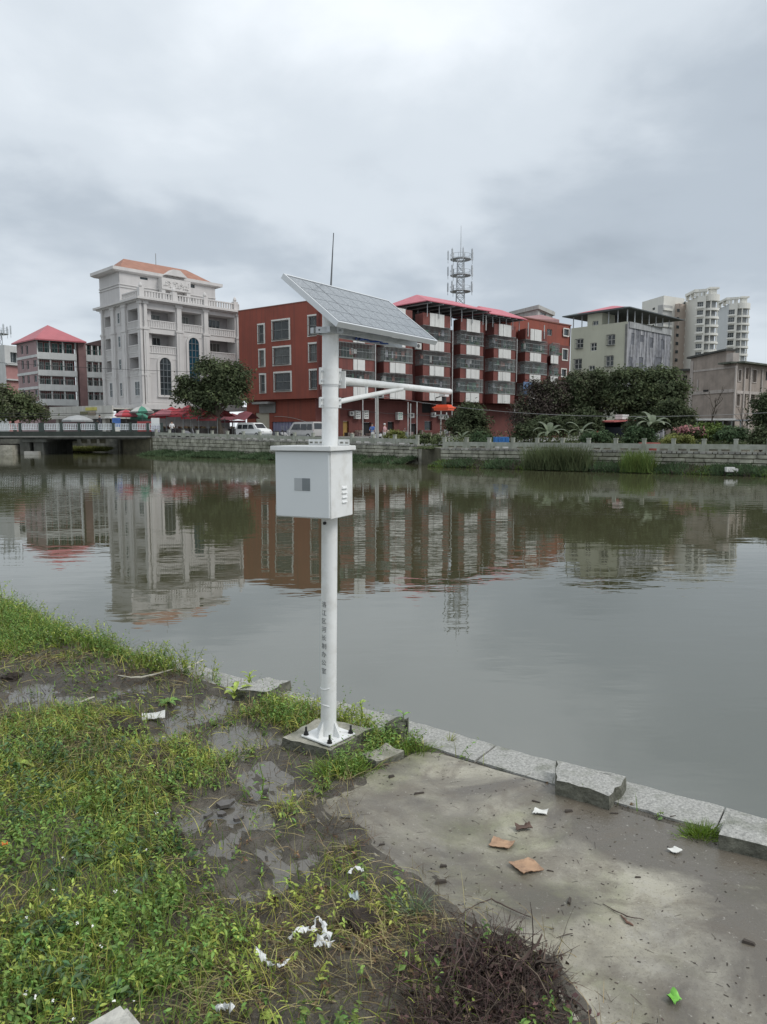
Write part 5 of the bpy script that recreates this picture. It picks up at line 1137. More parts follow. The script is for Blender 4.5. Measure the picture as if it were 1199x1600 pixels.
# banana plants: every leaf is a part
def banana(label, px, D, leaves, h=1.3, seed=0):
    p = Vector(gp(px, D)); root = thing('banana_plant', label, 'banana plant', tuple(p), group='banana plants on the far bank'); rr = random.Random(seed)
    MB().tube([p, p + Vector((.05, 0, h * .5)), p + Vector((0, 0, h))], [.14, .11, .08], 7).build('stem', mat('banana_stem', (.16, .17, .09), .8, .3, 3), root, smooth=True, fix=False)
    top = p + Vector((0, 0, h)); m_ = mat('banana_leaf', (.13, .16, .095), .5, .2, 1.5, island=.25, trans=.25)
    for (az, el, ln) in leaves:
        ln *= .82; d = Vector((math.cos(az), math.sin(az), 0)); q = MB(); n = 8; prev = None; sid = Vector((-d.y, d.x, 0))
        for j in range(n + 1):
            t_ = j / n; s = ln * t_; ang = el - t_ * t_ * 1.9; c = prev[3] if prev else top.copy()
            if prev: c = c + (d * math.cos(ang) + Vector((0, 0, math.sin(ang)))) * ln / n
            wd = ln * .155 * math.sin(math.pi * min(1, t_ * .92 + .05)) ** .7 if t_ > .08 else .03; wd *= rr.uniform(.85, 1.1)
            cur = (c + sid * wd + Vector((0, 0, -wd * .25)), c, c - sid * wd + Vector((0, 0, -wd * .25)), c)
            if prev: q.quad(prev[0], cur[0], cur[1], prev[1]); q.quad(prev[1], cur[1], cur[2], prev[2])
            prev = cur
        q.build('leaf', m_, root, fix=False, smooth=True)
banana('banana plant with fanned grey-green leaves, nearest the blue tank', 858, 55.5, [(3.3, .9, 1.9), (2.4, 1.35, 2.1), (.4, 1.1, 2.0), (-.2, .7, 2.2), (3.7, .5, 1.7), (5.3, .8, 1.5), (1.2, 1.4, 1.9), (4.3, .6, 1.5)], 1.0, 1)
banana('banana plant with two upright pale leaves between the other two', 908, 53.5, [(2.9, 1.2, 1.9), (.15, 1.15, 1.9), (3.4, .6, 1.5), (-.3, .6, 1.6), (4.5, .7, 1.3), (5.5, .5, 1.2)], 1.15, 2)
banana('tallest banana plant with one broad upright leaf in front of the big evergreen', 1018, 50, [(2.2, 1.5, 1.9), (2.9, 1.0, 1.9), (.2, .9, 2.1), (3.5, .7, 1.8), (-.4, .6, 1.9), (5.2, .8, 1.6), (1.2, 1.2, 1.9), (4.2, .7, 1.5)], 1.6, 3)
banana('small banana plant with drooping leaves under the small dark tree', 722, 60, [(3.2, .5, 1.5), (0, .6, 1.7), (.5, 1.1, 1.5), (2.6, 1.2, 1.2), (3.9, .3, 1.2)], .7, 4)

# reeds at the water line and bank weeds (numpy blades)
def blades(P, D_, ln, wd, segs=3, droop=.5, rg=rng):
    """P base points, D_ initial directions; returns V,F"""
    n = len(P); side = unit(np.cross(D_, rg.normal(size=(n, 3)))); rows = []; p = P.copy(); d = unit(D_)
    for j in range(segs + 1):
        w_ = wd * (1 - (j / segs) ** 1.5 * .92); rows.append(p - side * w_[:, None]); rows.append(p + side * w_[:, None])
        d = unit(d + np.array([0, 0, -1]) * droop * (j + 1) / segs * .5); p = p + d * (ln / segs)[:, None]
    V = np.stack(rows, 1).reshape(-1, 3); b_ = (np.arange(n) * (segs + 1) * 2)[:, None]; F = []
    for j in range(segs): F.append(np.concatenate([b_ + 2 * j, b_ + 2 * j + 1, b_ + 2 * j + 3, b_ + 2 * j + 2], 1))
    return V, np.concatenate(F)
def reeds(label, name, F, top, cx0, cx1, n, h0, h1, m, dd=(1.0, 2.2)):
    s = rng.uniform(F.S(cx0), F.S(cx1), n); s = np.where(rng.random(n) < .5, (F.S(cx0) + F.S(cx1)) / 2 + (s - (F.S(cx0) + F.S(cx1)) / 2) * .6, s); d = rng.uniform(*dd, n)
    P = np.array([tuple(F.P(a, b_, .05)) for a, b_ in zip(s, d)]); D_ = np.stack([rng.normal(0, .22, n), rng.normal(0, .22, n), np.ones(n)], 1)
    V, Fc = blades(P, D_, rng.uniform(h0, h1, n), rng.uniform(.012, .028, n), 4, .35); prop(np_mesh(name, V, Fc, m), label, 'reeds', kind='stuff')
reeds('dense tall green reeds standing at the water edge in the middle of the right wall', 'reeds', FB, topB, 838, 938, 2600, .9, 1.75, L_mid)
reeds('smaller clump of reeds with yellowish tips right of the dense reeds', 'reeds', FB, topB, 985, 1035, 900, .7, 1.5, L_light)
def weeds(label, F, s0, s1, n, m, hmax=.35, dmax=2.0):
    s = rng.uniform(s0, s1, n * 2); s = s[rng.random(n * 2) < np.clip(.5 + .6 * np.sin(s * 1.3 + 2 * np.sin(s * .5 + hmax * 9)), .08, 1)]; n = len(s); d = rng.uniform(0, 1, n) ** .8 * dmax;  z = np.interp(d, [0, 1, 2], [.38, .22, .0])
    P = np.array([tuple(F.P(a, b_, c)) for a, b_, c in zip(s, d, z)]); D_ = np.stack([rng.normal(0, .6, n), rng.normal(0, .6, n), np.ones(n)], 1); V, Fc = blades(P, D_, rng.uniform(.1, hmax, n), rng.uniform(.015, .04, n), 2, .6); prop(np_mesh('bank_weeds', V, Fc, m), label, 'weeds', kind='stuff')
weeds('low green weeds along the foot of the right embankment wall', FB, 0, FB.len, 12000, L_light, .24)
weeds('taller grey-green weeds mixed along the foot of the right embankment wall', FB, 0, FB.len, 13000, L_bgreen, .5)
weeds('brown dead weeds mixed along the foot of the right embankment wall', FB, 0, FB.len, 5000, L_brown, .4)
weeds('pale green weeds and litter along the foot of the left embankment wall', FA, 0, FA.len, 26000, L_bgreen, .42, 2.3)
weeds('yellowish weeds on the mud under the bridge', FCB, FCB.S(66), FCB.S(175), 7000, L_yel, .5, 1.6)

# ================================================================ THINGS ON THE FAR BANK
# vans
def van(label, base, rz, body, profile, roofz=1.85, ln=4.3, gr=None):
    root = thing('parked_van', label, 'van', base, (0, 0, rz), group='vans parked along the far bank'); W_ = .82
    # x forward; outline side view
    def lat(z): return W_ if z < 1.0 else W_ - (z - 1.0) * .16
    n = len(profile); q = MB(); 
    Lf = [Vector((x, -lat(z), z)) for x, z in profile]; Rt = [Vector((x, lat(z), z)) for x, z in profile]; q.hexa(Lf, Rt); q.build('body', body, root, local=True, bevel=.03, smooth=True)
    x0, x1 = profile[0][0], profile[1][0]
    gl = mat('van_glass', (.03, .035, .04), .1, .1, 1)
    for side in (-1, 1):
        for a, b_, c, d in gr['side']:
            z0, z1 = 1.02, roofz - .24; y0, y1 = (lat(z0) + .012) * side, (lat(z1) + .012) * side
            MB().hexa([(a, y0, z0), (b_, y0, z0), (d, y1, z1), (c, y1, z1)], [(a, y0 - .02 * side, z0), (b_, y0 - .02 * side, z0), (d, y1 - .02 * side, z1), (c, y1 - .02 * side, z1)]).build('side_window', gl, root, local=True)
        MB().box(-ln * .36, ln * .36, (W_ + .01) * side - .01, (W_ + .01) * side + .01, .42, .5).build('side_trim', M_bars, root, local=True)
        for x in (-ln * .31, ln * .31):
            wv = MB(); wv.tube([(x, side * (W_ - .2), .31), (x, side * (W_ + .02), .31)], .31, 16); o = wv.build('wheel', mat('tyre', (.02, .02, .02), .8), root, local=True); MB().tube([(x, side * (W_ + .02), .31), (x, side * (W_ + .035), .31)], .19, 12).build('rim', mat('rim', (.4, .4, .4), .35, metal=.6), o, local=True)
    (a, za), (b_, zb_) = gr['front']; MB().hexa([(a + .015, -.68, za), (a + .015, .68, za), (b_ + .015, .62, zb_), (b_ + .015, -.62, zb_)], [(a - .02, -.68, za), (a - .02, .68, za), (b_ - .02, .62, zb_), (b_ - .02, -.62, zb_)]).build('windscreen', gl, root, local=True)
    (a, za), (b_, zb_) = gr['rear']; MB().hexa([(a - .015, -.66, za), (a - .015, .66, za), (b_ - .015, .58, zb_), (b_ - .015, -.58, zb_)], [(a + .02, -.66, za), (a + .02, .66, za), (b_ + .02, .58, zb_), (b_ + .02, -.58, zb_)]).build('rear_window', gl, root, local=True)
    for s in (-1, 1):
        MB().box(x1 - .08, x1 + .03, s * .6 - .14, s * .6 + .14, .62, .8).build('headlight', mat('lamp_glass', (.5, .5, .5), .2), root, local=True); MB().box(x0 - .03, x0 + .05, s * .7 - .07, s * .7 + .07, .75, 1.05).build('tail_light', mat('tail_red', (.4, .03, .02), .3), root, local=True)
    MB().box(x1 - .05, x1 + .06, -.75, .75, .3, .52).build('bumper', M_bars, root, local=True)
    return root
vp1 = [(-2.15, .35), (2.15, .35), (2.18, .72), (1.95, .95), (1.35, 1.08), (.75, 1.66), (.4, 1.72), (-1.9, 1.74), (-2.1, 1.3), (-2.2, .9)]
van('white people carrier with sloping bonnet parked facing right by the cream shutter', (*at(397, 683, 84).xy, gz(at(397, 683, 84).x) + .05), R(-38), M_white, vp1, 1.74, 4.3, dict(side=[(-1.85, -1.1, -1.8, -1.1), (-1.0, -.15, -1.0, -.15), (-.05, .95, -.05, .62)], front=((1.32, 1.1), (.8, 1.6)), rear=((-2.17, 1.05), (-1.95, 1.62))))
vp2 = [(-1.95, .35), (1.95, .35), (1.98, .8), (1.72, 1.0), (1.15, 1.75), (.85, 1.85), (-1.85, 1.87), (-1.98, 1.2), (-2.0, .7)]
van('silver grey minibus with upright rear parked facing left in front of the violet hoarding', (*at(477, 683, 80).xy, gz(at(477, 683, 80).x) + .05), R(142), mat('silver_paint', (.42, .41, .40), .35, .05, 2), vp2, 1.87, 3.9, dict(side=[(-1.75, -1.05, -1.7, -1.05), (-.95, -.1, -.95, -.1), (0, 1.3, 0, .95)], front=((1.62, 1.1), (1.18, 1.68)), rear=((-1.99, 1.1), (-1.88, 1.72))))
# scooters
def scooter(label, base, rz, c):
    root = thing('scooter', label, 'scooter', base, (0, 0, rz), group='scooters on the far street'); q = MB(); q.hexa([(-.75, -.13, .5), (0, -.16, .3), (.35, -.13, .3), (.2, -.12, .45), (-.1, -.15, .7), (-.75, -.12, .75)], [(-.75, .13, .5), (0, .16, .3), (.35, .13, .3), (.2, .12, .45), (-.1, .15, .7), (-.75, .12, .75)]); q.hexa([(.42, -.18, .3), (.5, -.18, .3), (.38, -.2, .95), (.3, -.2, .95)], [(.42, .18, .3), (.5, .18, .3), (.38, .2, .95), (.3, .2, .95)]); q.build('body', c, root, local=True)
    MB().box(-.7, -.05, -.13, .13, .76, .86).build('seat', mat('seat_black', (.02, .02, .02), .6), root, local=True)
    for x in (-.55, .6): MB().tube([(x, -.05, .24), (x, .05, .24)], .24, 14).build('wheel', mat('tyre', (0, 0, 0)), root, local=True)
    MB().tube([(.6, 0, .3), (.38, 0, .95), (.34, 0, 1.05)], .03, 6).tube([(.34, -.32, 1.08), (.34, .32, 1.08)], .02, 6).build('handlebar', M_bars, root, local=True)
    for s in (-1, 1): MB().tube([(.34, s * .25, 1.08), (.36, s * .28, 1.25)], .012, 4).blob((.36, s * .28, 1.28), .06, 1, 0).build('mirror', M_bars, root, local=True)
for px, D, rz, lb, c in ((437, 79, .5, 'dark scooter parked between the white van and the silver minibus', (.04, .04, .05)), (447, 79.5, .9, 'scooter with pale fairing just left of the silver minibus', (.45, .45, .45)), (296, 83, .3, 'scooter parked under the red canopies left of the market tree', (.3, .3, .32)), (587, 72, 2.4, 'white scooter beside the person in blue', (.55, .55, .55)), (631, 78, .6, 'grey scooter by the dark doorway of the red building', (.25, .27, .26))):
    p = gp(px, D); scooter(lb, (p[0], p[1], p[2] + .05), rz, mat('scooter_%02d' % int(c[0] * 100), c, .4, .1, 2))
# people
def person(label, base, rz, top_c, leg_c, sit=False, hat=None):
    root = thing('person', label, 'person', base, (0, 0, rz)); bm = bmesh.new(); hz = .45 if sit else .92
    pts = {'pelvis': (0, 0, hz, .15), 'chest': (.02, 0, hz + .38, .17), 'neck': (.02, 0, hz + .55, .07), 'head': (.04, 0, hz + .70, .105), 'top': (.04, 0, hz + .78, .085)}
    for s, n in ((-1, 'l'), (1, 'r')):
        pts['sh' + n] = (.02, s * .19, hz + .46, .07); pts['el' + n] = (.1, s * .25, hz + .2, .05); pts['ha' + n] = (.28, s * .2, hz + .1, .04); pts['hip' + n] = (0, s * .1, hz - .05, .1)
        if sit: pts['kn' + n] = (.42, s * .12, hz, .08); pts['ft' + n] = (.42, s * .12, .06, .05); pts['toe' + n] = (.56, s * .12, .04, .04)
        else: pts['kn' + n] = (.04 * s + .03, s * .11, .48, .075); pts['ft' + n] = (.08 * s, s * .11, .07, .05); pts['toe' + n] = (.08 * s + .16, s * .12, .04, .035)
    ed = [('pelvis', 'chest'), ('chest', 'neck'), ('neck', 'head'), ('head', 'top')]
    for n in 'lr': ed += [('chest', 'sh' + n), ('sh' + n, 'el' + n), ('el' + n, 'ha' + n), ('pelvis', 'hip' + n), ('hip' + n, 'kn' + n), ('kn' + n, 'ft' + n), ('ft' + n, 'toe' + n)]
    vm = {k: bm.verts.new(v[:3]) for k, v in pts.items()}
    for a, b_ in ed: bm.edges.new((vm[a], vm[b_]))
    me = bpy.data.meshes.new('body'); bm.to_mesh(me); bm.free(); o = bpy.data.objects.new('body', me); col.objects.link(o); o.parent = root
    mo = o.modifiers.new('skin', 'SKIN'); keys = list(pts)
    for i, k in enumerate(keys): me.skin_vertices[0].data[i].radius = (pts[k][3], pts[k][3]); me.skin_vertices[0].data[i].use_root = (k == 'pelvis')
    o.modifiers.new('sub', 'SUBSURF').levels = 1; o.modifiers[-1].render_levels = 2
    for m_ in (mat('skin', (.35, .22, .16), .6, .05, 1), top_c, leg_c): me.materials.append(m_)
    dg = bpy.context.evaluated_depsgraph_get(); ev_ = o.evaluated_get(dg); nm = bpy.data.meshes.new_from_object(ev_); o.modifiers.clear(); o.data = nm
    for p_ in nm.polygons:
        z = p_.center.z; y = abs(p_.center.y); p_.material_index = 0 if z > hz + .56 or (z < hz + .2 and y > .17 and z > hz - .1) else (1 if z > hz + .0 else 2); p_.use_smooth = True
    MB().blob((.02, 0, hz + .77), (.115, .11, .09), 2, .05, 3).build('hair' if not hat else 'hat', hat or mat('hair_black', (.015, .012, .01), .7), root, local=True, smooth=True)
    return root
C_w, C_bl, C_pk, C_dk = mat('shirt_white', (.6, .6, .6), .8), mat('shirt_blue', (.05, .12, .35), .8), mat('shirt_pink', (.5, .3, .3), .8), mat('trousers_dark', (.03, .03, .04), .85)
def pp_(px, D, dz=.05): p = gp(px, D); return (p[0], p[1], p[2] + dz)
person('person in a white shirt standing behind the stone railing by the red canopies', pp_(269, 80.5), R(-60), C_w, C_dk)
person('person in blue standing in front of the red ground floor beside a scooter', pp_(582, 73), R(-100), C_bl, C_dk)
person('person with a pink top and white hat behind the yellow-green bush', pp_(601, 72), R(-30), C_pk, C_w, hat=C_w)
person('person in dark clothes riding along the bridge behind the white railing', (at(157, 670, 79).x, 79, 2.42), R(180), C_dk, C_dk)
# market: umbrellas and canopies
def umbrella(label, p, rad, h, m_, m2=None, n=8):
    root = thing('market_umbrella', label, 'umbrella', tuple(p), group='umbrellas and canopies of the street market'); p = Vector(p); MB().tube([p, p + Vector((0, 0, h))], .035, 6).build('pole', M_bars, root, fix=False)
    for par, mm in ((0, m_), (1, m2 or m_)):
        q = MB()
        for j in range(n):
            if j % 2 != par: continue
            a0, a1 = 2 * math.pi * j / n, 2 * math.pi * (j + 1) / n; f = lambda r, a, z: p + Vector((r * math.cos(a), r * math.sin(a), z))
            q.quad(p + Vector((0, 0, h)), f(rad * .55, a0, h - .22), f(rad * .55, a1, h - .22)); q.quad(f(rad * .55, a0, h - .22), f(rad, a0, h - .62), f(rad, a1, h - .62), f(rad * .55, a1, h - .22)); q.quad(f(rad, a0, h - .62), f(rad, a0, h - .82), f(rad, a1, h - .82), f(rad, a1, h - .62))
        q.build('canopy', mm, root, fix=False)
U_r, U_g, U_w, U_p = mat('canvas_red', (.45, .045, .06), .6, .15, 1, trans=.25), mat('canvas_green', (.07, .28, .19), .6, .15, 1, trans=.2), mat('canvas_white', (.5, .5, .47), .6, .1, 1, trans=.2), mat('canvas_pink', (.5, .17, .2), .6, .1, 1, trans=.2)
def mk(px, D): p = at(px, 670, D); return (p.x, D, 2.02)
umbrella('red and white striped market umbrella beside the green one', mk(198, 86), 1.35, 2.9, U_r, U_p)
umbrella('green and white market umbrella at the end of the bridge', mk(223, 86), 1.4, 3.3, U_g, U_w)
umbrella('faded pink market umbrella left of the red canopies', mk(260, 87), 1.3, 3.0, U_p)
umbrella('low green umbrella under the taller green and white one', mk(220, 88), 1.2, 2.6, U_g)
umbrella('pale grey umbrella behind the bridge railing', mk(122, 90), 1.9, 2.35, mat('canvas_grey', (.3, .31, .31), .6))
def stall(label, x0, x1, D, m_, hz=2.9, dp=2.6, valance=True):
    a, b_ = at(x0, 670, D), at(x1, 670, D - 1.5); z = 2.0; root = thing('market_stall', label, 'market stall', (a.x, D, z), group='umbrellas and canopies of the street market'); F = Fr(a.xy, b_.xy); ln = F.len; q = MB(); k = max(2, int(ln / 1.6))
    for j in range(k):
        s0, s1 = ln * j / k, ln * (j + 1) / k; sm = (s0 + s1) / 2; hh = z + hz + .25 * (j % 2)
        q.quad(F.P(s0, .6, z + hz - .75), F.P(sm, .6, z + hz - .6), F.P(sm, -dp * .4, hh + .15), F.P(s0, -dp * .4, hh - .1)).quad(F.P(sm, .6, z + hz - .6), F.P(s1, .6, z + hz - .75), F.P(s1, -dp * .4, hh - .1), F.P(sm, -dp * .4, hh + .15))
        q.quad(F.P(s0, -dp, z + hz - .5), F.P(s1, -dp, z + hz - .5), F.P(s1, -dp * .4, hh - .1), F.P(sm, -dp * .4, hh + .15), F.P(s0, -dp * .4, hh - .1))
        if valance: q.quad(F.P(s0, .6, z + hz - .75), F.P(s1, .6, z + hz - .75), F.P(s1, .62, z + hz - 1.0), F.P(s0, .62, z + hz - 1.0))
    q.build('canopy', m_, root, fix=False); l = MB()
    for s in (.1, ln / 2, ln - .1):
        for d in (.4, -dp + .2): l.tube([F.P(s, d, z), F.P(s, d, z + hz - .7)], .04, 5)
    l.build('posts', M_bars, root, fix=False); MB().fbox(F, .3, ln - .3, -1.6, -.6, z, z + .75).build('counter', mat('counter_dark', (.09, .08, .075), .8, .5, 1.5), root)
    g_ = MB(); rr = random.Random(x0)
    for _ in range(14): g_.blob(F.P(rr.uniform(.4, ln - .4), -1.1 + rr.uniform(-.3, .3), z + .85), rr.uniform(.1, .2), 1, .3, _)
    g_.build('goods', mat('mixed_goods', (.2, .14, .08), .8, .8, 4, island=.8), root, fix=False)
stall('bright red market canopy, first from the bridge end', 238, 266, 88, U_r)
stall('bright red market canopy with a peaked top, second from the bridge end', 264, 292, 87, U_r, 3.05)
stall('bright red market canopy, third from the bridge end', 290, 316, 86, U_r, 2.8)
stall('dull red canopy partly hidden by the market tree', 314, 345, 85.5, mat('canvas_dullred', (.30, .06, .065), .7, .2, 1), 2.6)
stall('dark red canopy between the market tree and the white van', 345, 388, 88, mat('canvas_darkred', (.16, .035, .045), .7, .2, 1), 2.4)
def board(label, name, x0, y0, x1, y1, D, m_, m2=None, cat='sign'):
    a = at(x0, y1, D); b_ = at(x1, y0, D); root = thing(name, label, cat, (a.x, D, min(a.z, 2.2))); MB().box(a.x, b_.x, D, D + .08, a.z, b_.z).build('board', m_, root)
    if m2: MB().box(a.x, b_.x, D - .012, D + .0, a.z, a.z + (b_.z - a.z) * .45).build('printed_band', m2, root)
    MB().tube([(a.x + .1, D + .1, 2.0), (a.x + .1, D + .1, b_.z)], .03, 5).tube([(b_.x - .1, D + .1, 2.0), (b_.x - .1, D + .1, b_.z)], .03, 5).build('posts', M_bars, root, fix=False)
board('blue banner standing beside the red and white umbrella', 'blue_banner', 176, 653, 188, 667, 80, mat('banner_blue', (.06, .16, .45), .6, .3, 1.2))
board('white sign board with a violet lower half at the end of the bridge', 'sign_board', 237, 653, 249, 675, 79.0, M_white, mat('violet_print', (.33, .31, .40), .6, .3, 4))
board('small white placard among the plants under the orange sensor', 'placard', 694.5, 671, 701, 677, 66, M_white)
# red stacked crates by the bridge end
p = at(230, 674, 81); ob_ = thing('crate_stack', 'red covered goods stacked at the end of the bridge railing', 'crates', (p.x, 81, 2.0)); q = MB()
for k in range(4): q.box(p.x - .9, p.x + 1.2, 80.6, 81.6, 2.0 + k * .38, 2.35 + k * .38)
q.build('crates', mat('crate_red', (.30, .05, .05), .7, .3, 2), ob_)
# blue tank with white base behind the railing
p = at(786, 690, 53.4); k = 53.4 / FPX; tk = thing('blue_container', 'blue ribbed container on a pale base behind the stone railing', 'container', (p.x, 53.6, 1.24)); z0 = at(786, 695, 53.4).z; z1 = at(786, 683, 53.4).z; q = MB()
for j in range(8): q.box(p.x - 11 * k + j * 2.75 * k, p.x - 11 * k + (j + 1) * 2.75 * k - .02, 53.6 + .03 * (j % 2), 54.6, z0, z1)
q.build('tank', mat('tank_blue', (.025, .15, .42), .5, .1, 2), tk); MB().box(p.x - 9 * k, p.x + 12 * k, 53.65, 54.5, 1.2, z0 - .01).build('base', M_panelw, tk)
p = at(921, 690, 53); MB_ = thing('white_planter', 'white planter box behind the railing left of the red flowers', 'planter', (p.x, 53.2, 1.24)); MB().box(p.x - .55, p.x + .35, 53.0, 53.4, 1.24, at(921, 691, 53).z).build('trough', M_panelw, MB_)
p = at(1018, 694, 47.5); kk = thing('red_tub', 'low red tub behind the railing under the banana plant', 'tub', (p.x, 47.6, 1.24)); MB().tube([(p.x, 47.8, 1.24), (p.x, 47.8, at(1018, 692, 47.5).z)], [.55, .68], 14).build('tub_wall', mat('tub_red', (.42, .09, .08), .6, .2, 2), kk)
# small bits: white dumped sacks at the water edge, white pipe outlets
for px, py, lb in ((1143, 738, 'white foam box lying on the grass strip near the right edge'), ):
    p = at(px, py, 41.3); o = thing('foam_box', lb, 'foam box', (p.x, 41.3, .2)); MB().box(p.x - .3, p.x + .15, 41.2, 41.5, .22, .48).box(p.x + .16, p.x + .33, 41.2, 41.45, .2, .4).build('box_body', M_panelw, o)
for px, py, D, lb in ((682, 714, 55.5, 'white pipe outlet in the wall corner, left one'), (688, 714, 55.2, 'white pipe outlet in the wall corner, right one')):
    p = at(px, py, D); o = thing('pipe_outlet', lb, 'pipe', (p.x, D, p.z)); MB().tube([(p.x, D, p.z), (p.x, D - .5, p.z)], .12, 10).build('pipe_end', M_panelw, o)
# clutter along the foot of the red building
F2q = FW.off(-.4)
q = MB(); rr = random.Random(55)
for _ in range(120):
    s = rr.uniform(F2q.S(532), F2q.S(720)); zz_ = 1.35; w_ = rr.uniform(.12, .45); q.fbox(F2q, s, s + w_, rr.uniform(.1, .5), rr.uniform(.6, 1.6), zz_, zz_ + rr.uniform(.2, 1.5) * rr.random())
prop(q.build('household_goods', mat('goods_mixed', (.28, .23, .20), .8, .7, 2.5, island=.8), fix=False), 'assorted household goods heaped along the foot of the red building', 'household goods', kind='stuff')
# utility poles and cables
def upole(label, px, D, y0, r=.13, m_=None):
    p = gp(px, D); z = at(px, y0, D).z; o = thing('utility_pole', label, 'utility pole', p); MB().tube([p, (p[0], p[1], z)], [r, r * .8], 8).build('pole', m_ or mat('pole_concrete', (.33, .33, .31), .8, .2, 2), o, smooth=True, fix=False); MB().box(-.6, .6, -.05, .05, -.06, .06, Matrix.Translation((p[0], D, z - .5))).build('crossarm', M_bars, o)
    q = MB()
    for s in (-.5, 0, .5): q.tube([(p[0] + s, D, z - .44), (p[0] + s, D, z - .25)], .05, 6)
    q.build('insulators', M_panelw, o, fix=False); return Vector((p[0], D, z))
u1_ = upole('concrete utility pole in front of the red building behind the middle of the white arm', 590, 66, 612)
u2_ = upole('slim white pole standing behind the orange sensor', 689, 66, 640, .06)
def cable(label, a, b_, sag=.5, r=.02, c=(.02, .02, .02)):
    a, b_ = Vector(a), Vector(b_); o = MB().tube([a.lerp(b_, t_ / 16) - Vector((0, 0, sag * 4 * (t_ / 16) * (1 - t_ / 16))) for t_ in range(17)], r, 4).build('overhead_cable', mat('cable_%d' % int(c[0] * 100), c, .6), smooth=True, fix=False); prop(o, label, 'cable')
cable('black overhead cable crossing in front of the classical building, upper one', at(-80, 561, 82), at(420, 583, 90), .3)
cable('black overhead cable above the market, passing the yellow sign', at(-80, 651, 80), at(400, 628, 86), .5, .025)
cable('second black overhead cable just below the one passing the yellow sign', at(-80, 645, 80), at(330, 641, 84), .2, .02)
cable('grey overhead cable running from the utility pole to the right edge above the banana plants', u1_ + Vector((0, 0, -.3)), at(1260, 641, 46), 1.0, .014, (.25, .25, .25))
cable('dark overhead cable along the red ground floor wall', at(530, 638, 70), at(760, 648, 66), .3, .018)
cable('loose pale cable drooping across the red end wall', FL.P(FL.S(420), -1.0, 4.4), FL.P(FL.S(503), -1.0, 2.2), -.6, .03, (.4, .4, .38))
# ================================================================ MONITORING STATION
lean = R(.75)  # the pole leans a little to the right
base = G(513.5, 1149, .20); st = thing('monitoring_station', 'white steel pole by the water carrying a solar panel, a cabinet and a side arm', 'monitoring station', tuple(base), (0, lean, 0))
PM = RM[st]; M_pole = mat('pole_white', (.70, .71, .70), .34, .04, 5, bump=.03, bscale=60, dirt=(.50, .49, .45), dirtamt=.45, dirtscale=9); M_galv = mat('galvanised_steel', (.46, .48, .49), .42, .12, 12, metal=.5)
YP = base.y; HP = at(515, 489, base.y).z - base.z
pl_ = MB().tube([(0, 0, 0.012), (0, 0, 1.5), (0, 0, HP)], [.0605, .0605, .0605], 40); pole = pl_.build('pole', M_pole, st, local=True, smooth=True)
def zl(py, px=515): return at(px, py, YP).z - base.z     # height on the pole measured from the base
q = MB()
for y in (603, 634, 518): q.tube([(0, 0, zl(y) - .006), (0, 0, zl(y) + .006)], .0625, 40)
q.build('pole_seam', mat('seam_grey', (.50, .51, .51), .5), pole, local=True, smooth=True, fix=False)
# base plate with gussets and anchor bolts
ang = R(52); RZ = Matrix.Rotation(ang, 4, 'Z'); pw = .15
bpm = MB().box(-pw, pw, -pw, pw, 0, .012, RZ).build('base_plate', M_pole, st, local=True, bevel=.002)
for j in range(4):
    a = ang + j * math.pi / 2; M_ = Matrix.Rotation(a, 4, 'Z')
    MB().hexa([M_ @ Vector(v) for v in ((.058, -.004, .012), (.115, -.004, .012), (.115, -.004, .03), (.058, -.004, .13))], [M_ @ Vector(v) for v in ((.058, .004, .012), (.115, .004, .012), (.115, .004, .03), (.058, .004, .13))]).build('gusset', M_pole, bpm, local=True)
    M2 = Matrix.Rotation(a + math.pi / 4, 4, 'Z'); c = M2 @ Vector((.172, 0, 0)); M_b = mat('bolt_black', (.018, .018, .018), .55, .2, 20)
    MB().tube([(c.x, c.y, .0125), (c.x, c.y, .018)], .021, 12).tube([(c.x, c.y, .018), (c.x, c.y, .036)], .017, 6).tube([(c.x, c.y, .036), (c.x, c.y, .075)], .0085, 8).build('anchor_bolt', M_b, bpm, local=True)
# characters down the pole
cu = bpy.data.curves.new('txt', 'FONT'); cu.size = .047; cu.align_x = 'CENTER'; cu.align_y = 'CENTER'; cu.extrude = 0; cu.resolution_u = 4
to = bpy.data.objects.new('txt', cu); col.objects.link(to); V_, F_ = [], []
TXT = '洛江区河长制办公室'; zt0, zt1 = zl(942), zl(1045)
for i, ch in enumerate(TXT):
    cu.body = ch; bpy.context.view_layer.update(); me = bpy.data.meshes.new_from_object(to.evaluated_get(bpy.context.evaluated_depsgraph_get()))
    bm = bmesh.new(); bm.from_mesh(me); bmesh.ops.triangulate(bm, faces=bm.faces)
    for k in range(-16, 17): bmesh.ops.bisect_plane(bm, geom=bm.verts[:] + bm.edges[:] + bm.faces[:], plane_co=(k * .0025, 0, 0), plane_no=(1, 0, 0))
    bm.verts.index_update()
    b0 = len(V_); zc = zt0 + (zt1 - zt0) * i / (len(TXT) - 1); xs_ = [v.co.x for v in bm.verts]; ys_ = [v.co.y for v in bm.verts]; mxx = (max(xs_) + min(xs_)) / 2; myy = (max(ys_) + min(ys_)) / 2
    for v in bm.verts:
        th = -math.pi / 2 - R(35) + (v.co.x - mxx) / .0616; V_.append(Vector((.0616 * math.cos(th), .0616 * math.sin(th), zc + v.co.y - myy)))
    for f in bm.faces: F_.append(tuple(b0 + v.index for v in f.verts))
    bm.free(); bpy.data.meshes.remove(me)
bpy.data.objects.remove(to)
q = MB(); q.v = V_; q.f = F_; q.build('lettering', mat('lettering_black', (.03, .03, .035), .6), pole, local=True, fix=False, label='black Chinese characters reading down the pole')
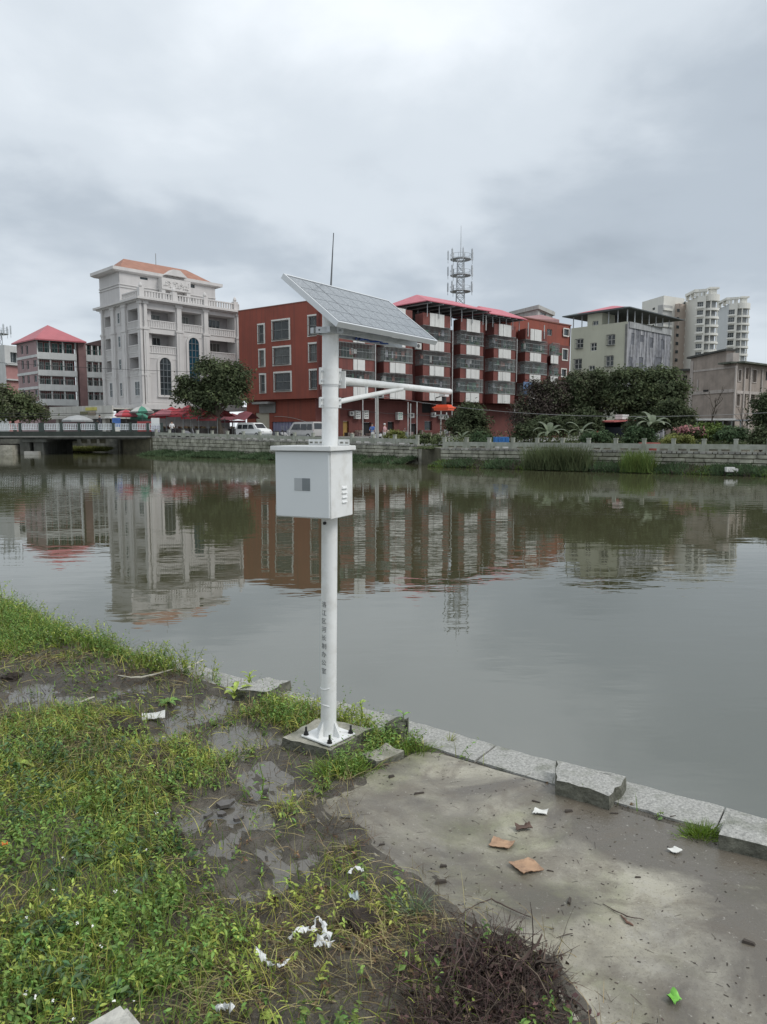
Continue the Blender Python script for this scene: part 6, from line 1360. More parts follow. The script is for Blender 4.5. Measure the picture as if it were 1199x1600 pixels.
# cable ties on the lower pole
for y, dz in ((1072, -.01), (1099, .006)):
    pts = [(.0625 * math.cos(a), .0625 * math.sin(a), zl(y) + dz * math.sin(a * 2)) for a in [R(190) + R(90) * j / 10 for j in range(11)]]; MB().tube(pts, .0035, 5).build('cable_tie', M_pole, pole, local=True, smooth=True)
MB().tube([(-.03, -.052, zl(816)), (-.035, -.066, zl(816))], .012, 10).build('cable_hole', mat('rubber_black', (.01, .01, .01), .6), pole, local=True)
# clamps for the arm and the brace
def clamp(z, h):
    q = MB(); q.tube([(0, 0, z - h / 2), (0, 0, z + h / 2)], .0645, 40)
    for s in (-1, 1):
        M_ = Matrix.Rotation(R(30), 4, 'Z'); q.box(.056 * s if s > 0 else -.084, .084 if s > 0 else -.056, -.016, .016, z - h / 2, z + h / 2, M_)
    o = q.build('clamp', M_pole, st, local=True, smooth=True); b_ = MB()
    for s in (-1, 1):
        for dz in (-h * .28, h * .28):
            M_ = Matrix.Rotation(R(30), 4, 'Z'); b_.tube([M_ @ Vector((s * .073, -.025, z + dz)), M_ @ Vector((s * .073, .025, z + dz))], .007, 6)
    b_.build('clamp_bolts', M_galv, o, local=True)
# cabinet ---------------------------------------------------------------
Y0 = 5.17; C = at(516, 760, Y0); aw_ = R(25); ux = Vector((-math.cos(aw_), math.sin(aw_), 0)); uy = Vector((math.sin(aw_), math.cos(aw_), 0))
zt_, zb_ = at(516, 705, Y0).z, at(516, 812, Y0).z; O = Vector((C.x, Y0, 0)); CW, CD = .455, .345
def cab(a0, a1, b0, b1, z0, z1, mb):
    P = lambda a, b_, z: O + ux * a + uy * b_ + Vector((0, 0, z)); return mb.hexa([P(a0, b0, z0), P(a1, b0, z0), P(a1, b1, z0), P(a0, b1, z0)], [P(a0, b0, z1), P(a1, b0, z1), P(a1, b1, z1), P(a0, b1, z1)])
cb = cab(0, CW, .012, CD, zb_, zt_, MB()).build('cabinet', M_pole, st, bevel=.004)
dr = cab(.008, CW - .004, -.004, .0115, zb_ + .008, zt_ - .004, MB()).build('door', mat('door_white', (.63, .66, .67), .4, .02, 2), cb, bevel=.003)
cab(-.025, CW + .02, -.035, CD + .01, zt_ + .0, zt_ + .034, MB()).build('lid', M_pole, cb, bevel=.004); cab(-.012, CW + .01, -.02, CD, zt_ - .005, zt_ - .0005, MB()).build('gasket', mat('gasket_grey', (.12, .13, .13), .7), cb)
cab(.16, .225, -.0065, -.0045, zt_ - .285, zt_ - .195, MB()).build('name_plate', mat('plate_dark', (.17, .19, .20), .5), dr); cab(.225, .29, -.0065, -.0045, zt_ - .285, zt_ - .195, MB()).build('name_plate', mat('plate_light', (.36, .38, .39), .5), dr)
for k in range(4):
    z = zb_ + .105 + k * .034; lv = MB(); P = lambda a, b_, zz: O + ux * a + uy * b_ + Vector((0, 0, zz))
    lv.hexa([P(0, .17, z), P(-.012, .175, z), P(-.012, .245, z), P(0, .25, z)], [P(0, .17, z + .018), P(-.001, .175, z + .018), P(-.001, .245, z + .018), P(0, .25, z + .018)]); lv.build('louvre', M_pole, cb)
# slotted mounting rail on the lid in front of the pole
rl = MB(); zr0 = zt_ + .034; sl = []
rl2 = []
y_r = CD - .05
def slotrail(a0, a1, n, b0, parent):
    q = MB(); h = .045; w_ = (a1 - a0) / n
    cab(a0, a1, b0, b0 + .003, zr0, zr0 + .014, q); cab(a0, a1, b0, b0 + .003, zr0 + .028, zr0 + h, q)
    for k in range(n + 1): x = a0 + w_ * k; cab(max(a0, x - w_ * .16), min(a1, x + w_ * .16), b0, b0 + .003, zr0 + .014, zr0 + .028, q)
    cab(a0, a1, b0, b0 + .03, zr0, zr0 + .003, q); return q.build('mounting_rail', M_pole, parent)
slotrail(-.005, .34, 8, CD - .06, cb)
# solar panel ------------------------------------------------------------
# least-squares rectangle through the four measured corners
tgt = np.array([(442.4, 427), (608, 469), (684, 532.7), (530, 502.8)])
def proj(P):
    P = np.asarray(P) - np.array([0, 0, CAMH]); z = P[..., 1] * CP - P[..., 2] * SP; yv = P[..., 1] * SP + P[..., 2] * CP; return np.stack([599.5 + FPX * P[..., 0] / z, 800 - FPX * yv / z], -1)
def corners(q):
    x, y, z, yaw, tilt, Ln, Wd = q; u = np.array([math.cos(yaw), math.sin(yaw), 0]); n = np.array([math.sin(yaw), -math.cos(yaw), 0]); d = n * math.cos(tilt) - np.array([0, 0, 1]) * math.sin(tilt); c = np.array([x, y, z])
    return np.array([c - u * Ln / 2 - d * Wd / 2, c + u * Ln / 2 - d * Wd / 2, c + u * Ln / 2 + d * Wd / 2, c - u * Ln / 2 + d * Wd / 2])
q0 = np.array([-.1, 5.83, 3.45, R(52), R(35), 1.35, .62]); pri = q0.copy(); wp = np.array([0, 60, 0, 0, 2, 0, 0.]); 
for _ in range(60):
    f0 = np.concatenate([(proj(corners(q0)) - tgt).ravel(), wp * (q0 - pri)]); J = np.zeros((len(f0), 7))
    for i in range(7): d = q0.copy(); d[i] += 1e-5; J[:, i] = (np.concatenate([(proj(corners(d)) - tgt).ravel(), wp * (d - pri)]) - f0) / 1e-5
    q0 = q0 - np.linalg.solve(J.T @ J + 1e-4 * np.eye(7), J.T @ f0) * .8
_n=np.cross(corners(q0)[1]-corners(q0)[0],corners(q0)[3]-corners(q0)[0]); _c=corners(q0)[0]; print('PLANE Z AT POLE', _c[2]-(_n[0]*(base.x+.04-_c[0])+_n[1]*(base.y-_c[1]))/_n[2], 'POLE TOP', HP+base.z, corners(q0).round(2).tolist()); print('PANEL', [round(float(v), 3) for v in q0], np.round(proj(corners(q0)) - tgt, 1).tolist())
PC = [Vector(c) for c in corners(q0)]; eu = (PC[1] - PC[0]); ev__ = (PC[3] - PC[0]); Ln, Wd = eu.length, ev__.length; eu.normalize(); ev__.normalize(); en = eu.cross(ev__); en = en if en.z > 0 else -en
def pn(a, b_, h): return PC[0] + eu * a + ev__ * b_ + en * h
def pbox(a0, a1, b0, b1, h0, h1, mb): return mb.hexa([pn(a0, b0, h0), pn(a1, b0, h0), pn(a1, b1, h0), pn(a0, b1, h0)], [pn(a0, b0, h1), pn(a1, b0, h1), pn(a1, b1, h1), pn(a0, b1, h1)])
M_al = mat('panel_frame', (.60, .62, .63), .35, .05, 8, metal=.35)
q = MB(); fw = .016; pbox(0, Ln, 0, fw, -.04, 0, q); pbox(0, Ln, Wd - fw, Wd, -.04, 0, q); pbox(0, fw, fw, Wd - fw, -.04, 0, q); pbox(Ln - fw, Ln, fw, Wd - fw, -.04, 0, q); pbox(fw, Ln - fw, Wd - .04, Wd - fw, -.04, -.037, q); pbox(fw, Ln - fw, fw, .04, -.04, -.037, q)
sp_o = q.build('solar_panel', M_al, st); pbox(fw, Ln - fw, fw, Wd - fw, -.012, -.008, MB()).build('back_sheet', mat('back_sheet', (.55, .57, .58), .6), sp_o)
m = bpy.data.materials.new('wet_cell_glass'); m.use_nodes = True; t = m.node_tree; b = t.nodes['Principled BSDF']
g = N(t, 'ShaderNodeNewGeometry'); vo = N(t, 'ShaderNodeTexVoronoi'); vo.inputs['Scale'].default_value = 60; L(t, g.outputs['Position'], vo.inputs['Vector'])
mr = N(t, 'ShaderNodeMapRange'); mr.inputs[1].default_value = .1; mr.inputs[2].default_value = .55; L(t, vo.outputs['Distance'], mr.inputs[0])
mx = N(t, 'ShaderNodeMix'); mx.data_type = 'RGBA'; L(t, mr.outputs[0], mx.inputs[0]); mx.inputs[6].default_value = (.21, .235, .25, 1); mx.inputs[7].default_value = (.075, .092, .105, 1)
n_ = N(t, 'ShaderNodeTexNoise'); n_.inputs['Scale'].default_value = 160; L(t, g.outputs['Position'], n_.inputs['Vector']); L(t, mx.outputs[2], b.inputs['Base Color'])
b.inputs['Roughness'].default_value = .28; b.inputs['Coat Weight'].default_value = .6; b.inputs['Coat Roughness'].default_value = .12; bp = N(t, 'ShaderNodeBump'); bp.inputs['Strength'].default_value = .5; bp.inputs['Distance'].default_value = .003; L(t, vo.outputs['Distance'], bp.inputs['Height']); L(t, bp.outputs[0], b.inputs['Normal']); M_cell = m
pbox(fw, Ln - fw, fw, Wd - fw, -.0078, -.004, MB()).build('cell_backing', mat('cell_gap', (.12, .135, .15), .45), sp_o)
nc, nr = 9, 4; gx = .012; a0, b0 = fw + .012, fw + .012; cwid = (Ln - 2 * fw - .024) / nc; chei = (Wd - 2 * fw - .024) / nr
for i in range(nc):
    for j in range(nr):
        wgap = .0022; x0 = a0 + i * cwid + wgap; x1 = a0 + (i + 1) * cwid - (wgap if i != 1 else .009)
        pbox(x0, x1, b0 + j * chei + .0025, b0 + (j + 1) * chei - .0025, -.004, -.0025, MB()).build('solar_cell', M_cell, sp_o)
pbox(a0 + 2 * cwid - .008, a0 + 2 * cwid - .001, fw, Wd - fw, -.0039, -.002, MB()).build('dark_strip', mat('strip_dark', (.09, .10, .11), .5), sp_o)
# mounting frame below the panel
mf = MB(); ptop = Vector((base.x, base.y, 0)) + Vector((math.sin(lean), 0, 0)) * 3.1; zc = zl(518) + base.z
dirh = Vector((math.cos(q0[3]), math.sin(q0[3]), 0)); perp = Vector((dirh.y, -dirh.x, 0))
pA = Vector((ptop.x, ptop.y, zc)); brk = MB()
def bar(p, q_, wd, ht, mb):
    p, q_ = Vector(p), Vector(q_); d = (q_ - p).normalized(); s = d.cross(Vector((0, 0, 1))).normalized() * wd / 2; u_ = s.cross(d).normalized() * ht / 2
    return mb.hexa([p - s - u_, p + s - u_, p + s + u_, p - s + u_], [q_ - s - u_, q_ + s - u_, q_ + s + u_, q_ - s + u_])
for off_ in (.075, -.075):
    o_ = perp * off_; bar(pA + o_ - dirh * .12, pA + o_ + dirh * 1.05, .03, .04, brk)
brk.build('support_rail', M_galv, st)
sl_ = MB()
for a in (.35, .72, 1.05):
    lo = pn(min(a, Ln - .1), Wd - .03, -.042); hi = pn(min(a, Ln - .1), .06, -.042); bar(lo, hi, .035, .025, sl_)
for a in (.25, .85):
    base_p = pA + dirh * (a - .1) ; t0 = pn(min(Ln * .2 + a, Ln - .1), .12, -.05); bar(base_p, t0, .03, .03, sl_); t1_ = pn(min(Ln * .2 + a, Ln - .1), Wd - .08, -.05); bar(base_p + perp * .07, t1_, .03, .03, sl_)
sl_.build('panel_bracket', M_galv, st)
cl_ = MB(); cl_.tube([(0, 0, zl(518) - .02), (0, 0, zl(518) + .02)], .068, 32); 
for s in (-1, 1):
    for k in (-1, 1): cl_.tube([(s * .075, -.09, zl(518)), (s * .075, .06, zl(518))], .006, 6)
cl_.box(-.1, .1, -.085, -.078, zl(518) - .022, zl(518) + .022); cl_.build('clamp', M_galv, st, local=True, smooth=True)
# tall slotted bracket on the left of the pole head
vb_ = MB(); x_ = at(503.5, 500, YP); bar(Vector((x_.x - .01, YP - .03, at(503, 522, YP).z)), Vector((x_.x - .01, YP - .03, at(503, 478, YP).z)), .03, .02, vb_); vb_.build('upright_bracket', M_galv, st)
# blue cable bundle and junction box under the panel
jb = MB(); c_ = (pn(Ln * .5, Wd * .55, -.06)); pbox(Ln * .42, Ln * .58, Wd * .45, Wd * .62, -.06, -.0405, jb); jb.build('junction_box', mat('box_black', (.02, .02, .02), .5), sp_o)
rr = random.Random(4); bc = MB()
for k in range(6):
    p0 = pA + dirh * rr.uniform(.25, .5) + Vector((0, 0, .03)); pts = []
    for j in range(14): tt = j / 13; pts.append(p0 + dirh * tt * .42 + perp * .07 * math.sin(tt * 9 + k * 1.7) + Vector((0, 0, .035 * math.sin(tt * 7 + k * 2.1) - .01)))
    bc.tube(pts, .006, 5)
bc.build('blue_cable', mat('blue_cable', (.02, .07, .30), .45), st, smooth=True)
# antenna
a0_ = at(517, 455, 6.05); a1_ = at(521.5, 364, 6.05); MB().tube([a0_ - Vector((0, 0, .25)), a0_, a1_], [.009, .008, .0035], 8).build('antenna', mat('antenna_grey', (.12, .125, .13), .5), st, smooth=True)
# arm, brace and water level radar
s_ = at(531, 594, 5.52); e_ = at(703, 612, 7.25); d_ = (e_ - s_).normalized(); clz = zl(592)
arm = MB().tube([s_ - d_ * .02, e_], [.027, .027], 24).build('arm', M_pole, st, smooth=True); MB().tube([e_ - d_ * .004, e_ + d_ * .012], [.028, .026], 24).build('end_cap', M_pole, arm, smooth=True)
clamp(zl(588), .12); clamp(zl(629), .075)
q = MB(); fl = s_ - d_ * .012; sd_ = d_.cross(Vector((0, 0, 1))).normalized()
q.hexa([fl + sd_ * x + Vector((0, 0, z)) for x, z in ((-.055, -.06), (.055, -.06), (.055, .065), (-.055, .065))], [fl + d_ * .01 + sd_ * x + Vector((0, 0, z)) for x, z in ((-.055, -.06), (.055, -.06), (.055, .065), (-.055, .065))]); q.build('arm_flange', M_pole, arm)
b0_ = at(530, 627.5, 5.52); b1_ = at(628, 607.5, 6.36); MB().tube([b0_, b1_], .019, 20).build('brace', M_pole, st, smooth=True)
us = at(573, 607, 5.87); MB().tube([us + Vector((0, 0, .02)), at(573, 617, 5.87)], .012, 10).build('brace_strut', M_pole, st, smooth=True)
rd = at(694, 637, 7.2); hz_ = at(694, 620, 7.2).z; rad = MB(); Mr = Matrix.Translation(rd) @ Matrix.Rotation(R(60), 4, 'Z')
M_or = mat('radar_orange', (.75, .095, .02), .4, .05, 3); rs = MB(); rs.box(-.075, .075, -.075, .075, -.028, .012, Mr); ro = rs.build('radar_sensor', M_or, st, bevel=.004)
MB().box(-.086, .086, -.086, .086, -.006, .004, Mr).build('flange', M_or, ro); MB().box(-.06, .06, -.06, .06, .012, .028, Mr).build('sensor_top', M_or, ro, bevel=.003)
MB().tube([rd + Vector((0, 0, .03)), Vector((rd.x, rd.y, hz_))], .022, 12).build('sensor_stem', mat('black_plastic', (.015, .015, .015), .5), st, smooth=True)
MB().box(-.05, .05, -.03, .03, 0, .035, Matrix.Translation((rd.x, rd.y, hz_)) @ Matrix.Rotation(R(60), 4, 'Z')).build('sensor_mount', M_pole, st, bevel=.004)
pts = [Vector((rd.x - .01, rd.y, hz_ + .01)), Vector((rd.x - .08, rd.y, hz_ - .01)), Vector((rd.x - .085, rd.y, hz_ - .06)), Vector((rd.x - .04, rd.y, rd.z + .04)), Vector((rd.x, rd.y, rd.z + .03))]; MB().tube(pts, .006, 6).build('sensor_cable', mat('black_plastic', (0, 0, 0)), st, smooth=True)

# ---- footing --------------------------------------------------------------------
ft = [G(443, 1153, .19), G(500, 1120, .19), G(582, 1138, .19), G(517, 1172, .19)]
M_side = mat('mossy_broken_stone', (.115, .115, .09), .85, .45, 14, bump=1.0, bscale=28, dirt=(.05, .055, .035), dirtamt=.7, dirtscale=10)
def rough_block(name, label, top, z0, m_, cat='stone block', seed=0, jit=.012, taper=.02, sub=5):
    rr = random.Random(seed); n = len(top); c = sum(top, Vector()) / n; out = []
    for i in range(n):
        a, b_ = top[i], top[(i + 1) % n]
        for j in range(sub): q = a.lerp(b_, j / sub); out.append(q + Vector((rr.uniform(-jit, jit), rr.uniform(-jit, jit), rr.uniform(-jit, jit) * .7)))
    root = MB(); N_ = len(out); inner = [c + (q - c) * .8 + Vector((0, 0, rr.uniform(-.004, .006))) for q in out]
    mid = [c + (q - c) * (1 + rr.uniform(-.01, .04)) + Vector((0, 0, (z0 - q.z) * rr.uniform(.35, .6))) for q in out]; bot = [Vector((q.x + (q.x - c.x) * taper, q.y + (q.y - c.y) * taper, z0)) for q in out]
    root.v = inner + out + mid + bot; root.f = [tuple(range(N_))]
    for r_ in range(3):
        for i in range(N_): root.f.append((r_ * N_ + i, r_ * N_ + (i + 1) % N_, (r_ + 1) * N_ + (i + 1) % N_, (r_ + 1) * N_ + i))
    o = root.build(name, m_, fix=True); prop(o, label, cat)
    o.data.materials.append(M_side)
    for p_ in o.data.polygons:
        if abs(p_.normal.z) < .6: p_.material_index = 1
    return o
M_foot = mat('footing_concrete', (.30, .29, .24), .85, .3, 8, bump=.6, bscale=45, dirt=(.12, .125, .08), dirtamt=.7, dirtscale=6)
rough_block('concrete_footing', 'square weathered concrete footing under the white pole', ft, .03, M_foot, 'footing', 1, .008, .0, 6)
def zz(v, z): return [Vector((q.x, q.y, z)) for q in v]
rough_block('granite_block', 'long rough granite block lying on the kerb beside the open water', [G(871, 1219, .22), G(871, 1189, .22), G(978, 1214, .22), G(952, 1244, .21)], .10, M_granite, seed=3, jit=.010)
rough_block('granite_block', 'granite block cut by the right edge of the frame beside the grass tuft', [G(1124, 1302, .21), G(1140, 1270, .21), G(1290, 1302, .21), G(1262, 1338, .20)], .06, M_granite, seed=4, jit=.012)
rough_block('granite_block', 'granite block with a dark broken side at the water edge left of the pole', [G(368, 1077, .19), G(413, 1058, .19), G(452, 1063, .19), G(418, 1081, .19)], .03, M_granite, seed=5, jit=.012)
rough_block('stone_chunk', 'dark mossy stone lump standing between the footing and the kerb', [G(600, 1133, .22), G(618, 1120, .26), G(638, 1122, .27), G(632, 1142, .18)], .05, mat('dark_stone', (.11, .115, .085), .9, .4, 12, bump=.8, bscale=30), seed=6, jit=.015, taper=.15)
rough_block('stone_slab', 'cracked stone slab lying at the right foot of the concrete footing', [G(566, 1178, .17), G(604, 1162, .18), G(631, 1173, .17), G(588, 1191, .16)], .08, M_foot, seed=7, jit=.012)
# square stone post in front of the camera
p = G(195, 1563, 1.72); px_, py_ = p.x, p.y; hw = .15; Mz = Matrix.Translation((px_ - .003, py_ - hw * 1.414 * .98, 0)) @ Matrix.Rotation(R(45), 4, 'Z')
o = MB().box(-hw, hw, -hw, hw, .05, 1.72, Mz).build('stone_post', mat('pale_granite', (.42, .41, .37), .8, .25, 60, bump=.4, bscale=90, dirt=(.25, .25, .2), dirtamt=.4, dirtscale=8), bevel=.01); prop(o, 'pale granite post whose corner pokes up at the bottom edge', 'post')

# ================================================================ LITTER AND SMALL THINGS
def sheet(name, label, cat, px, py, w_, h_, rot, m_, z=.122, curl=.02, seed=0, nx=8, ny=6, torn=.0, stand=0):
    curl *= .32; torn *= .35; c = G(px, py, z); rr = random.Random(seed); root = MB(); ct, sn = math.cos(rot), math.sin(rot); ph = rr.uniform(0, 6)
    for k in (0, 1):
        for i in range(nx + 1):
            for j in range(ny + 1):
                u, v = (i / nx - .5), (j / ny - .5); e = torn * (abs(u) > .49 or abs(v) > .49)
                x = (u + v * .22 * math.sin(seed * 2.1) + .12 * u * v * math.cos(seed) + rr.uniform(-e, e) * (k == 0)) * w_; y = (v + rr.uniform(-e, e) * (k == 0)) * h_; zz_ = curl * (math.sin(u * 5 + ph) * math.cos(v * 4 + ph) + 1) * (.4 + 1.6 * abs(u)) + .004 + (mnoise.noise(Vector((u * 6, v * 6, seed))) * curl * .9 + curl * .5) - k * .003 + stand * (v + .5)
                root.v.append(Vector((c.x + x * ct - y * sn, c.y + x * sn + y * ct, z + max(0.001, zz_) - k * .001)))
    W = ny + 1; n = (nx + 1) * W
    if torn: 
        for q in range(n): root.v[n + q].x = root.v[q].x; root.v[n + q].y = root.v[q].y
    for i in range(nx):
        for j in range(ny):
            a = i * W + j; root.f += [(a, a + 1, a + W + 1, a + W), (n + a, n + a + W, n + a + W + 1, n + a + 1)]
    o = root.build(name, m_, fix=False, smooth=True); prop(o, label, cat); return o
M_card = mat('wet_cardboard', (.40, .25, .15), .55, .25, 12, dirt=(.20, .12, .075), dirtamt=.8, dirtscale=14); M_paper = mat('wet_paper', (.62, .62, .58), .6, .08, 12); M_plast = mat('white_plastic', (.66, .67, .66), .35, .08, 20)
M_leafb = mat('dead_leaf', (.085, .05, .035), .6, .3, 15)
sheet('cardboard_piece', 'flat brown cardboard piece on the pavement, the upper of two', 'cardboard', 784, 1320, .125, .09, -.3, M_card, seed=1, torn=.06)
sheet('cardboard_piece', 'flat brown cardboard piece on the pavement, the lower and larger of two', 'cardboard', 822, 1356, .13, .12, .35, M_card, seed=2, torn=.07, curl=.025)
sheet('dead_leaf', 'curled dark brown leaf just above the cardboard pieces', 'leaf', 818, 1295, .10, .055, .2, M_leafb, seed=3, curl=.035, torn=.1)
sheet('paper_scrap', 'small white crumpled tissue above the curled brown leaf', 'paper', 845, 1270, .085, .055, -.2, M_paper, seed=4, curl=.02, torn=.12)
sheet('paper_scrap', 'small white paper scrap alone on the right side of the pavement', 'paper', 1055, 1330, .06, .05, .5, M_paper, seed=5, curl=.015, torn=.1)
sheet('paper_sheet', 'white folded paper sheet lying in the grass beside the puddle', 'paper', 240, 1120, .19, .15, .35, M_paper, z=.14, seed=6, curl=.02)
sheet('green_wrapper', 'bright green crumpled wrapper on the pavement near the bottom right', 'wrapper', 1053, 1562, .055, .05, .7, mat('lime_green', (.17, .45, .06), .4, .1, 20), seed=7, curl=.03, torn=.1)
sheet('orange_leaf', 'orange leaf in the grass at the left edge', 'leaf', 8, 1321, .03, .025, .3, mat('orange_leaf', (.5, .16, .02), .6), z=.28, seed=8)
sheet('clear_cup', 'crumpled clear plastic cup in the weeds above the white bag', 'plastic cup', 553, 1407, .045, .05, .3, mat('clear_plastic', (.42, .48, .47), .15), z=.15, seed=9, curl=.05)
sheet('stone_scrap', 'flat dark stone chip on the pavement below the footing slab', 'stone', 542, 1277, .07, .025, -.1, mat('chip_dark', (.13, .12, .10), .8, .2, 9), seed=10, curl=.004)
def strand(name, label, cat, pts, r, m_, flat=1.0, z=.14):
    P_ = [G(a, b_, z) + Vector((0, 0, h)) for a, b_, h in pts]; S = []
    if name == 'plastic_strip':
        q = MB(); rr = random.Random(len(pts) * 7 + int(pts[0][0])); prev = None; K = (len(P_) - 1) * 5
        for k in range(K + 1):
            u = k / 5; i0 = min(int(u), len(P_) - 2); p = P_[i0].lerp(P_[i0 + 1], u - i0) + Vector((rr.gauss(0, .003), rr.gauss(0, .003), abs(rr.gauss(0, .004)))); d = (P_[i0 + 1] - P_[i0]).normalized(); tw = rr.gauss(0, .7); sd = (Vector((-d.y, d.x, 0)) * math.cos(tw) + Vector((0, 0, 1)) * math.sin(tw)) * r * rr.uniform(.5, 2.2)
            cur = (p - sd, p + Vector((0, 0, r * .6)), p + sd)
            if prev: q.quad(prev[0], cur[0], cur[1], prev[1]).quad(prev[1], cur[1], cur[2], prev[2])
            prev = cur
        o = q.build(name, m_, fix=False, smooth=True); prop(o, label, cat); return o
    for i in range(len(P_) - 1):
        for k in range(3): S.append(P_[i].lerp(P_[i + 1], k / 3) + Vector((random.uniform(-.002, .002),) * 3))
    S.append(P_[-1]); n = len(S); o = MB().tube(S, [r * (1 - .5 * abs(2 * i / n - 1)) * random.uniform(.75, 1.25) for i in range(n)], 6).build(name, m_, smooth=True); prop(o, label, cat); return o
def crumple(name, label, cat, cx, cy, w_, h_, seed, z=.15):
    """torn thin plastic film: wrinkled strips"""
    rr = random.Random(seed); root = MB(); c = G(cx, cy, z)
    for s in range(3):
        a = rr.uniform(0, 3.1); p = c + Vector((rr.uniform(-.4, .4) * w_, rr.uniform(-.4, .4) * h_, 0)); prev = None
        for k in range(9):
            tt = k / 8; q = p + Vector((math.cos(a) * w_ * .5 * tt, math.sin(a) * h_ * .5 * tt, .012 + .02 * abs(math.sin(k * 1.9 + s)))); a += rr.uniform(-.5, .5); sd = Vector((-math.sin(a), math.cos(a), rr.uniform(-.8, .8))) * rr.uniform(.008, .022)
            cur = (q - sd, q + Vector((0, 0, .008)), q + sd)
            if prev: root.quad(prev[0], cur[0], cur[1], prev[1]).quad(prev[1], cur[1], cur[2], prev[2])
            prev = cur
    o = root.build(name, M_plast, fix=False, smooth=True); prop(o, label, cat)
crumple('plastic_bag', 'torn white plastic film in the weeds, larger lump', 'plastic bag', 494, 1478, .11, .11, 12)
strand('plastic_strip', 'white plastic strip running left from the torn film', 'plastic strip', [(450, 1473, .01), (463, 1462, .03), (478, 1458, .02), (488, 1462, .02), (496, 1448, .05), (507, 1458, .04), (510, 1475, .02)], .009, M_plast)
strand('plastic_strip', 'thin white twisted plastic strip below and left of the torn film', 'plastic strip', [(401, 1488, .02), (412, 1502, .01), (425, 1515, .02), (440, 1517, .02), (452, 1510, .03)], .008, M_plast)
crumple('plastic_scrap', 'white plastic scrap near the bottom edge left of centre', 'plastic scrap', 347, 1584, .07, .05, 13)
strand('plastic_strip', 'small grey-white plastic twist by the corner of the pavement', 'plastic strip', [(545, 1368, .01), (555, 1360, .02), (568, 1366, .015)], .006, M_plast)
M_stk = mat('dry_stick', (.33, .29, .20), .85, .2, 9); M_dstk = mat('dark_stick', (.075, .055, .045), .85, .3, 9)
strand('dry_branch', 'pale peeled branch lying in the mud beyond the paper sheet', 'branch', [(185, 1058, .02), (205, 1063, .03), (222, 1061, .02), (245, 1056, .02), (270, 1050, .03)], .010, mat('peeled_wood', (.50, .47, .38), .8, .1, 8), z=.13)
strand('dry_branch', 'pale short stick lying left of the peeled branch', 'branch', [(124, 1101, .02), (148, 1094, .03)], .010, mat('peeled_wood', (0, 0, 0)), z=.13)
strand('dry_branch', 'pale stick end near the shore weeds', 'branch', [(285, 1051, .02), (318, 1038, .05)], .009, mat('peeled_wood', (0, 0, 0)), z=.13)
strand('twig', 'forked dark twig in the middle right of the pavement', 'twig', [(942, 1412, .0), (968, 1428, .005), (985, 1436, .01), (1006, 1438, .004)], .0035, M_dstk, z=.122)
strand('twig', 'short thick brown twig touching the forked twig', 'twig', [(970, 1430, .0), (980, 1442, .005), (990, 1446, .0)], .006, mat('brown_stick', (.16, .09, .065), .8, .2, 9), z=.122)
strand('twig', 'long bent dark twig reaching onto the pavement from the brushwood', 'twig', [(726, 1424, .0), (750, 1414, .01), (768, 1410, .02), (790, 1418, .01), (830, 1436, .01)], .004, M_dstk, z=.122)
strand('twig', 'thin dark twig lying left of the green wrapper', 'twig', [(870, 1465, .0), (895, 1460, .005)], .003, M_dstk, z=.122)
for i, (px, py, l_, a, w_) in enumerate(((693, 1354, .022, .1, .009), (838, 1253, .03, -.5, .006), (889, 1268, .03, .2, .010), (997, 1371, .018, 0, .005), (860, 1361, .02, -.3, .004), (1170, 1474, .03, -.5, .011), (655, 1240, .04, .3, .008), (612, 1214, .025, .6, .012), (689, 1379, .035, .2, .012), (1052, 1276, .03, .4, .005), (960, 1271, .03, 0, .005), (890, 1408, .03, 1.2, .009), (597, 1320, .02, .3, .006), (1140, 1310, .02, .6, .006))):
    c = G(px, py, .119); M_ = Matrix.Translation(c) @ Matrix.Rotation(a, 4, 'Z'); o = MB().hexa([M_ @ Vector(v) for v in ((-l_, -w_, 0), (l_ * .9, -w_ * .8, 0), (l_, w_ * .7, 0), (-l_ * .8, w_, 0))], [M_ @ Vector(v) for v in ((-l_ * .9, -w_ * .7, w_ * 1.2), (l_ * .7, -w_ * .6, w_ * .9), (l_ * .8, w_ * .5, w_), (-l_ * .7, w_ * .8, w_ * 1.3))]).build('debris_bit', mat('debris_dark', (.045, .036, .028), .8, .3, 20)); prop(o, ['dark stub lying left of the upper cardboard piece', 'thin dark stick between the granite block and the white tissue', 'dark lump right of the white tissue', 'tiny dark stub in the middle right of the pavement', 'tiny dark splinter right of the lower cardboard', 'dark oval stone near the right edge of the pavement', 'brown stub near the stone slab corner', 'pale brown chip below the stone slab', 'flat dark chip below the dark stub left of the cardboard', 'thin twig bit on the kerb by the grass tuft', 'dark bit below the right end of the granite block', 'brown bark chip above the forked twig', 'small dark bit near the left edge of the pavement', 'small dark bit under the right granite block'][i], 'debris', 'dark bits scattered on the pavement')
# countless specks and stem bits on the pad
n = 520; V_, F_ = [], []; sp = MB(); rr = random.Random(77)
while n:
    x, y = rr.uniform(-.6, 3.2), rr.uniform(2.4, 5.4)
    if not inpoly(x, y, PAD): continue
    n -= 1; a = rr.uniform(0, 6.3); l_ = rr.choice([.004, .004, .006, .006, .008, .008, .014, .03]) * rr.uniform(.6, 1.3); w_ = .0012 + .0022 * (l_ < .012); d = Vector((math.cos(a), math.sin(a), 0)) * l_; s = Vector((-d.y, d.x, 0)).normalized() * w_; c = Vector((x, y, .1195)); sp.quad(c - d - s, c + d - s * .6, c + d * 1.1 + s, c - d + s)
prop(sp.build('stem_specks', mat('speck', (.05, .04, .03), .85, .5, 9, island=.8), fix=False), 'tiny stems and specks washed over the concrete pavement', 'debris', kind='stuff')
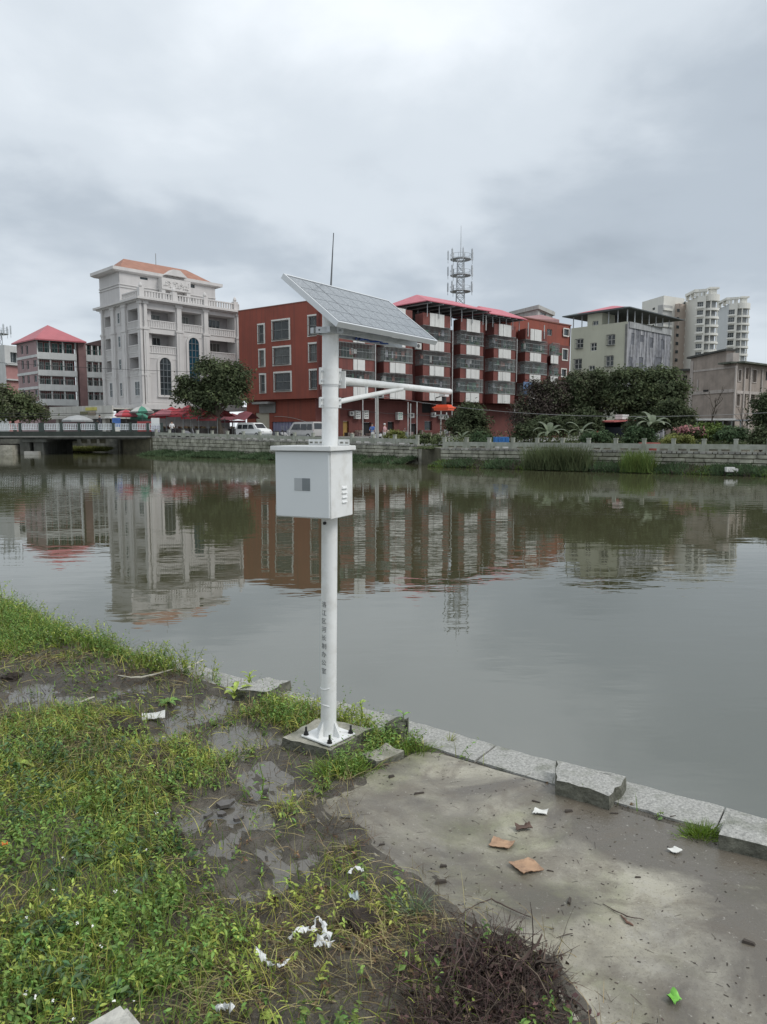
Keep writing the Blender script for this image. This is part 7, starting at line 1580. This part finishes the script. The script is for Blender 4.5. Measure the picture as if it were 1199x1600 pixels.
# dark slabs half in the puddle
for i, (px, py, w_, h_, a) in enumerate(((352, 1258, .10, .06, .3), (325, 1277, .07, .035, .9), (346, 1274, .06, .04, -.3), (415, 1237, .05, .03, .2), (372, 1281, .06, .04, .6), (297, 1500, .05, .04, .4), (550, 1480, .05, .07, .1), (586, 1490, .05, .04, .7), (443, 1492, .04, .06, .2), (720, 1418, .06, .05, .5))):
    c = G(px, py, .095); M_ = Matrix.Translation(c) @ Matrix.Rotation(a, 4, 'Z') @ Matrix.Rotation(.12 * (-1) ** i, 4, 'X'); rr = random.Random(i); pts = [Vector((w_ * .62 * math.cos(t_), h_ * .62 * math.sin(t_), 0)) * rr.uniform(.75, 1.15) for t_ in [j * math.pi * 2 / 6 + rr.uniform(-.3, .3) for j in range(6)]]
    o = MB().hexa([M_ @ v for v in pts], [M_ @ (v * .95 + Vector((0, 0, .022))) for v in pts]).build('slate_piece', mat('slate_wet', (.085, .078, .072), .4, .3, 10)); prop(o, ['largest dark tile fragment at the top of the middle puddle', 'dark tile fragment at the left of the middle puddle', 'dark tile fragment in the centre of the middle puddle', 'dark tile fragment by the seedling left of the footing', 'dark tile fragment at the right of the middle puddle', 'dark tile fragment in the weeds near the bottom left seedling', 'upright dark tile fragment right of the torn plastic film', 'dark tile fragment in the weeds beside the upright one', 'dark tile fragment between the two plastic strips', 'dark tile fragment at the tip of the brushwood heap'][i], 'tile fragment', 'tile fragments in the puddle' if i < 5 else 'tile fragments in the weeds')
# dug up clods
for i, (px, py, w_) in enumerate(((180, 1145, .13), (245, 1195, .09), (262, 1312, .09), (560, 1445, .10), (20, 1062, .1), (240, 1215, .06), (205, 1150, .07))):
    c = G(px, py, .1); o = MB().blob((c.x, c.y, .11), (w_, w_ * .75, .06), 3, .22, i).build('earth_clod', mat('dark_earth', (.030, .022, .016), .9, .4, 20, bump=.8, bscale=60)); prop(o, ['large dark clod of earth left of the white paper sheet', 'dark clod of earth in the trampled grass below the paper sheet', 'dark clod of earth left of the middle puddle', 'dark clod of earth above the torn plastic film', 'dark clod of earth at the left edge near the shore weeds', 'small dark clod just below the one under the paper sheet', 'small dark clod touching the large one beside the paper sheet'][i], 'clod', 'dark clods of earth in the grass')
# ================================================================ FOREGROUND VEGETATION
def pxy(P): return proj(P)
def sample(n, x0, x1, y0, y1):
    x = rng.uniform(x0, x1, n); y = rng.uniform(y0, y1, n); return x, y
SHX = np.array([a for a, _ in SH]); SHY = np.array([b_ for _, b_ in SH])
def shn(x): return np.interp(x, SHX, SHY)
def bln(x, y, B, soft=1.0):
    v = np.zeros(len(x)); x, y = warp(x, y, np.sin)
    for cx, cy, rx, ry in B: d = ((x - cx) / rx) ** 2 + ((y - cy) / ry) ** 2; v = np.maximum(v, np.exp(-(d ** 1.5) * .9 * soft))
    return v
PADA = np.array([[p[0], p[1]] for p in PAD])
def inpad(x, y):
    c = np.zeros(len(x), bool); j = len(PADA) - 1
    for i in range(len(PADA)):
        yi, yj, xi, xj = PADA[i, 1], PADA[j, 1], PADA[i, 0], PADA[j, 0]
        if yi != yj: c ^= ((yi > y) != (yj > y)) & (x < (xj - xi) * (y - yi) / (yj - yi) + xi)
        j = i
    return c
def vn(x, y, s, o=0):  # smooth pseudo noise 0..1
    return .5 + .25 * (np.sin(x * s + 1.3 * np.sin(y * s * .7 + o) + o) + np.cos(y * s * 1.1 + 1.7 * np.sin(x * s * .6 + 2 * o)))
def ghn(x, y): return np.array([gh(a, b_) for a, b_ in zip(x, y)])
FOOT = np.array([[q.x, q.y] for q in ft])
def infoot(x, y):
    c = FOOT.mean(0); return (np.abs(x - c[0]) + np.abs(y - c[1])) < .36
def valid(x, y): return (y < shn(x) - np.where(x > -.1, .37, .14)) & ~inpad(x, y) & ~infoot(x, y) & ((x - base.x) ** 2 + (y - base.y) ** 2 > .1)
# zones as soft world-space patches measured on the ground
Z_lush = [blobdef(*q) for q in ((60, 1250, 110, 60), (150, 1480, 190, 120), (60, 1380, 120, 70), (200, 1330, 90, 45), (30, 1560, 150, 80), (280, 1560, 60, 60))]
Z_shore = [blobdef(*q) for q in ((30, 970, 75, 30), (120, 1000, 60, 14), (10, 1005, 60, 22), (265, 1035, 60, 12), (150, 1020, 40, 10))]
Z_tread = [blobdef(*q) for q in ((150, 1140, 110, 35), (280, 1200, 90, 40), (60, 1150, 80, 30), (330, 1215, 60, 25), (250, 1250, 70, 30), (440, 1270, 40, 25), (340, 1170, 40, 12), (440, 1110, 60, 18), (480, 1130, 40, 15), (380, 1110, 30, 14), (120, 1200, 90, 30))]
Z_base = [blobdef(*q) for q in ((560, 1125, 40, 18), (600, 1135, 30, 12), (545, 1200, 38, 24), (520, 1225, 30, 22), (640, 1170, 28, 9), (575, 1165, 25, 14), (465, 1110, 45, 16))]
Z_brown = [blobdef(*q) for q in ((560, 1440, 90, 55), (480, 1420, 70, 40), (640, 1450, 60, 45), (430, 1530, 110, 60), (600, 1550, 90, 60), (360, 1440, 60, 50), (520, 1345, 60, 30), (690, 1560, 60, 40))]
HEAP = [blobdef(765, 1560, 95, 55), blobdef(740, 1500, 60, 25)]
def mask(x, y): return bln(x, y, Z_lush), bln(x, y, Z_shore), bln(x, y, Z_tread), bln(x, y, Z_base), bln(x, y, Z_brown), bln(x, y, PUD), bln(x, y, MUD)
G_green = mat('grass_green', (.16, .25, .045), .55, .3, 2.0, island=.5, trans=.25, spec=.3); G_lime = mat('grass_lime', (.36, .40, .09), .55, .45, 5, island=.55, trans=.25, spec=.3)
G_straw = mat('grass_straw', (.29, .255, .125), .7, .3, 3, island=.5, spec=.2); G_brown = mat('stem_brown', (.11, .08, .048), .8, .35, 3, island=.6, spec=.2); G_leaf = mat('weed_leaf', (.155, .26, .06), .5, .3, 2, island=.5, trans=.22, spec=.35); G_leafl = mat('weed_leaf_light', (.34, .42, .09), .5, .25, 2, island=.4, trans=.25, spec=.35)
G_leafd = mat('weed_leaf_dark', (.075, .14, .055), .45, .3, 2, island=.5, trans=.18, spec=.4)
def valid2(x, y):
    k = .08 + .22 * vn(x, y, 9, 3); return (y < shn(x) - np.where(x > -.1, .37, .14)) & ~inpad(x - k, y - k * .5) & ~infoot(x, y)
def make(n, wt, x0=-7, x1=3.2, y0=2.35, y1=12.5, val=None):
    x, y = sample(n, x0, x1, y0, y1); ok = (val or valid)(x, y) & (np.abs(x) < y * .62 + .5); x, y = x[ok], y[ok]; M7 = mask(x, y); w_ = np.clip(wt(x, y, *M7), 0, 1) * (1 - .85 * bln(x, y, HEAP)) * np.clip(1.25 - (y - 3) / 14, .35, 1); k = rng.random(len(x)) < w_; return x[k], y[k]
def P3(x, y, dz=0): return np.stack([x, y, ghn(x, y) + dz], 1)
def grass(name, label, x, y, lo, hi, m_, tilt, wd, segs=3, droop=.5, dz=0, hscale=None, comb=None):
    P = P3(x, y, dz); n = len(x); a = rng.uniform(0, 2 * np.pi, n)
    if comb is not None: a = comb(x, y) + rng.normal(0, 1.0, n)
    tl = np.abs(rng.normal(0, tilt, n)); D_ = np.stack([np.cos(a) * tl, np.sin(a) * tl, np.ones(n)], 1); ln = rng.uniform(lo, hi, n) * (hscale if hscale is not None else 1); far = np.clip(y / 5, .8, 1.8)
    V, Fc = blades(P, D_, ln, wd * rng.uniform(.6, 1.4, n) * far, segs, droop); o = np_mesh(name, V, Fc, m_); prop(o, label, 'grass', kind='stuff'); return len(Fc)
tot = 0
# lush blades
x, y = make(420000, lambda x, y, lu, sh, tr, ba, br_, pu, mu: (.75 * lu + .8 * sh + .22 * tr + .7 * ba + .1 * br_ + .06) * (1 - pu * .86) * (1 - mu * .9) * (.35 + .9 * vn(x, y, 4, 1)))
tot += grass('grass', 'fresh green grass blades growing over the near bank', x, y, .05, .15, G_green, .9, .0027, 3, .8, comb=lambda x, y: 6 * vn(x, y, 2.3, 8))
x, y = make(330000, lambda x, y, lu, sh, tr, ba, br_, pu, mu: (.30 * lu + .5 * sh + .8 * tr + .6 * ba + .5 * br_ + .3 * lu + .04) * (1 - pu * .88) * (1 - mu * .9) * np.clip(2.2 * vn(x, y, 5.1, 3) - .35, .1, 1))
tot += grass('grass', 'yellow-green trampled grass lying in bent tufts on the near bank', x, y, .05, .18, G_lime, 2.2, .0025, 4, .9, .012, comb=lambda x, y: 6 * vn(x, y, 1.6, 2))
# straw and dead stems
x, y = make(260000, lambda x, y, lu, sh, tr, ba, br_, pu, mu: (.05 * lu + .06 * sh + .5 * tr + .10 * ba + .62 * br_ + .08 + .15 * mu) * (1 - pu * .7) * (.3 + .9 * vn(x, y, 3.7, 5)), val=valid2)
tot += grass('dry_grass', 'straw coloured dead stems lying flat among the weeds', x, y, .07, .22, G_straw, 3.0, .0019, 3, .6, .012, comb=lambda x, y: 7 * vn(x, y, 1.2, 4))
x, y = make(220000, lambda x, y, lu, sh, tr, ba, br_, pu, mu: (.12 * lu + .1 * sh + .2 * tr + .15 * ba + .60 * br_ + .16 + .5 * mu) * (1 - pu * .5), val=valid2)
tot += grass('dead_stems', 'dark brown rotting stems and roots on the mud of the near bank', x, y, .03, .13, G_brown, 3.5, .0018, 2, .4, .004)
# leafy weeds: stems with pairs of leaves
def weeds_near(n, wt, label, m_, hmin, hmax, leafl, k=9, wdr=.42, st_m=G_leaf, spread=.35):
    x, y = make(n, wt); P = P3(x, y); N0 = len(x); h = rng.uniform(hmin, hmax, N0); dirx = rng.normal(0, spread, (N0, 2)); C, NN, LN = [], [], []
    for j in range(k):
        t_ = (j + 1) / k; c = P + np.stack([dirx[:, 0] * h * t_, dirx[:, 1] * h * t_, h * t_], 1); a = rng.uniform(0, 6.28, N0); r_ = leafl * rng.uniform(.5, 1.0, N0) * (1.1 - .5 * t_)
        c = c + np.stack([np.cos(a) * r_, np.sin(a) * r_, rng.uniform(-.3, .2, N0) * r_], 1); C.append(c); NN.append(np.stack([np.cos(a) * .5, np.sin(a) * .5, np.ones(N0)], 1) + rng.normal(0, .35, (N0, 3))); LN.append(leafl * rng.uniform(.55, 1.15, N0) * (1.15 - .5 * t_))
    C, NN, LN = np.concatenate(C), np.concatenate(NN), np.concatenate(LN)
    # leaf: two quads folded along the midrib
    N_ = unit(NN); t_ = unit(np.cross(N_, rng.normal(size=C.shape))); b_ = np.cross(N_, t_); l = LN[:, None]; w_ = l * wdr
    p0, p1, p2, p3, p4, p5 = C - t_ * l, C - t_ * l * .25 + b_ * w_ + N_ * l * .14, C + t_ * l * .35 + b_ * w_ * .75 + N_ * l * .12, C + t_ * l - N_ * l * .2, C + t_ * l * .35 - b_ * w_ * .75 + N_ * l * .12, C - t_ * l * .25 - b_ * w_ + N_ * l * .14
    V = np.stack([p0, p1, p2, p3, p4, p5], 1).reshape(-1, 3); i = np.arange(len(C))[:, None] * 6; F = np.concatenate([i + [[0, 1, 2, 3]], i + [[0, 3, 4, 5]]]); prop(np_mesh('leafy_weeds', V, F, m_), label, 'weeds', kind='stuff')
    return len(F)
tot += weeds_near(95000, lambda x, y, lu, sh, tr, ba, br_, pu, mu: (.55 * lu + .5 * sh + .30 * tr + .6 * ba + .05) * (1 - pu) * (1 - mu) * np.clip(2.4 * vn(x, y, 4.1, 7) - .55, .05, 1), 'small-leaved green weeds covering the left of the near bank', G_leaf, .05, .16, .022, 9)
tot += weeds_near(36000, lambda x, y, lu, sh, tr, ba, br_, pu, mu: (.35 * lu + .4 * sh + .3 * tr + .5 * ba + .34 * br_) * (1 - pu) * (1 - mu) * np.clip(2.4 * vn(x, y, 5.3, 9) - .55, .05, 1), 'yellowish-green leafy weeds scattered over the near bank', G_leafl, .04, .14, .021, 8)
tot += weeds_near(60000, lambda x, y, lu, sh, tr, ba, br_, pu, mu: (.9 * sh + .75 * ba + .10 * lu * (vn(x, y, 6, 2) > .62)) * (1 - pu) * (1 - mu) * np.clip(2.6 * vn(x, y, 7, 4) - .7, .0, 1), 'taller clumps of bright weeds along the water edge and round the footing', G_leaf, .12, .27, .022, 12, .3)
tot += weeds_near(16000, lambda x, y, lu, sh, tr, ba, br_, pu, mu: (.9 * bln(x, y, [blobdef(110, 1235, 95, 40), blobdef(190, 1350, 70, 40), blobdef(30, 1200, 50, 30), blobdef(50, 1500, 70, 50), blobdef(120, 1560, 90, 40)])) * (1 - pu) * (1 - mu * .5), 'darker broad-leaved weeds in the lush part at the left', G_leafd, .05, .17, .034, 8, .36)
tot += weeds_near(12000, lambda x, y, lu, sh, tr, ba, br_, pu, mu: (.8 * br_ + .1) * (1 - pu) * (1 - mu * .4), 'wilted brownish leaves among the dead stems', mat('wilted_leaf', (.17, .12, .06), .6, .35, 3, island=.5, spec=.25), .01, .05, .020, 5)
# tall sparse plants at the shore line with tiny flower heads
SHP = [(10, 940), (25, 948), (45, 955), (70, 965), (100, 985), (130, 988), (150, 985), (165, 990), (110, 995), (60, 975), (220, 1030), (240, 1028), (265, 1025), (285, 1030), (300, 1022), (318, 1035), (255, 1035), (560, 1105), (530, 1110), (575, 1118), (515, 1110), (180, 985), (-10, 935), (475, 1105), (440, 1095)]
tl_V, tl_F = [], []; FL_C = []
stems = MB(); lc, lnn = [], []
for i, (a, b_) in enumerate(SHP):
    for r_ in range(5):
        g_ = G(a + rng.uniform(-18, 18), b_ + rng.uniform(8, 28)); g_.y = min(g_.y, shore(g_.x) - .25)
        if inpoly(g_.x, g_.y, PAD): continue
        z0 = gh(g_.x, g_.y); h = rng.uniform(.12, .34) * (1.15 if a < 400 else .7); d = Vector((rng.normal(0, .25), rng.normal(0, .2), 1)).normalized(); p0 = Vector((g_.x, g_.y, z0)); pm_ = p0 + d * h * .5; d2 = (d + Vector((rng.normal(0, .3), rng.normal(0, .3), 0))).normalized(); p1 = pm_ + d2 * h * .5
        stems.tube([p0, pm_, p1], [.0028, .0022, .001], 4, False)
        for k in range(6): e_ = p0.lerp(p1, .35 + .1 * k); f_ = e_ + Vector((rng.normal(0, .045), rng.normal(0, .045), rng.uniform(.01, .06))); stems.tube([e_, f_], [.0012, .0008], 3, False); FL_C.append(tuple(f_)); lc.append(tuple(e_.lerp(f_, .5))); lc.append(tuple(e_))
prop(stems.build('shore_stems', G_green, fix=False), 'thin upright weed stems along the shore', 'weeds', kind='stuff')
lc = np.array(lc); ln = rng.uniform(.014, .03, len(lc)); V, F = leaf_quads(lc, rng.normal(size=lc.shape) + [0, 0, .7], ln, ln * .28); prop(np_mesh('shore_leaves', V, F, G_leafl), 'narrow leaves on the shore weeds', 'weeds', kind='stuff')
fc = np.array(FL_C); fc = fc[rng.random(len(fc)) < .55]; V, F = leaf_quads(fc, rng.normal(size=fc.shape), np.full(len(fc), .0055), np.full(len(fc), .0055)); prop(np_mesh('seed_heads', V, F, mat('seed_head', (.42, .38, .42), .8, .2, 9)), 'tiny pale seed heads on the shore weeds', 'weeds', kind='stuff')
# broad-leaved plants that can be told apart
def rosette(label, px, py, n_, ln, up, m_, seed, z=None, stemh=0, dx=0):
    g_ = G(px, py); z0 = gh(g_.x, min(g_.y, shore(g_.x) - .2)); base_ = Vector((g_.x, min(g_.y, shore(g_.x) - .2), z0)); root = thing('leafy_plant', label, 'plant', tuple(base_)); rr = random.Random(seed)
    if stemh: MB().tube([base_, base_ + Vector((.02, 0, stemh * .5)), base_ + Vector((dx, 0, stemh))], [.006, .005, .002], 6).build('stem', G_leaf, root, fix=False, smooth=True)
    for i in range(n_):
        az = i * 2.4 + rr.uniform(-.3, .3); d = Vector((math.cos(az), math.sin(az), 0)); sid = Vector((-d.y, d.x, 0)); l_ = ln * rr.uniform(.7, 1.1); tt0 = i / n_; c = base_ + Vector((dx * tt0, 0, stemh * tt0)); q = MB(); prev = None; k = 6
        for j in range(k + 1):
            t_ = j / k; ang = up - t_ * 1.3; 
            if prev: c = c + (d * math.cos(ang) + Vector((0, 0, math.sin(ang)))) * l_ / k
            wd = l_ * .17 * math.sin(math.pi * (t_ * .93 + .05)) ** .8; cur = (c + sid * wd + Vector((0, 0, wd * .3)), c.copy(), c - sid * wd + Vector((0, 0, wd * .3)))
            if prev: q.quad(prev[0], cur[0], cur[1], prev[1]).quad(prev[1], cur[1], cur[2], prev[2])
            prev = cur
        q.build('leaf', m_, root, fix=False, smooth=True)
rosette('bright green plant with drooping pointed leaves beside the left granite block', 368, 1088, 12, .17, 1.1, G_leafl, 1, stemh=.10)
rosette('feathery bright green plant just behind the left granite block', 390, 1075, 14, .10, 1.2, G_leafl, 2, stemh=.19)
rosette('upright spiky weed with curled leaves at the water edge right of the pole', 628, 1150, 10, .08, 1.0, G_leaf, 3, stemh=.22, dx=.01)
rosette('tall leafy weed growing behind the footing right of the pole', 563, 1128, 14, .06, .9, G_leafl, 4, stemh=.22)
rosette('thin single-stemmed seedling standing in the mud left of the footing', 408, 1240, 9, .06, .7, G_leaf, 5, stemh=.26, dx=-.01)
rosette('low broad-leaved plant between the two left puddles', 262, 1098, 9, .13, .8, G_leaf, 6)
rosette('broad blue-green leafed plant in the lush grass at the left', 90, 1240, 10, .16, .7, G_leafd, 7)
rosette('broad pale green leafed plant at the left edge', 20, 1215, 9, .15, .8, G_leafl, 8)
rosette('small light green plant near the bottom edge left of centre', 425, 1590, 10, .06, .9, G_leafl, 9)
rosette('yellow-green seedling in the brown mud above the bottom edge', 285, 1478, 7, .06, .6, G_leafl, 10)
# grass tufts on the pad edge: things of their own
def tuft(label, px, py, n, h, m_, spread=.06, til=.7, z=.118):
    g_ = G(px, py, z); P = np.stack([g_.x + rng.normal(0, spread, n), g_.y + rng.normal(0, spread * .6, n), np.full(n, z - .01)], 1); D_ = np.stack([(P[:, 0] - g_.x) / spread * .35 + rng.normal(0, til * .4, n), (P[:, 1] - g_.y) / spread * .3 + rng.normal(0, til * .4, n), np.ones(n)], 1); V, Fc = blades(P, D_, rng.uniform(.5, 1, n) * h, rng.uniform(.0015, .003, n), 4, .7); prop(np_mesh('grass_tuft', V, Fc, m_), label, 'grass tuft')
tuft('bright grass tuft growing from the kerb beside the right granite block', 1096, 1305, 420, .11, mat('tuft_green', (.15, .24, .03), .5, .2, 3, island=.3, trans=.25), .05)
tuft('grass tuft on the kerb right of the mossy stone lump', 646, 1172, 420, .09, G_green, .07)
tuft('single small grass sprig growing at the outer edge of the kerb', 703, 1158, 26, .11, G_lime, .012, .5)
tuft('fan of blue-green grass blades at the edge of the brushwood', 650, 1425, 90, .16, mat('tuft_blue', (.16, .22, .13), .5, .2, 3, island=.3), .02, .9)
tuft('grass tuft sprouting over the front corner of the footing', 530, 1205, 500, .14, G_green, .10)
# white clover-like flowers
fx = []
for a, b_ in ((184, 1396), (82, 1395), (38, 1556), (57, 1560), (82, 1562), (175, 1565), (118, 1592), (205, 1560), (140, 1445), (45, 1435), (100, 1338), (160, 1476), (230, 1330), (250, 1270), (120, 1440)):
    for r_ in range(1): g_ = G(a + rng.uniform(-5, 5), b_ + rng.uniform(-4, 4) , .26); fx.append(tuple(g_))
fx = np.array(fx); fc = np.repeat(fx, 5, 0) + rng.normal(0, .004, (len(fx) * 5, 3)); V, F = leaf_quads(fc, rng.normal(0, .4, fc.shape) + [0, 0, 1], np.full(len(fc), .005), np.full(len(fc), .004)); prop(np_mesh('white_flowers', V, F, mat('petal_white', (.75, .75, .70), .6)), 'tiny white flowers dotted through the grass at the left', 'flowers', kind='stuff')
# brushwood heap at the bottom
bw = MB(); rr = random.Random(31)
HB = [(G(710, 1520), .24), (G(760, 1550), .26), (G(815, 1530), .20), (G(740, 1600), .28), (G(820, 1595), .20), (G(690, 1600), .24), (G(780, 1505), .14)]
for i in range(950):
    c, rd_ = rr.choice(HB); p = Vector((c.x + rr.gauss(0, .5) * rd_, c.y + rr.gauss(0, .45) * rd_, .09 + abs(rr.gauss(0, .035))))
    if p.x > G(880, 1560).x + .05: p.x -= .25
    up = rr.random() < .5; d = Vector((rr.gauss(0, .45), rr.gauss(.15, .45), rr.uniform(.1, .55) if up else rr.uniform(-.05, .15))).normalized(); l_ = rr.uniform(.06, .26); r_ = rr.choice([.0013, .0018, .0025, .0035]) * (1 if i % 30 else 3.2); pts = [p]
    for k in range(4): d = (d + Vector((rr.gauss(0, .22), rr.gauss(0, .22), rr.gauss(-.05, .15)))).normalized(); p = p + d * l_ / 4; p.z = max(p.z, .1); pts.append(p.copy())
    bw.tube(pts, [r_, r_ * .9, r_ * .8, r_ * .6, r_ * .35], 5, False)
    if rr.random() < .5: e_ = pts[2]; bw.tube([e_, e_ + Vector((rr.gauss(0, .04), rr.gauss(0, .04), rr.uniform(0, .06)))], [r_ * .6, r_ * .3], 4, False)
prop(bw.build('brushwood', mat('brushwood_bark', (.080, .058, .048), .85, .4, 14, island=.75, spec=.25), smooth=True, fix=False), 'tangled heap of dead dark twigs on the pavement edge at the bottom', 'brushwood', kind='stuff')
n = 2600; cs = [rr.choice(HB) for _ in range(n)]; C = np.array([[c.x + rr.gauss(0, .5) * q, c.y + rr.gauss(0, .45) * q, .11 + abs(rr.gauss(0, .035))] for c, q in cs]); ln = rng.uniform(.005, .02, n); V, F = leaf_quads(C, rng.normal(size=C.shape) + [0, 0, .5], ln, ln * .55); prop(np_mesh('leaf_litter', V, F, mat('litter_brown', (.07, .042, .032), .75, .5, 12, island=.7)), 'brown dead leaves caught in the brushwood heap', 'leaf litter', kind='stuff')
# litter specks on mud and loose roots
print('VEG FACES', tot, 'OBJECTS', len(bpy.data.objects), 'TRIS', sum(sum(len(p.vertices) - 2 for p in me.polygons) * 1 for me in bpy.data.meshes if len(me.polygons) < 2000) + sum(len(me.polygons) * 2 for me in bpy.data.meshes if len(me.polygons) >= 2000))
for me in list(bpy.data.meshes):
    if me.users == 0: bpy.data.meshes.remove(me)
